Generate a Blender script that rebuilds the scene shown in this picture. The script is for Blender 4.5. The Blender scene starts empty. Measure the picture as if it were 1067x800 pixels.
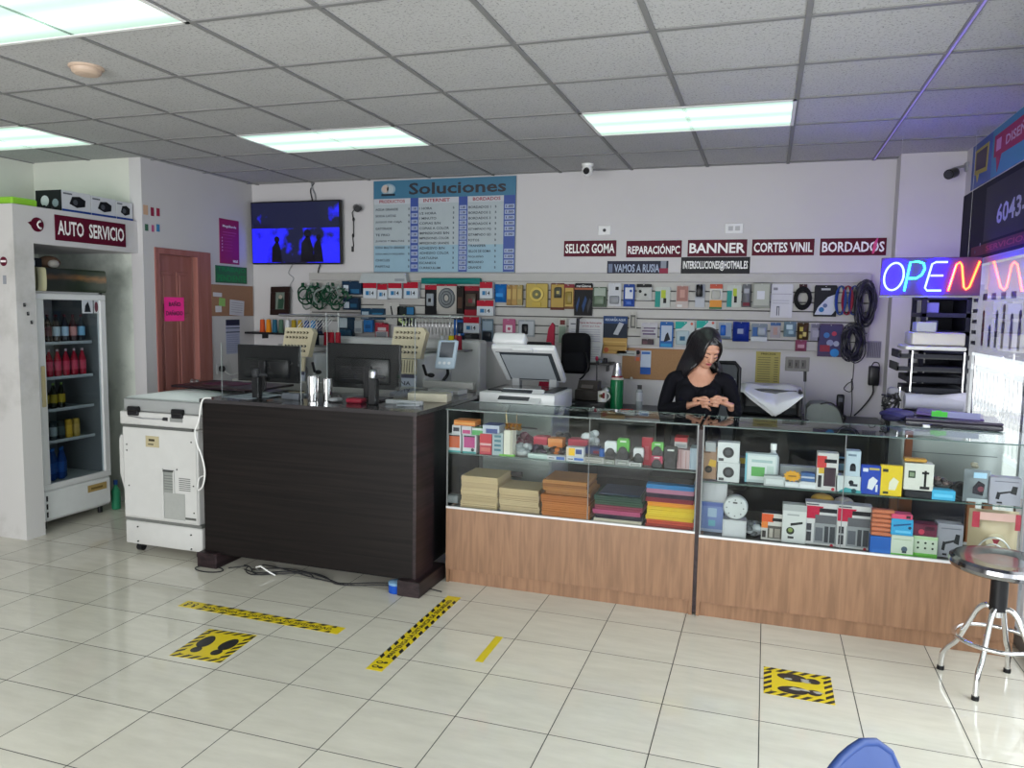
import bpy, bmesh, math, random
from mathutils import Matrix, Vector
random.seed(7)
SC = bpy.context.scene
COL = SC.collection
PI = math.pi

# ------------------------------------------------------------ camera
CAM_H = 1.6864
R_RIGHT = Vector((0.94952541, 0.31323349, 0.0169196))
R_DOWN = Vector((0.04627499, -0.08652114, -0.99517472))
R_FWD = Vector((-0.31025815, 0.94572664, -0.0966489))
F_PX = 801.35
cam_data = bpy.data.cameras.new('camera')
cam = bpy.data.objects.new('camera', cam_data)
COL.objects.link(cam)
cam_data.sensor_width = 36.0
cam_data.lens = F_PX / 1067 * 36
cam_data.clip_start = 0.05
mm = Matrix.Identity(4)
for i in range(3):
    mm[i][0] = R_RIGHT[i]; mm[i][1] = -R_DOWN[i]; mm[i][2] = -R_FWD[i]
mm[2][3] = CAM_H
cam.matrix_world = mm
SC.camera = cam


def at(x, y, X=None, Y=None, Z=None):
    """point of the room seen at photo pixel x, y on the plane X=, Y= or Z="""
    d = R_RIGHT * ((x - 533.5) / F_PX) + R_DOWN * ((y - 400) / F_PX) + R_FWD
    if X is not None: t = X / d.x
    elif Y is not None: t = Y / d.y
    else: t = (Z - CAM_H) / d.z
    return Vector((d.x * t, d.y * t, CAM_H + d.z * t))


# ------------------------------------------------------------ world, lights, exposure
SC.view_settings.view_transform = 'Standard'
SC.view_settings.look = 'None'
SC.view_settings.gamma = 1.0
SC.view_settings.use_curve_mapping = False
SC.view_settings.exposure = 1.0
world = bpy.data.worlds.new('daylight')
SC.world = world
world.use_nodes = True
wn = world.node_tree.nodes; wl = world.node_tree.links
wn.clear()
wo = wn.new('ShaderNodeOutputWorld'); wb = wn.new('ShaderNodeBackground')
wg = wn.new('ShaderNodeTexGradient'); wc = wn.new('ShaderNodeTexCoord'); wr = wn.new('ShaderNodeValToRGB')
wm = wn.new('ShaderNodeMapping')
wm.inputs['Rotation'].default_value = (0, math.radians(90), 0)
wm.inputs['Location'].default_value = (0.5, 0, 0)
wl.new(wc.outputs['Generated'], wm.inputs['Vector']); wl.new(wm.outputs[0], wg.inputs[0])
wr.color_ramp.elements[0].color = (0.80, 0.86, 0.95, 1)
wr.color_ramp.elements[1].color = (0.97, 0.98, 1.0, 1)
wl.new(wg.outputs['Fac'], wr.inputs[0]); wl.new(wr.outputs[0], wb.inputs[0])
wb.inputs[1].default_value = 1.35
wl.new(wb.outputs[0], wo.inputs[0])


def area_light(name, loc, rot, sx, sy, power, color):
    l = bpy.data.lights.new(name, 'AREA')
    l.shape = 'RECTANGLE'; l.size = sx; l.size_y = sy; l.energy = power; l.color = color
    o = bpy.data.objects.new(name, l); COL.objects.link(o)
    o.location = loc; o.rotation_euler = rot
    return o


# daylight through the shop front behind the camera
area_light('shopfront_daylight', (-2.5, -2.45, 1.35), (math.radians(90), 0, 0), 4.4, 2.5, 128, (0.98, 0.985, 0.975))
# daylight through the side window
area_light('side_window_daylight', (1.9, 1.6, 1.3), (0, math.radians(90), 0), 1.5, 4.6, 45, (0.93, 0.96, 1.0))
LAMP = 1.05          # strength of the ceiling diffusers
NEON = 9.0

# ------------------------------------------------------------ materials
MATS = {}


def mat(name, color, rough=0.5, metal=0.0, spec=0.5, emit=None, estr=0.0, noise=0.06, nscale=14.0, alpha=None, coat=0.0, bump=0.0):
    if name in MATS: return MATS[name]
    m = bpy.data.materials.new(name); m.use_nodes = True
    nt = m.node_tree; b = nt.nodes['Principled BSDF']
    c = tuple(color) + (1,) if len(color) == 3 else color
    b.inputs['Base Color'].default_value = c
    b.inputs['Roughness'].default_value = rough
    b.inputs['Metallic'].default_value = metal
    b.inputs['Specular IOR Level'].default_value = spec
    b.inputs['Coat Weight'].default_value = coat
    if emit is not None:
        b.inputs['Emission Color'].default_value = tuple(emit) + (1,)
        b.inputs['Emission Strength'].default_value = estr
    elif noise > 0:
        tc = nt.nodes.new('ShaderNodeTexCoord'); nz = nt.nodes.new('ShaderNodeTexNoise')
        nz.inputs['Scale'].default_value = nscale; nz.inputs['Detail'].default_value = 3
        nt.links.new(tc.outputs['Object'], nz.inputs['Vector'])
        mx = nt.nodes.new('ShaderNodeMix'); mx.data_type = 'RGBA'
        mx.inputs[6].default_value = tuple(max(0, v * (1 - noise)) for v in c[:3]) + (1,)
        mx.inputs[7].default_value = tuple(min(1, v * (1 + noise)) for v in c[:3]) + (1,)
        nt.links.new(nz.outputs[0], mx.inputs[0]); nt.links.new(mx.outputs[2], b.inputs['Base Color'])
        if bump > 0:
            bp = nt.nodes.new('ShaderNodeBump'); bp.inputs['Strength'].default_value = bump
            bp.inputs['Distance'].default_value = 0.004
            nt.links.new(nz.outputs[0], bp.inputs['Height']); nt.links.new(bp.outputs[0], b.inputs['Normal'])
    MATS[name] = m
    return m


def srgb(h):
    h = h.lstrip('#')
    o = []
    for i in (0, 2, 4):
        v = int(h[i:i + 2], 16) / 255
        o.append(v / 12.92 if v <= 0.04045 else ((v + 0.055) / 1.055) ** 2.4)
    return tuple(o)


def c(h, rough=0.5, metal=0.0):
    """printed / plastic colour from a hex code"""
    return mat('print_' + h + '_%d_%d' % (rough * 100, metal * 100), tuple(v * .86 for v in srgb(h)), rough, metal, .14, noise=0.05, nscale=40)


def nodes_of(m):
    return m.node_tree, m.node_tree.nodes, m.node_tree.links


def M_(nt, op, a, b=None, cc=None):
    n = nt.nodes.new('ShaderNodeMath'); n.operation = op
    for i, v in enumerate((a, b, cc)):
        if v is None: continue
        if isinstance(v, (int, float)): n.inputs[i].default_value = v
        else: nt.links.new(v, n.inputs[i])
    return n.outputs[0]


def floor_material():
    m = bpy.data.materials.new('cream_polished_floor_tile'); m.use_nodes = True
    nt = m.node_tree; b = nt.nodes['Principled BSDF']
    g = nt.nodes.new('ShaderNodeNewGeometry'); sp = nt.nodes.new('ShaderNodeSeparateXYZ')
    nt.links.new(g.outputs['Position'], sp.inputs[0])
    S = 0.4
    u = M_(nt, 'DIVIDE', M_(nt, 'ADD', sp.outputs[0], 1.95172), S)
    v = M_(nt, 'DIVIDE', M_(nt, 'SUBTRACT', sp.outputs[1], 4.02736), S)
    def edge(t):
        fr = M_(nt, 'FRACT', t); return M_(nt, 'MINIMUM', fr, M_(nt, 'SUBTRACT', 1.0, fr))
    e = M_(nt, 'MINIMUM', edge(u), edge(v))
    grout = M_(nt, 'LESS_THAN', e, 0.0055)
    cb = nt.nodes.new('ShaderNodeCombineXYZ')
    nt.links.new(M_(nt, 'FLOOR', u), cb.inputs[0]); nt.links.new(M_(nt, 'FLOOR', v), cb.inputs[1])
    wnz = nt.nodes.new('ShaderNodeTexWhiteNoise'); nt.links.new(cb.outputs[0], wnz.inputs['Vector'])
    ad = nt.nodes.new('ShaderNodeVectorMath'); ad.operation = 'MULTIPLY_ADD'
    ad.inputs[1].default_value = (2.2, 9, 1)
    nt.links.new(g.outputs['Position'], ad.inputs[0])
    sc = nt.nodes.new('ShaderNodeVectorMath'); sc.operation = 'SCALE'; sc.inputs[3].default_value = 20
    nt.links.new(wnz.outputs['Color'], sc.inputs[0]); nt.links.new(sc.outputs[0], ad.inputs[2])
    nz = nt.nodes.new('ShaderNodeTexNoise'); nz.inputs['Scale'].default_value = 1.6; nz.inputs['Detail'].default_value = 8; nz.inputs['Roughness'].default_value = 0.65
    nt.links.new(ad.outputs[0], nz.inputs['Vector'])
    cr = nt.nodes.new('ShaderNodeValToRGB')
    cr.color_ramp.elements[0].position = 0.3; cr.color_ramp.elements[0].color = (0.58, 0.555, 0.475, 1)
    cr.color_ramp.elements[1].position = 0.7; cr.color_ramp.elements[1].color = (0.67, 0.645, 0.555, 1)
    nt.links.new(nz.outputs[0], cr.inputs[0])
    hs = nt.nodes.new('ShaderNodeHueSaturation')
    nt.links.new(cr.outputs[0], hs.inputs['Color'])
    nt.links.new(M_(nt, 'MULTIPLY_ADD', wnz.outputs['Value'], 0.07, 0.965), hs.inputs['Value'])
    mx = nt.nodes.new('ShaderNodeMix'); mx.data_type = 'RGBA'
    nt.links.new(grout, mx.inputs[0]); nt.links.new(hs.outputs[0], mx.inputs[6]); mx.inputs[7].default_value = (0.035, 0.034, 0.03, 1)
    nt.links.new(mx.outputs[2], b.inputs['Base Color'])
    n2 = nt.nodes.new('ShaderNodeTexNoise'); n2.inputs['Scale'].default_value = 3.0; n2.inputs['Detail'].default_value = 4
    nt.links.new(g.outputs['Position'], n2.inputs['Vector'])
    ro = M_(nt, 'MULTIPLY_ADD', n2.outputs[0], 0.10, 0.03)
    nt.links.new(M_(nt, 'ADD', ro, M_(nt, 'MULTIPLY', grout, 0.5)), b.inputs['Roughness'])
    b.inputs['Specular IOR Level'].default_value = 0.55
    return m


def ceiling_material():
    m = bpy.data.materials.new('mineral_ceiling_tile'); m.use_nodes = True
    nt = m.node_tree; b = nt.nodes['Principled BSDF']
    g = nt.nodes.new('ShaderNodeNewGeometry')
    nz = nt.nodes.new('ShaderNodeTexNoise'); nz.inputs['Scale'].default_value = 85; nz.inputs['Detail'].default_value = 4; nz.inputs['Roughness'].default_value = 0.7
    nt.links.new(g.outputs['Position'], nz.inputs['Vector'])
    cr = nt.nodes.new('ShaderNodeValToRGB')
    cr.color_ramp.elements[0].position = 0.34; cr.color_ramp.elements[0].color = (0.20, 0.20, 0.20, 1)
    cr.color_ramp.elements[1].position = 0.46; cr.color_ramp.elements[1].color = (0.43, 0.43, 0.43, 1)
    nt.links.new(nz.outputs[0], cr.inputs[0]); 
    n2 = nt.nodes.new('ShaderNodeTexNoise'); n2.inputs['Scale'].default_value = 1.3; n2.inputs['Detail'].default_value = 3
    nt.links.new(g.outputs['Position'], n2.inputs['Vector'])
    hs = nt.nodes.new('ShaderNodeHueSaturation'); nt.links.new(cr.outputs[0], hs.inputs['Color'])
    nt.links.new(M_(nt, 'MULTIPLY_ADD', n2.outputs[0], 0.22, 0.89), hs.inputs['Value'])
    nt.links.new(hs.outputs[0], b.inputs['Base Color'])
    bp = nt.nodes.new('ShaderNodeBump'); bp.inputs['Strength'].default_value = 0.35; bp.inputs['Distance'].default_value = 0.003
    nt.links.new(nz.outputs[0], bp.inputs['Height']); nt.links.new(bp.outputs[0], b.inputs['Normal'])
    b.inputs['Roughness'].default_value = 0.95
    return m


def wall_material(name, col, stain=0.0, stain_col=(0.25, 0.27, 0.22), scale=2.0, lo=0.5, hi=0.75):
    m = bpy.data.materials.new(name); m.use_nodes = True
    nt = m.node_tree; b = nt.nodes['Principled BSDF']
    g = nt.nodes.new('ShaderNodeNewGeometry')
    n1 = nt.nodes.new('ShaderNodeTexNoise'); n1.inputs['Scale'].default_value = scale; n1.inputs['Detail'].default_value = 7; n1.inputs['Roughness'].default_value = 0.6
    nt.links.new(g.outputs['Position'], n1.inputs['Vector'])
    cr = nt.nodes.new('ShaderNodeValToRGB')
    cr.color_ramp.elements[0].position = lo; cr.color_ramp.elements[0].color = (0, 0, 0, 1)
    cr.color_ramp.elements[1].position = hi; cr.color_ramp.elements[1].color = (1, 1, 1, 1)
    nt.links.new(n1.outputs[0], cr.inputs[0])
    mx = nt.nodes.new('ShaderNodeMix'); mx.data_type = 'RGBA'
    mx.inputs[6].default_value = tuple(col) + (1,); mx.inputs[7].default_value = tuple(stain_col) + (1,)
    nt.links.new(M_(nt, 'MULTIPLY', cr.outputs[0], stain), mx.inputs[0])
    nt.links.new(mx.outputs[2], b.inputs['Base Color'])
    n2 = nt.nodes.new('ShaderNodeTexNoise'); n2.inputs['Scale'].default_value = 60; n2.inputs['Detail'].default_value = 3
    nt.links.new(g.outputs['Position'], n2.inputs['Vector'])
    bp = nt.nodes.new('ShaderNodeBump'); bp.inputs['Strength'].default_value = 0.12; bp.inputs['Distance'].default_value = 0.003
    nt.links.new(n2.outputs[0], bp.inputs['Height']); nt.links.new(bp.outputs[0], b.inputs['Normal'])
    b.inputs['Roughness'].default_value = 0.7
    return m


def wood_material(name, dark, light, axis='Z', scale=1.0, rough=0.4, lo=0.35, hi=0.65, spec=.5):
    m = bpy.data.materials.new(name); m.use_nodes = True
    nt = m.node_tree; b = nt.nodes['Principled BSDF']
    g = nt.nodes.new('ShaderNodeNewGeometry')
    vm = nt.nodes.new('ShaderNodeVectorMath'); vm.operation = 'MULTIPLY'
    k = {'Z': (14, 14, 1.1), 'X': (0.9, 16, 34), 'Y': (16, .9, 34)}[axis]
    vm.inputs[1].default_value = tuple(v * scale for v in k)
    nt.links.new(g.outputs['Position'], vm.inputs[0])
    nz = nt.nodes.new('ShaderNodeTexNoise'); nz.inputs['Scale'].default_value = 1.6; nz.inputs['Detail'].default_value = 6; nz.inputs['Distortion'].default_value = 0.6
    nt.links.new(vm.outputs[0], nz.inputs['Vector'])
    cr = nt.nodes.new('ShaderNodeValToRGB')
    cr.color_ramp.elements[0].position = lo; cr.color_ramp.elements[0].color = tuple(dark) + (1,)
    cr.color_ramp.elements[1].position = hi; cr.color_ramp.elements[1].color = tuple(light) + (1,)
    nt.links.new(nz.outputs[0], cr.inputs[0]); nt.links.new(cr.outputs[0], b.inputs['Base Color'])
    bp = nt.nodes.new('ShaderNodeBump'); bp.inputs['Strength'].default_value = 0.08; bp.inputs['Distance'].default_value = 0.002
    nt.links.new(nz.outputs[0], bp.inputs['Height']); nt.links.new(bp.outputs[0], b.inputs['Normal'])
    b.inputs['Roughness'].default_value = rough
    b.inputs['Specular IOR Level'].default_value = spec
    return m


def glass_material(name, tint=(0.93, 0.97, 0.95), ior=1.45, gain=1.0):
    m = bpy.data.materials.new(name); m.use_nodes = True
    nt = m.node_tree; nt.nodes.clear()
    out = nt.nodes.new('ShaderNodeOutputMaterial'); mx = nt.nodes.new('ShaderNodeMixShader')
    tr = nt.nodes.new('ShaderNodeBsdfTransparent'); gl = nt.nodes.new('ShaderNodeBsdfGlossy')
    fr = nt.nodes.new('ShaderNodeFresnel'); fr.inputs['IOR'].default_value = ior
    tr.inputs[0].default_value = tuple(tint) + (1,); gl.inputs['Roughness'].default_value = 0.0
    gl.inputs[0].default_value = (1, 1, 1, 1)
    geo = nt.nodes.new('ShaderNodeNewGeometry')
    # both sides of a thin sheet reflect like the air-to-glass side
    fac = M_(nt, 'MULTIPLY', fr.outputs[0], M_(nt, 'SUBTRACT', 1.0, geo.outputs['Backfacing']))
    nt.links.new(M_(nt, 'MINIMUM', M_(nt, 'MULTIPLY', fac, gain), 1.0), mx.inputs[0])
    nt.links.new(tr.outputs[0], mx.inputs[1]); nt.links.new(gl.outputs[0], mx.inputs[2])
    nt.links.new(mx.outputs[0], out.inputs[0])
    return m


# ------------------------------------------------------------ mesh builder
TEXT_CACHE = {}
BOLD = True


def text_geo(s):
    if s in TEXT_CACHE: return TEXT_CACHE[s]
    cu = bpy.data.curves.new('t', 'FONT'); cu.body = s; cu.size = 1.0; cu.resolution_u = 2; cu.offset = .022 if BOLD else 0.0
    o = bpy.data.objects.new('t', cu); COL.objects.link(o)
    dg = bpy.context.evaluated_depsgraph_get(); dg.update()
    me = bpy.data.meshes.new_from_object(o.evaluated_get(dg))
    vs = [tuple(v.co) for v in me.vertices]; fs = [tuple(p.vertices) for p in me.polygons]
    bpy.data.objects.remove(o); bpy.data.curves.remove(cu); bpy.data.meshes.remove(me)
    if not vs: vs = [(0, 0, 0)]
    x0 = min(v[0] for v in vs); x1 = max(v[0] for v in vs); y0 = min(v[1] for v in vs); y1 = max(v[1] for v in vs)
    TEXT_CACHE[s] = (vs, fs, x0, x1, y0, y1)
    return TEXT_CACHE[s]


def frame(P, U, V=(0, 0, 1)):
    """matrix: local x along U, local y along V, local z out of the face"""
    U = Vector(U).normalized(); V = Vector(V).normalized(); N = U.cross(V)
    m = Matrix.Identity(4)
    for i in range(3):
        m[i][0] = U[i]; m[i][1] = V[i]; m[i][2] = N[i]; m[i][3] = P[i]
    return m


class MB:
    def __init__(s, M=None):
        s.v = []; s.f = []; s.mi = []; s.sm = []; s.mats = []; s.M = M.copy() if M else Matrix.Identity(4)

    def slot(s, m):
        if isinstance(m, str): m = c(m)
        if m not in s.mats: s.mats.append(m)
        return s.mats.index(m)

    def add(s, vs, fs, m, smooth=False):
        o = len(s.v); k = s.slot(m)
        s.v += [s.M @ Vector(v) for v in vs]
        for f in fs:
            s.f.append(tuple(i + o for i in f)); s.mi.append(k); s.sm.append(smooth)
        return s

    def box(s, a, b, m, bev=0.0, seg=1):
        x0, y0, z0 = [min(a[i], b[i]) for i in range(3)]; x1, y1, z1 = [max(a[i], b[i]) for i in range(3)]
        if bev <= 0:
            vs = [(x0, y0, z0), (x1, y0, z0), (x1, y1, z0), (x0, y1, z0), (x0, y0, z1), (x1, y0, z1), (x1, y1, z1), (x0, y1, z1)]
            fs = [(0, 3, 2, 1), (4, 5, 6, 7), (0, 1, 5, 4), (1, 2, 6, 5), (2, 3, 7, 6), (3, 0, 4, 7)]
            return s.add(vs, fs, m)
        bev = min(bev, (x1 - x0) * .45, (y1 - y0) * .45, (z1 - z0) * .45)
        bm = bmesh.new(); bmesh.ops.create_cube(bm, size=1)
        for v in bm.verts:
            v.co = Vector(((x0 + x1) / 2 + v.co.x * (x1 - x0), (y0 + y1) / 2 + v.co.y * (y1 - y0), (z0 + z1) / 2 + v.co.z * (z1 - z0)))
        bmesh.ops.bevel(bm, geom=bm.edges[:], offset=bev, segments=seg, profile=0.5, affect='EDGES')
        bm.verts.index_update()
        s.add([tuple(v.co) for v in bm.verts], [tuple(v.index for v in f.verts) for f in bm.faces], m, seg > 1)
        bm.free(); return s

    def cyl(s, p0, p1, r0, m, r1=None, seg=16, caps=True, smooth=True):
        p0 = Vector(p0); p1 = Vector(p1); r1 = r0 if r1 is None else r1
        d = (p1 - p0).normalized(); a = d.orthogonal().normalized(); b = d.cross(a)
        vs = []
        for p, r in ((p0, r0), (p1, r1)):
            for i in range(seg):
                t = 2 * PI * i / seg; vs.append(p + (a * math.cos(t) + b * math.sin(t)) * r)
        s.add(vs, [(i, (i + 1) % seg, seg + (i + 1) % seg, seg + i) for i in range(seg)], m, smooth)
        if caps:
            s.add(vs[:seg], [tuple(reversed(range(seg)))], m); s.add(vs[seg:], [tuple(range(seg))], m)
        return s

    def tube(s, pts, r, m, seg=8, closed=False):
        pts = [Vector(p) for p in pts]; n = len(pts)
        rr = r if isinstance(r, (list, tuple)) else [r] * n
        tang = []
        for i in range(n):
            a = pts[(i - 1) % n] if (closed or i > 0) else pts[i]; b = pts[(i + 1) % n] if (closed or i < n - 1) else pts[i]
            t = (b - a); tang.append(t.normalized() if t.length > 1e-9 else Vector((0, 0, 1)))
        a = tang[0].orthogonal().normalized(); vs = []
        for i in range(n):
            a = (a - tang[i] * a.dot(tang[i])); a = a.normalized() if a.length > 1e-6 else tang[i].orthogonal().normalized()
            b = tang[i].cross(a)
            for j in range(seg):
                th = 2 * PI * j / seg; vs.append(pts[i] + (a * math.cos(th) + b * math.sin(th)) * rr[i])
        fs = []
        for i in range(n if closed else n - 1):
            k = (i + 1) % n
            for j in range(seg):
                fs.append((i * seg + j, i * seg + (j + 1) % seg, k * seg + (j + 1) % seg, k * seg + j))
        if not closed:
            fs.append(tuple(reversed(range(seg)))); fs.append(tuple((n - 1) * seg + j for j in range(seg)))
        return s.add(vs, fs, m, True)

    def lathe(s, prof, cen, m, seg=20, axis=2):
        """prof: (radius, height[, material]) from the bottom up"""
        cen = Vector(cen); rings = []
        for p in prof:
            ring = []
            for i in range(seg):
                t = 2 * PI * i / seg; v = [p[0] * math.cos(t), p[0] * math.sin(t), p[1]]
                if axis == 0: v = [v[2], v[0], v[1]]
                elif axis == 1: v = [v[1], v[2], v[0]]
                ring.append(cen + Vector(v))
            rings.append(ring)
        for k in range(len(prof) - 1):
            mm_ = prof[k][2] if len(prof[k]) > 2 else m
            s.add(rings[k] + rings[k + 1], [(i, (i + 1) % seg, seg + (i + 1) % seg, seg + i) for i in range(seg)], mm_, True)
        if prof[0][0] > 1e-5: s.add(rings[0], [tuple(reversed(range(seg)))], prof[0][2] if len(prof[0]) > 2 else m)
        if prof[-1][0] > 1e-5: s.add(rings[-1], [tuple(range(seg))], m)
        return s

    def ell(s, cen, r, m, seg=16, rings=10):
        cen = Vector(cen); r = (r, r, r) if isinstance(r, (int, float)) else r
        vs = []
        for i in range(rings + 1):
            ph = -PI / 2 + PI * i / rings
            for j in range(seg):
                t = 2 * PI * j / seg
                vs.append(cen + Vector((r[0] * math.cos(ph) * math.cos(t), r[1] * math.cos(ph) * math.sin(t), r[2] * math.sin(ph))))
        return s.add(vs, [(i * seg + j, i * seg + (j + 1) % seg, (i + 1) * seg + (j + 1) % seg, (i + 1) * seg + j) for i in range(rings) for j in range(seg)], m, True)

    def prism(s, poly, z0, z1, m, smooth=False):
        n = len(poly)
        vs = [(p[0], p[1], z0) for p in poly] + [(p[0], p[1], z1) for p in poly]
        s.add(vs, [tuple(reversed(range(n))), tuple(range(n, 2 * n))], m)
        return s.add(vs, [(i, (i + 1) % n, n + (i + 1) % n, n + i) for i in range(n)], m, smooth)

    def rect(s, u0, v0, u1, v1, n, m):
        return s.add([(u0, v0, n), (u1, v0, n), (u1, v1, n), (u0, v1, n)], [(0, 1, 2, 3)], m)

    def poly(s, pts, n, m):
        return s.add([(p[0], p[1], n) for p in pts], [tuple(range(len(pts)))], m)

    def disc(s, u, v, r, n, m, ry=None, seg=16):
        ry = r if ry is None else ry
        return s.add([(u + r * math.cos(2 * PI * i / seg), v + ry * math.sin(2 * PI * i / seg), n) for i in range(seg)], [tuple(range(seg))], m)

    def text(s, body, u0, v0, u1, v1, n, m, keep=False):
        vs, fs, x0, x1, y0, y1 = text_geo(body)
        sx = (u1 - u0) / max(x1 - x0, 1e-6); sy = (v1 - v0) / max(y1 - y0, 1e-6)
        if keep: sx = min(sx, sy)
        return s.add([(u0 + (v[0] - x0) * sx, v0 + (v[1] - y0) * sy, n) for v in vs], fs, m)

    def build(s, name, parent=None, origin=None):
        me = bpy.data.meshes.new(name)
        if parent is not None:
            inv = WORLD[parent.name].inverted(); org = None
            vs = [inv @ v for v in s.v]
            W = WORLD[parent.name]
            # children keep the parent's origin
            me.from_pydata([tuple(v) for v in vs], [], s.f)
        else:
            if origin is None:
                xs = [v.x for v in s.v]; ys = [v.y for v in s.v]; zs = [v.z for v in s.v]
                origin = ((min(xs) + max(xs)) / 2, (min(ys) + max(ys)) / 2, min(zs))
            org = Vector(origin); W = Matrix.Translation(org)
            me.from_pydata([tuple(v - org) for v in s.v], [], s.f)
        for m in s.mats: me.materials.append(m)
        me.polygons.foreach_set('material_index', s.mi)
        me.polygons.foreach_set('use_smooth', s.sm)
        me.update()
        o = bpy.data.objects.new(name, me); COL.objects.link(o)
        if parent is not None: o.parent = parent
        else: o.location = org
        WORLD[o.name] = W.copy()
        return o


WORLD = {}


def thing(name, loc, label, cat, group=None, rz=0.0):
    o = bpy.data.objects.new(name, None); COL.objects.link(o)
    o.location = loc; o.rotation_euler = (0, 0, rz)
    o.empty_display_size = 0.1
    WORLD[o.name] = Matrix.Translation(Vector(loc)) @ Matrix.Rotation(rz, 4, 'Z')
    return tag(o, label, cat, group)


def tag(o, label, cat, group=None, kind=None):
    if label: o['label'] = label
    if cat: o['category'] = cat
    if group: o['group'] = group
    if kind: o['kind'] = kind
    return o


def struct(name, mb, parent=None):
    o = mb.build(name, parent)
    if parent is None: o['kind'] = 'structure'
    return o


WHITE = mat('white_plastic', (0.72, 0.72, 0.71), 0.4)
BLACK = mat('black_plastic', (0.008, 0.008, 0.010), 0.35, spec=.3)
DGREY = mat('dark_grey_plastic', (0.03, 0.03, 0.034), 0.45, spec=.3)
GREY = mat('grey_plastic', (0.26, 0.27, 0.28), 0.5)
STEEL = mat('brushed_steel', (0.55, 0.55, 0.56), 0.28, 1.0)
CHROME = mat('chrome', (0.75, 0.75, 0.76), 0.09, 1.0, noise=0.02)
ALU = mat('aluminium', (0.65, 0.66, 0.67), 0.35, 0.9)
PAPER = mat('paper', (0.78, 0.78, 0.79), 0.8)
CABLE_B = mat('black_cable', (0.015, 0.015, 0.017), 0.5)
CABLE_W = mat('white_cable', (0.7, 0.7, 0.68), 0.5)
GLASS = glass_material('showcase_glass', (0.95, 0.972, 0.962), 1.5, .3)
GLASS_TOP = glass_material('showcase_top_glass', (0.93, 0.965, 0.955), 1.5, .8)
GLASS_EDGE = mat('green_glass_edge', (0.03, 0.07, 0.06), 0.3)
WINDOW_GLASS = glass_material('window_glass', (0.96, 0.98, 0.98), 1.6, 1.25)
ACRYLIC = glass_material('clear_acrylic', (0.97, 0.98, 0.98), 1.45, .7)
GEXTRA = mat('clear_plastic_pack', (0.55, 0.57, 0.6), 0.15, alpha=None)

# ============================================================ STRUCTURE
CEIL = 2.857
YB = 6.5            # back wall
XL = -4.85          # left wall
XR = 1.3            # window wall
M_FLOOR = floor_material(); M_CEIL = ceiling_material()
M_WALL = wall_material('white_painted_wall', (0.505, 0.49, 0.50), 0.25, (0.42, 0.405, 0.415), 1.2)
M_WALLG = wall_material('pale_cream_wall', (0.60, 0.61, 0.55), 0.2, (0.45, 0.46, 0.4), 1.5)
M_COLF = wall_material('scuffed_column_paint', (0.50, 0.49, 0.48), 0.7, (0.25, 0.24, 0.22), 2.6, 0.52, 0.8)
M_NICHE = wall_material('stained_niche_wall', (0.62, 0.66, 0.60), 0.8, (0.25, 0.29, 0.26), 3.2, 0.5, 0.75)
M_BEECH = wood_material('beech_laminate', srgb('7a5a42'), srgb('8f6b50'), 'Z', 1.9, 0.42)
M_DARKW = wood_material('dark_espresso_laminate', srgb('0d0a0a'), srgb('1a1514'), 'X', 0.8, 0.42, spec=.18)
M_DARKWY = wood_material('dark_espresso_laminate_end', srgb('1c1416'), srgb('332629'), 'Y', 0.8, 0.38, spec=.3)
M_DOOR = wood_material('painted_door_wood', srgb('8a5349'), srgb('96605a'), 'Z', 0.8, 0.55)
M_TBAR = mat('ceiling_grid_metal', (0.20, 0.20, 0.20), 0.6, spec=.2)

struct('floor', MB().box((-8, -2.6, -0.1), (XR, YB + .2, 0), M_FLOOR))
struct('ceiling', MB().box((-8, -2.6, CEIL), (XR + .1, YB + .2, CEIL + .1), M_CEIL))
b = MB()
for i in range(-14, 3):
    x = 0.1031 + .61 * i
    if x < XR: b.box((x - .012, -2.6, CEIL - .006), (x + .012, YB if x > XL else 5.1, CEIL + .01), M_TBAR)
for j in range(-12, 4):
    y = 4.5821 + .6143 * j
    b.box((-8 if y < 5.1 else XL, y - .012, CEIL - .0062), (XR, y + .012, CEIL + .01), M_TBAR)
struct('trim_1', b)
struct('wall_back', MB().box((-5.2, YB, 0), (XR + .15, YB + .2, CEIL), M_WALL))
b = MB().box((XL - .12, 5.08, 0), (XL, 5.20, CEIL), M_WALL).box((XL - .12, 5.20, 2.15), (XL, 5.87, CEIL), M_WALL).box((XL - .12, 5.87, 0), (XL, YB, CEIL), M_WALL)
struct('wall_left', b)
# partition box with the drinks niche
b = MB()
b.box((-8, 3.98, 0), (-4.9, 4.13, 2.345), M_COLF)
b.box((-6.0, 4.13, 2.09), (-4.9, 5.10, 2.345), M_WALL)
struct('wall_partition', b)
b = MB().box((-6.0, 5.10, 0), (XL - .12, 5.22, CEIL), M_NICHE)
struct('wall_niche_side', b)
struct('wall_niche_back', MB().box((-6.12, 4.13, 0), (-6.0, 5.22, 2.345), M_NICHE))
struct('wall_far_left', MB().box((-6.12, 4.05, 2.346), (-6.0, 5.22, CEIL), M_WALLG).box((-8.1, -2.6, 0), (-8, 4.1, CEIL), M_WALL).box((-8, 4.06, 2.346), (-6.12, 4.12, CEIL), M_WALLG))
struct('wall_upper_left', MB().box((-6.0, 5.085, 2.346), (XL - .121, 5.0995, CEIL), M_WALLG))
struct('wall_pillar', MB().box((0.875, 6.31, 0), (XR, YB, CEIL), M_WALL))
M_HEAD = M_WALL
struct('wall_right', MB().box((XR, -2.6, 2.06), (XR + .12, YB, CEIL), M_HEAD).box((XR, 6.31, 0), (XR + .12, YB, 2.06), M_WALL))
b = MB()
al = mat('window_frame_aluminium', (0.30, 0.31, 0.33), 0.4, 0.6)
b.box((XR, -2.6, 0), (XR + .08, 6.31, .09), al).box((XR, -2.6, 2.03), (XR + .08, 6.31, 2.06), al)
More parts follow.
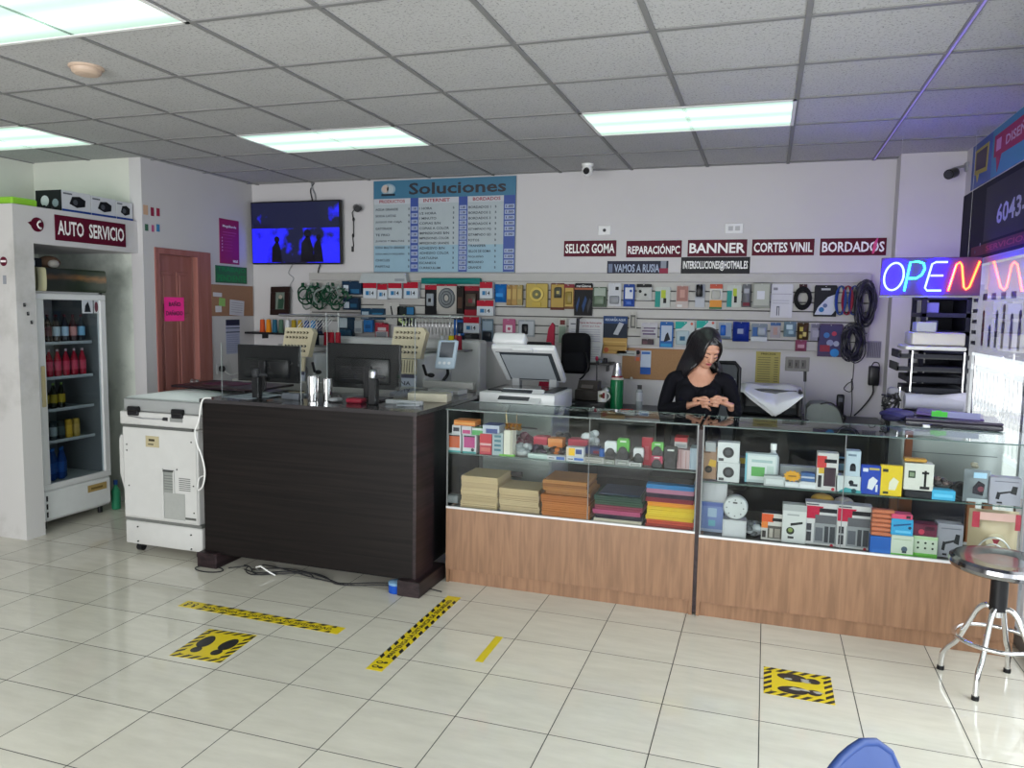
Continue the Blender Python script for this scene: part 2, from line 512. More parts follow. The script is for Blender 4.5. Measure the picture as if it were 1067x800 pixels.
for y in (-2.6, -1.0, 1.0, 2.85, 4.66, 6.27): b.box((XR + .009, y, .09), (XR + .08, y + .045, 2.03), al)
w1 = struct('window_1', b)
MB().box((XR + .002, -2.6, .09), (XR + .008, 6.3, 2.03), WINDOW_GLASS).build('glass_pane', w1)
b = MB()
b.box((-8, -2.72, 2.65), (XR + .1, -2.6, CEIL), M_WALL).box((-8, -2.72, 0), (-4.6, -2.6, 2.65), M_WALL)
b.box((-4.6, -2.72, 0), (XR + .1, -2.6, .1), al)
for x in (-4.6, -2.65, -.7, 1.25): b.box((x, -2.7, .1), (x + .05, -2.62, 2.65), al)
struct('wall_front', b)
struct('pavement', MB().box((XR + .12, -6, -.15), (9, 16, -.02), mat('pale_concrete', (0.55, 0.55, 0.53), 0.8)))
# brown panelled door with its frame, in the left wall
b = MB(frame((XL, 5.20, 0), (0, 1, 0)))
b.box((0, 0, -.10), (.045, 2.10, .012), M_DOOR).box((.50, 0, -.10), (.67, 2.10, .012), M_DOOR).box((0, 2.10, -.10), (.67, 2.15, .012), M_DOOR)
d1 = struct('door_1', b)
b = MB(frame((XL, 5.20, 0), (0, 1, 0)))
b.box((.047, .01, -.07), (.47, 2.098, -.03), M_DOOR)
for (u0, u1) in ((.085, .235), (.275, .425)):
    for (v0, v1) in ((.12, .72), (.80, 1.60), (1.68, 1.96)):
        b.box((u0, v0, -.033), (u1, v1, -.024), M_DOOR, .006); b.box((u0 + .03, v0 + .03, -.026), (u1 - .03, v1 - .03, -.018), M_DOOR, .005)
b.build('door_leaf', d1)
b = MB(frame((XL, 5.20, 0), (0, 1, 0)))
b.lathe([(.026, 0), (.026, .008), (.011, .012), (.011, .035), (.024, .045), (.024, .065), (.012, .075)], (.435, .99, -.03), STEEL, 14)
b.build('door_knob', d1)

# ============================================================ CEILING FITTINGS
DIFF = bpy.data.materials.new('lit_prismatic_diffuser'); DIFF.use_nodes = True
_nt = DIFF.node_tree; _b = _nt.nodes['Principled BSDF']
_b.inputs['Base Color'].default_value = (.25, .3, .28, 1)
_g = _nt.nodes.new('ShaderNodeTexCoord'); _s = _nt.nodes.new('ShaderNodeSeparateXYZ'); _nt.links.new(_g.outputs['Object'], _s.inputs[0])
# two tubes glow through the sheet: brightest along two lines
def _lobe(c0):
    d = M_(_nt, 'ABSOLUTE', M_(_nt, 'SUBTRACT', _s.outputs[1], c0))
    return M_(_nt, 'POWER', 2.718, M_(_nt, 'MULTIPLY', M_(_nt, 'MULTIPLY', d, d), -130.0))
_e = M_(_nt, 'MULTIPLY_ADD', M_(_nt, 'ADD', _lobe(-.13), _lobe(.13)), LAMP * .62, LAMP * .28)
_nt.links.new(_e, _b.inputs['Emission Strength']); _b.inputs['Emission Color'].default_value = (0.68, 1.0, 0.82, 1)


def ceiling_light(i, j, label):
    x0 = .1031 + .61 * i; y0 = 4.5821 + .6143 * j; x1 = x0 + 1.22; y1 = y0 + .6143
    t = thing('ceiling_light', ((x0 + x1) / 2, (y0 + y1) / 2, CEIL - .008), label, 'ceiling light', 'fluorescent ceiling lights')
    f = MB()
    for a, bb in (((x0, y0), (x1, y0 + .02)), ((x0, y1 - .02), (x1, y1)), ((x0, y0), (x0 + .02, y1)), ((x1 - .02, y0), (x1, y1))):
        f.box((a[0], a[1], CEIL - .010), (bb[0], bb[1], CEIL - .0005), WHITE)
    f.build('frame', t)
    MB().box((x0 + .02, y0 + .02, CEIL - .006), (x1 - .02, y1 - .02, CEIL - .001), DIFF).build('diffuser', t)


ceiling_light(-6, 0, 'lit rectangular fluorescent ceiling panel above the television and menu board')
ceiling_light(-2, 0, 'lit rectangular fluorescent ceiling panel nearest the window side of the room')
ceiling_light(-6, -4, 'large lit fluorescent ceiling panel nearest the viewer, cut by the upper left corner')
ceiling_light(-10, -1, 'lit fluorescent ceiling panel over the drinks niche at the left edge')
for i, j in ((-2, -5), (-6, -8), (-2, -9)):  # unseen panels behind the camera, added as fill light
    ceiling_light(i, j, 'unseen fluorescent ceiling panel added as fill light, further back behind the viewer')
t = thing('smoke_detector', (-3.29, 3.11, CEIL), 'round beige smoke detector on the ceiling tiles between two lit panels', 'smoke detector')
tan = mat('aged_beige_plastic', srgb('b9a391'), .5)
MB().lathe([(.075, -.012), (.082, -.008), (.082, 0)], (-3.29, 3.11, CEIL), tan, 28).build('base', t)
MB().lathe([(.03, -.042), (.055, -.038), (.068, -.028), (.07, -.012)], (-3.29, 3.11, CEIL), tan, 28).build('cover', t)
t = thing('security_camera', (-1.42, 6.18, CEIL), 'small white turret security camera on the ceiling above the red signs', 'security camera', 'security cameras')
MB().lathe([(.045, -.018), (.048, 0)], (-1.42, 6.18, CEIL), WHITE, 20).build('base', t)
b = MB().ell((-1.42, 6.18, CEIL - .05), (.045, .045, .05), WHITE).cyl((-1.42, 6.15, CEIL - .055), (-1.42, 6.128, CEIL - .066), .025, BLACK); b.build('head', t)
t = thing('security_camera', (1.24, 6.25, 2.72), 'dark bullet security camera reaching out from the window corner on a pale arm', 'security camera', 'security cameras')
MB().tube([(1.295, 6.26, 2.74), (1.25, 6.22, 2.735), (1.19, 6.17, 2.715)], .009, GREY).box((1.28, 6.23, 2.71), (1.30, 6.29, 2.77), GREY, .004).build('bracket', t)
MB().cyl((1.20, 6.18, 2.69), (1.15, 6.10, 2.665), .034, BLACK, seg=18).cyl((1.15, 6.10, 2.665), (1.147, 6.095, 2.663), .026, DGREY).build('housing', t)
t = thing('security_camera', (-3.66, 6.45, 2.60), 'small black camera on the wall with a dangling cable, right of the television', 'security camera', 'security cameras')
MB().cyl((-3.66, 6.499, 2.60), (-3.66, 6.46, 2.60), .02, BLACK).build('bracket', t)
MB().cyl((-3.68, 6.47, 2.605), (-3.63, 6.40, 2.585), .032, BLACK, seg=18).build('housing', t)
MB().tube([(-3.69, 6.47, 2.60), (-3.73, 6.48, 2.56), (-3.72, 6.485, 2.50), (-3.72, 6.49, 2.36), (-3.73, 6.49, 2.34), (-3.72, 6.49, 2.25)], .005, CABLE_B).ell((-3.72, 6.488, 2.50), (.012, .01, .02), BLACK).ell((-3.725, 6.488, 2.35), (.012, .01, .02), BLACK).cyl((-3.73, 6.487, 2.25), (-3.73, 6.487, 2.20), .011, BLACK).build('cable', t)
# blank wall plates
for (px, py, lab) in ((630, 240, 'small white socket plate high on the back wall above the rubber-stamp sign'), (765, 238, 'blank white double plate high on the back wall above the banner sign')):
    p = at(px, py, Y=YB); w = .055 if px == 630 else .07
    t = thing('wall_plate', p, lab, 'wall plate', 'white wall plates')
    MB().box((p.x - w, YB - .008, p.z - .04), (p.x + w, YB, p.z + .04), mat('plate_white', (.62, .62, .63), .4), .004).build('plate', t)
    if px == 630: MB().cyl((p.x, YB - .008, p.z), (p.x, YB - .012, p.z), .014, DGREY).build('socket', t)
    else: MB().rect(0, 0, .001, .001, 0, WHITE) and MB().box((p.x - .045, YB - .011, p.z - .018), (p.x - .008, YB - .008, p.z + .018), c('b8b8ba')).box((p.x + .008, YB - .011, p.z - .018), (p.x + .045, YB - .008, p.z + .018), c('b8b8ba')).build('insert', t)

# ============================================================ DARK COUNTER
X0, X1 = -3.385, -1.888
t = thing('reception_counter', ((X0 + X1) / 2, 4.3, 0), 'dark espresso wood-grain reception counter on block feet beside the glass showcase', 'counter')
MB().box((X0, 4.0, .085), (X1 - .02, 4.03, 1.065), M_DARKW).build('front_panel', t)
MB().box((X1 - .02, 4.0, .085), (X1, 4.25, 1.065), M_DARKWY).build('side_panel', t)
MB().box((X1 - .06, 4.25, .10), (X1 - .03, 5.12, 1.06), BLACK).build('side_panel', t)
MB().box((X0, 4.03, .085), (X0 + .02, 4.60, 1.065), M_DARKWY).build('side_panel', t)
top = mat('dark_polished_counter_top', (.035, .032, .034), .12)
poly = [(X0 - .01, 3.985), (X1 + .01, 3.985), (X1 + .01, 5.17), (X1 - .62, 5.17), (X1 - .62, 4.62), (X0 - .01, 4.62)]
MB().prism(poly, 1.065, 1.088, top).build('worktop', t)
for (a, bb) in (((X1 - .10, 3.955), (X1 + .045, 4.34)), ((X0 - .03, 3.955), (X0 + .12, 4.34)), ((X1 - .10, 4.8), (X1, 5.12)), ((X0, 4.4), (X0 + .1, 4.6))):
    MB().box((a[0], a[1], 0), (bb[0], bb[1], .095), M_DARKWY, .004).build('foot', t)
# cables and a blue tape roll under the counter
b = MB()
for k in range(5):
    pts = []
    x = -3.2 + k * .05
    for i in range(26):
        a = i / 25
        pts.append((x + a * (.35 + .22 * k) + .03 * math.sin(a * 9 + k), 3.99 + .05 * math.sin(a * 7 + k * 2) + .015 * k, .006 + .012 * abs(math.sin(a * 5 + k))))
    b.tube(pts, .004, CABLE_B, 6)
b.tube([(-3.3 + .1 * math.cos(a / 10 * PI), 3.93 + .05 * math.sin(a / 10 * PI) , .006) for a in range(21)], .004, CABLE_B, 6)
tag(b.build('cable_tangle'), 'tangle of thin black cables spilling from under the dark counter', 'cable')
b = MB().tube([(-2.98, 4.0, .012), (-2.97, 3.965, .05), (-2.93, 3.955, .062), (-2.87, 3.96, .03), (-2.83, 3.965, .012)], .005, CABLE_W, 6)
tag(b.build('cable'), 'short white cable end poking out under the dark counter', 'cable')
t = thing('tape_roll', (-2.02, 4.02, 0), 'blue roll with a pale top standing on the floor under the dark counter', 'tape roll')
MB().lathe([(.042, 0), (.045, .004), (.045, .045), (.042, .05)], (-2.02, 4.01, 0), c('1f4fb0', .3), 22).build('body', t)
MB().lathe([(.046, 0), (.046, .014), (.02, .02)], (-2.02, 4.01, .05), c('7fa6c8', .4), 22).build('cap', t)

# ============================================================ GLASS SHOWCASES
Y0, Y1 = 4.27, 4.67


def showcase(x0, x1, zw, zs, ztop, label, seam):
    t = thing('glass_showcase', ((x0 + x1) / 2, (Y0 + Y1) / 2, 0), label, 'display case', 'glass showcases')
    b = MB().box((x0, Y0, .085), (x1, Y0 + .018, zw), M_BEECH).box((x0, Y0 + .018, .085), (x0 + .018, Y1, zw), M_BEECH).box((x1 - .018, Y0 + .018, .085), (x1, Y1, zw), M_BEECH).box((x0 + .018, Y1 - .018, .085), (x1 - .018, Y1, zw), M_BEECH)
    b.build('cabinet', t)
    MB().box((x0 + .01, Y0 + .02, 0), (x1 - .01, Y0 + .035, .085), M_BEECH).box((x0, Y0 + .006, 0), (x0 + .018, Y1, .085), M_BEECH).box((x1 - .018, Y0 + .006, 0), (x1, Y1, .085), M_BEECH).build('plinth', t)
    MB().box((x0 + .018, Y0 + .018, zw - .02), (x1 - .018, Y1 - .018, zw - .002), c('3c3a38', .3)).build('display_deck', t)
    trim = mat('white_aluminium_trim', (.62, .62, .63), .3)
    MB().box((x0, Y0 - .004, zw), (x1, Y0 + .012, zw + .012), trim).box((x0, Y1 - .012, zw), (x1, Y1 + .003, zw + .012), trim).build('trim_rail', t)
    zg = zw + .012
    for nm, a, bb in (('front_glass', (x0, Y0, zg), (x1, Y0 + .005, ztop - .006)), ('side_glass', (x0, Y0 + .006, zg), (x0 + .005, Y1 - .006, ztop - .006)), ('side_glass', (x1 - .005, Y0 + .006, zg), (x1, Y1 - .006, ztop - .006)), ('back_glass', (x0, Y1 - .005, zg), (x1, Y1, ztop - .006))):
        MB().box(a, bb, GLASS).build(nm, t)
    tp = MB().box((x0 - .003, Y0 - .012, ztop - .006), (x1 + .003, Y1 + .01, ztop), GLASS_TOP).build('glass_top', t)
    MB().box((x0 - .003, Y0 - .0135, ztop - .0062), (x1 + .003, Y0 - .012, ztop + .0002), GLASS_EDGE).box((x0 - .003, Y1 + .01, ztop - .0062), (x1 + .003, Y1 + .0115, ztop + .0002), GLASS_EDGE).build('ground_edge', tp)
    MB().box((x0, Y0 - .002, ztop - .0085), (x1, Y0 + .007, ztop - .0062), mat('clear_seal', (.30, .32, .32), .3)).build('seal_strip', tp)
    sh = MB().box((x0 + .006, Y0 + .01, zs - .006), (x1 - .006, Y1 - .01, zs), GLASS).build('glass_shelf', t)
    MB().box((x0 + .006, Y0 + .0085, zs - .0062), (x1 - .006, Y0 + .01, zs + .0002), GLASS_EDGE).build('ground_edge', sh)
    for sx in seam:
        MB().box((sx - .002, Y0 - .0015, zg), (sx + .002, Y0 + .0065, ztop - .01), mat('clear_joint', (.14, .15, .15), .3)).build('glass_joint', t)
    for px in (x0 + .004, x1 - .004):
        MB().box((px - .003, Y0 - .001, zg), (px + .004, Y0 + .008, ztop - .008), mat('corner_seal', (.16, .17, .17), .3)).build('corner_bead', t)
    return t


showcase(-1.812, -.322, .468, .812, 1.082, 'left glass showcase of stationery and stamps on a beech cabinet', [-.93])
showcase(-.300, 1.235, .452, .765, 1.078, 'right glass showcase of boxed electronics on a beech cabinet', [.42])
MB_gap = MB().box((-.321, Y0 + .004, .02), (-.301, Y1, 1.05), M_DARKWY)
tag(MB_gap.build('filler_strip'), 'narrow dark upright strip filling the gap between the two glass showcases', 'filler strip')

# ============================================================ LEFT WALL AREA
# signs ----------------------------------------------------------------
MAROON = mat('maroon_sign', srgb('520e24'), .45, spec=.12)
TXTW = mat('sign_letter_white', (.78, .77, .76), .5)
TXTK = mat('sign_letter_black', (.012, .012, .02), .5)


def sign(name, M, w, h, body, texts, label, cat='sign', group=None, th=.006, border=None, parts=None):
    """board with its lower left corner at M; texts: (string, u0, v0, u1, v1, material) in fractions"""
    P = M.translation
    t = thing(name, P, label, cat, group)
    b = MB(M).box((0, 0, 0), (w, h, th), body, .001)
    if border: b.box((-.0, 0, th), (w, .004, th + .001), border).box((0, h - .004, th), (w, h, th + .001), border)
    b.build('board', t)
    if texts:
        b = MB(M)
        for q in texts: b.text(q[0], q[1] * w, q[2] * h, q[3] * w, q[4] * h, th + .0012, q[5])
        b.build('lettering', t)
    if parts:
        b = MB(M)
        for q in parts: b.rect(q[0] * w, q[1] * h, q[2] * w, q[3] * h, th + .0007, q[4])
        b.build('printed_area', t)
    return t


def wallM(px0, py0, px1, py1, Y=None, X=None, off=0.0):
    """frame + size of a rectangle given by its left-top / right-bottom photo pixels on a wall"""
    if Y is not None:
        a = at(px0, py0, Y=Y); d = at(px1, py1, Y=Y)
        return frame((a.x, Y - off, d.z), (1, 0, 0)), d.x - a.x, a.z - d.z
    a = at(px0, py0, X=X); d = at(px1, py1, X=X)
    if X < 0: return frame((X + off, a.y, d.z), (0, 1, 0)), d.y - a.y, a.z - d.z
    return frame((X - off, a.y, d.z), (0, -1, 0)), a.y - d.y, a.z - d.z


M, w, h = frame((-4.9, 4.305, 2.128), (0, 1, 0)), .645, .182
sign('auto_service_sign', M, w, h, MAROON, [('AUTO  SERVICIO', .03, .22, .97, .80, TXTW)], 'maroon AUTO SERVICIO sign on the beam over the drinks fridge', group=None)
t = thing('phone_sign', (-4.9, 4.15, 2.22), 'round maroon speech-bubble sticker with a white telephone handset on the partition beam', 'sticker')
M = frame((-4.9, 4.165, 2.222), (0, 1, 0))
b = MB(M); b.add([(.05 * math.cos(2 * PI * i / 28), .05 * math.sin(2 * PI * i / 28), z) for z in (0, .004) for i in range(28)], [tuple(range(28, 56))] + [(i, (i + 1) % 28, 28 + (i + 1) % 28, 28 + i) for i in range(28)], MAROON)
b.prism([(-.046, .02), (-.075, .008), (-.048, -.012)], 0, .004, MAROON); b.build('bubble', t)
MB(M).tube([(.022 , .026, .005), (.004, .016, .006), (-.004, 0, .006), (.006, -.018, .006), (.026, -.026, .005)], [.009, .005, .0045, .005, .009], TXTW, 8).build('handset', t)
t = thing('round_sticker', (-4.9, 4.0, 1.95), 'small round maroon no-entry style sticker near the edge of the partition', 'sticker')
M = frame((-5.0, 3.98, 1.955), (1, 0, 0))
MB(M).lathe([(.032, 0), (.032, .002)], (0, 0, 0), MAROON, 24).build('disc', t); MB(M).rect(-.025, -.006, .025, .008, .0028, TXTW).build('white_bar', t)
t = thing('small_sticker', (-5.0, 3.98, 1.83), 'small grey rectangular sticker under the round sticker on the partition', 'sticker')
MB(frame((-5.012, 3.979, 1.80), (1, 0, 0))).box((0, 0, 0), (.03, .06, .001), c('8d9098')).build('label', t)
for k, (dy, z) in enumerate(((4.035, 1.66), (4.06, 1.60), (4.085, 1.54))):
    b = MB(frame((-4.9, dy, z), (0, 1, 0))).box((-.008, -.014, 0), (.008, .012, .012), BLACK, .003).disc(0, .004, .004, .0125, GREY)
    tag(b.build('switch'), ['topmost of three tiny black knobs down the partition edge', 'middle one of three tiny black knobs down the partition edge', 'lowest of three tiny black knobs down the partition edge'][k], 'knob', 'black knobs on the partition edge')

# pictures on the left wall
M, w, h = wallM(228, 227, 249, 276, X=XL)
sign('promo_poster', M, w, h, mat('magenta_poster', srgb('8b1a52'), .5), [('MegaBanda', .15, .80, .85, .87, TXTW), ('M&S', .66, .04, .92, .10, TXTW)], 'tall magenta poster with white writing on the left wall', 'poster',
     parts=[(.15, .70, .85, .715, c('c06090')), (.15, .64, .8, .65, c('c06090'))] + [(.1, .28 + .07 * i, .14, .31 + .07 * i, c('e0c0d0')) for i in range(5)] + [(.2, .29 + .07 * i, .65, .30 + .07 * i, c('b05080')) for i in range(5)])
M, w, h = wallM(224, 276, 257, 296, X=XL)
GT = c('2c8a55')
sign('green_sign', M, w, h, mat('green_sign', srgb('12583a'), .5), [('TRABAJO', .05, .58, .95, .92, GT), ('PENDIENTE', .05, .10, .95, .46, GT)], 'green board with hand-painted words under the magenta poster', 'sign')
M, w, h = wallM(219, 296, 263, 329, X=XL)
CORK = mat('cork', srgb('8f6a52'), .9, noise=.25, nscale=90)
t = thing('cork_board', M.translation, 'brown cork notice board on the left wall under the green sign', 'notice board')
MB(M).box((0, 0, 0), (w, h, .012), CORK, .002).build('board', t)
for (u, v, ww, hh, cc, nm, lab) in ((.03, .62, .2, .13, 'c9c6cc', 'note', 'small white note pinned at the upper left of the left cork board'), (.16, .32, .14, .26, '8fb86a', 'note', 'pale green leaf-shaped note on the left cork board'),
                                    (.08, .12, .14, .2, 'd5d2d6', 'note', 'small white note pinned at the lower left of the left cork board'), (.40, .04, .35, .50, 'c4c3cc', 'paper_sheet', 'large white sheet hanging from the lower middle of the left cork board')):
    b = MB(M); b.M = M @ Matrix.Translation((u * w, v * h, .0135)) @ Matrix.Rotation(random.uniform(-.08, .08), 4, 'Z')
    b.box((0, 0, 0), (ww * w, hh * h, .0012), c(cc, .8))
    if nm == 'paper_sheet':
        for k in range(5): b.rect(.02, hh * h * (.2 + .15 * k), ww * w - .02, hh * h * (.2 + .15 * k) + .004, .0016, c('8f8e98'))
    tag(b.build(nm), lab, 'note', 'notes on the left cork board')
M, w, h = wallM(235, 333, 250, 368, X=XL)
sign('notice_sheet', M, w, h, c('a9aec8', .8), [], 'blue-headed price sheet on the left wall beneath the cork board', 'notice', th=.0015,
     parts=[(0, .83, 1, 1, c('262a45')), (0, .74, 1, .765, c('30344c')), (0, .62, 1, .65, c('30344c'))] + [(.06, .06 + .06 * k, .9, .075 + .06 * k, c('7f86a8')) for k in range(9)])
M = frame((XL + .0, 5.31, 1.53), (0, 1, 0)); M = frame((XL - .018, 5.315, 1.535), (0, 1, 0))
PINK = mat('hot_pink_paper', srgb('ff2f96'), .8)
sign('door_notice', M, .235, .205, PINK, [('BAÑO', .22, .62, .82, .84, TXTK), ('DAÑADO', .08, .24, .92, .46, TXTK)], 'hot pink BAÑO DAÑADO notice taped to the brown door', 'notice', th=.0015)
# row of tiny stickers at the wall corner
stk = [(148, 210, 155, 226, 'c9a58a', 'beige triangular'), (156, 213, 161, 227, '8d2a45', 'maroon square'), (162, 214, 167, 227, 'a03048', 'red square'), (150, 231, 155, 242, '3f6a55', 'dark green'), (157, 232, 161, 243, 'b85a85', 'pink'), (162, 231, 167, 243, '3f7fb0', 'blue')]
for q in stk:
    M, w, h = wallM(q[0], q[1], q[2], q[3], X=XL)
    b = MB(M).box((0, 0, 0), (w, h, .0015), c('c9c7c9')).rect(w * .12, h * .12, w * .88, h * .8, .002, c(q[4]))
    tag(b.build('payment_sticker'), q[5] + ' little sticker in the cluster of six at the corner above the door', 'sticker', 'payment stickers at the wall corner')
# things on top of the partition
for k, (y0, y1, z1, lab) in enumerate(((4.40, 4.66, 2.50, 'white and black electronics box on the partition top with a dark end panel'), (4.66, 4.90, 2.495, 'white electronics box with a black device picture, middle of the row on the partition'), (4.90, 5.07, 2.49, 'white electronics box with a black device picture, next to the wall corner'))):
    xf = -4.93
    t = thing('product_box', (xf - .12, (y0 + y1) / 2, 2.345), lab, 'box', 'boxes on the partition')
    MB().box((xf - .25, y0, 2.345), (xf, y1 - .004, z1), c('c8cad0'), .002).build('carton', t)
    b = MB(frame((xf, y0, 2.345), (0, 1, 0))); w = y1 - y0; h = z1 - 2.345
    b.rect(0, 0, w - .004, .02, .001, c('1c3f8f'))
    b.prism([(w * .25, h * .40), (w * .35, h * .75), (w * .6, h * .8), (w * .8, h * .65), (w * .78, h * .35), (w * .5, h * .25)], 0, .0012, c('15161a')); b.disc(w * .45, h * .5, h * .13, .0018, c('4a4d55'))
    b.rect(w * .05, h * .82, w * .35, h * .9, .001, c('6a6c74')); b.build('printed_face', t)
    if k == 0:
        b = MB(frame((xf - .25, y0, 2.345), (1, 0, 0))).rect(0, 0, .25, h, .001, c('1b1e20')); b.disc(.09, h * .5, .04, .0016, c('cfd3d8')); b.disc(.19, h * .4, .03, .0016, c('7f8f95')); b.build('printed_face', t)
b = MB().box((-5.6, 4.02, 2.345), (-4.95, 4.22, 2.40), c('8fc83a', .5), .01)
tag(b.build('green_packet'), 'flat lime green packet lying on the partition top at the left edge', 'packet')
b = MB()
for k in range(4): b.cyl((-4.98, 4.26 + .035 * k, 2.345), (-4.98, 4.262 + .035 * k, 2.38 - .005 * (k % 2)), .009, c('222326'), seg=10)
tag(b.build('small_fittings'), 'few tiny dark fittings on the partition top beside the electronics boxes', 'fittings')

# ============================================================ DRINKS FRIDGE
FX = -4.95; FY0, FY1 = 4.185, 4.795; FXB = -5.52
fr_w = mat('fridge_white_enamel', (.62, .63, .63), .3)
t = thing('drinks_fridge', ((FX + FXB) / 2, (FY0 + FY1) / 2, 0), 'tall white glass-door drinks fridge standing in the wall niche', 'fridge')
b = MB().box((FXB, FY0, .06), (FXB + .03, FY1, 1.93), fr_w).box((FXB, FY0, .06), (FX - .05, FY0 + .03, 1.93), fr_w).box((FXB, FY1 - .03, .06), (FX - .05, FY1, 1.93), fr_w).box((FXB, FY0, 1.74), (FX - .05, FY1, 1.93), fr_w).box((FXB, FY0 + .01, .06), (FX - .05, FY1 - .01, .33), fr_w)
b.build('body', t)
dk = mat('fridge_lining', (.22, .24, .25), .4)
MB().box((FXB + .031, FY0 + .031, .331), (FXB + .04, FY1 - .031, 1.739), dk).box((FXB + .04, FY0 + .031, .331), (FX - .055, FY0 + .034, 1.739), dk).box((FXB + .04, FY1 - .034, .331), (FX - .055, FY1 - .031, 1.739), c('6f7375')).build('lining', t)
b = MB().box((FX - .05, FY0, .30), (FX - .012, FY1, .345), fr_w, .004).box((FX - .05, FY0, 1.70), (FX - .012, FY1, 1.745), fr_w, .004).box((FX - .05, FY0, .345), (FX - .012, FY0 + .06, 1.70), fr_w, .004).box((FX - .05, FY1 - .055, .345), (FX - .012, FY1, 1.70), fr_w, .004)
dr = b.build('door_frame', t)
FG = glass_material('fridge_door_glass', (.86, .90, .92), 1.5)
MB().box((FX - .032, FY0 + .06, .345), (FX - .028, FY1 - .055, 1.70), FG).build('door_glass', dr)
MB().box((FX - .02, FY0 + .012, .92), (FX - .002, FY0 + .045, 1.22), mat('yellowed_handle', srgb('b3a67c'), .5), .006).build('door_handle', dr)
kp = MB().box((FX - .05, FY0 + .005, .075), (FX - .015, FY1 - .005, .296), mat('fridge_panel_white', (.66, .68, .68), .35), .012).build('kick_panel', t)
MB(frame((FX - .014, FY0, 0), (0, 1, 0))).box((.38, .205, 0), (.56, .26, .002), c('b39a62')).box((.41, .222, .002), (.52, .238, .0025), c('7a6538')).build('yellow_sticker', kp)
b = MB(frame((FX - .0145, FY0, 0), (0, 1, 0)))
for k in range(3): b.box((.015, .10 + .06 * k, 0), (.028, .14 + .06 * k, .002), BLACK)
b.build('vent_slot', kp)
for yy in (FY0 + .05, FY1 - .05):
    for xx in (FX - .09, FXB + .06): MB().cyl((xx, yy, 0), (xx, yy, .06), .018, BLACK).build('foot', t)
# rounded advertising header
b = MB(); pr = [(-.05, 1.76)] + [(-.005 + .018 * math.sin(a) ** .5, 1.845 - .085 * math.cos(a)) for a in [PI * k / 10 for k in range(11)]] + [(-.05, 1.93)]
n = len(pr); vs = [(FX + p[0], y, p[1]) for y in (FY0 + .07, FY1 - .01) for p in pr]
HD = bpy.data.materials.new('printed_header_film'); HD.use_nodes = True
_nt = HD.node_tree; _tc = _nt.nodes.new('ShaderNodeNewGeometry'); _mp = _nt.nodes.new('ShaderNodeVectorMath'); _mp.operation = 'MULTIPLY'; _mp.inputs[1].default_value = (8, 5, 13)
_nz = _nt.nodes.new('ShaderNodeTexNoise'); _nz.inputs['Scale'].default_value = 1.2; _nz.inputs['Detail'].default_value = 5
_cr = _nt.nodes.new('ShaderNodeValToRGB'); _cr.color_ramp.elements[0].position = .42; _cr.color_ramp.elements[0].color = srgb('1b2616') + (1,); _cr.color_ramp.elements[1].position = .62; _cr.color_ramp.elements[1].color = srgb('6a4a24') + (1,)
_nt.links.new(_tc.outputs['Position'], _mp.inputs[0]); _nt.links.new(_mp.outputs[0], _nz.inputs['Vector']); _sz = _nt.nodes.new('ShaderNodeSeparateXYZ'); _nt.links.new(_tc.outputs['Position'], _sz.inputs[0]); _bd = M_(_nt, 'SUBTRACT', .75, M_(_nt, 'MULTIPLY', M_(_nt, 'ABSOLUTE', M_(_nt, 'SUBTRACT', _sz.outputs[2], 1.862)), 9.0))
_nt.links.new(M_(_nt, 'MULTIPLY', M_(_nt, 'ADD', _nz.outputs[0], .35), _bd), _cr.inputs[0]); _nt.links.new(_cr.outputs[0], _nt.nodes['Principled BSDF'].inputs['Base Color'])
b.add(vs, [tuple(range(n)), tuple(reversed(range(n, 2 * n)))] + [(i + n, i, (i + 1) % n, n + (i + 1) % n) for i in range(n)], HD, True)
hd = b.build('header', t)
b = MB(); vs = [(FX + p[0] * 1.02, y, p[1]) for y in (FY0 + .0, FY0 + .07) for p in pr]
b.add(vs, [tuple(range(n)), tuple(reversed(range(n, 2 * n)))] + [(i + n, i, (i + 1) % n, n + (i + 1) % n) for i in range(n)], c('b7b391'), True); b.build('end_cap', hd)
for z in (1.384, 1.124, .885, .646):
    b = MB().box((FXB + .045, FY0 + .036, z - .014), (FX - .075, FY1 - .085, z - .010), c('9a9ea0')).box((FX - .085, FY0 + .036, z - .018), (FX - .075, FY1 - .085, z + .004), c('c4c8ca'))
    b.build('wire_shelf', t)
b = MB(frame((FX - .0275, FY1 - .21, 1.60), (0, 1, 0))).box((0, 0, 0), (.10, .10, .001), c('c9cdd4')).poly([(.02, .01), (.08, .01), (.07, .05), (.055, .09), (.03, .06)], .0018, c('20242a'))
tag(b.build('sticker'), 'small white photo sticker on the upper corner of the fridge glass', 'sticker')
b = MB(frame((FX - .0275, FY1 - .10, 1.60), (0, 1, 0))).box((0, 0, 0), (.045, .10, .001), c('c2c6ca')).disc(.022, .05, .017, .0018, c('6a3b45'), .04)
tag(b.build('sticker'), 'narrow sticker with a dark red oval on the fridge glass', 'sticker')


def bottle(x, y, z, h, r, body, lab, cap, label, group, cat='bottle', can=False):
    t = thing('drink_can' if can else 'drink_bottle', (x, y, z), label, cat, group)
    if can:
        MB().lathe([(r * .8, 0), (r, h * .06), (r, h * .9), (r * .82, h), (r * .7, h * .99)], (x, y, z), c(body, .25), 14).build('body', t)
        MB().lathe([(r * 1.01, h * .22), (r * 1.012, h * .7)], (x, y, z), c(lab, .4), 14).build('printed_band', t)
        return
    MB().lathe([(r * .7, 0), (r, h * .05), (r, h * .60), (r * .55, h * .80), (r * .33, h * .88), (r * .33, h * .93)], (x, y, z), c(body, .15), 14).build('body', t)
    MB().lathe([(r * 1.015, h * .22), (r * 1.015, h * .56)], (x, y, z), c(lab, .5), 14).build('wrap_label', t)
    MB().lathe([(r * .38, h * .92), (r * .38, h)], (x, y, z), c(cap, .4), 10).build('cap', t)


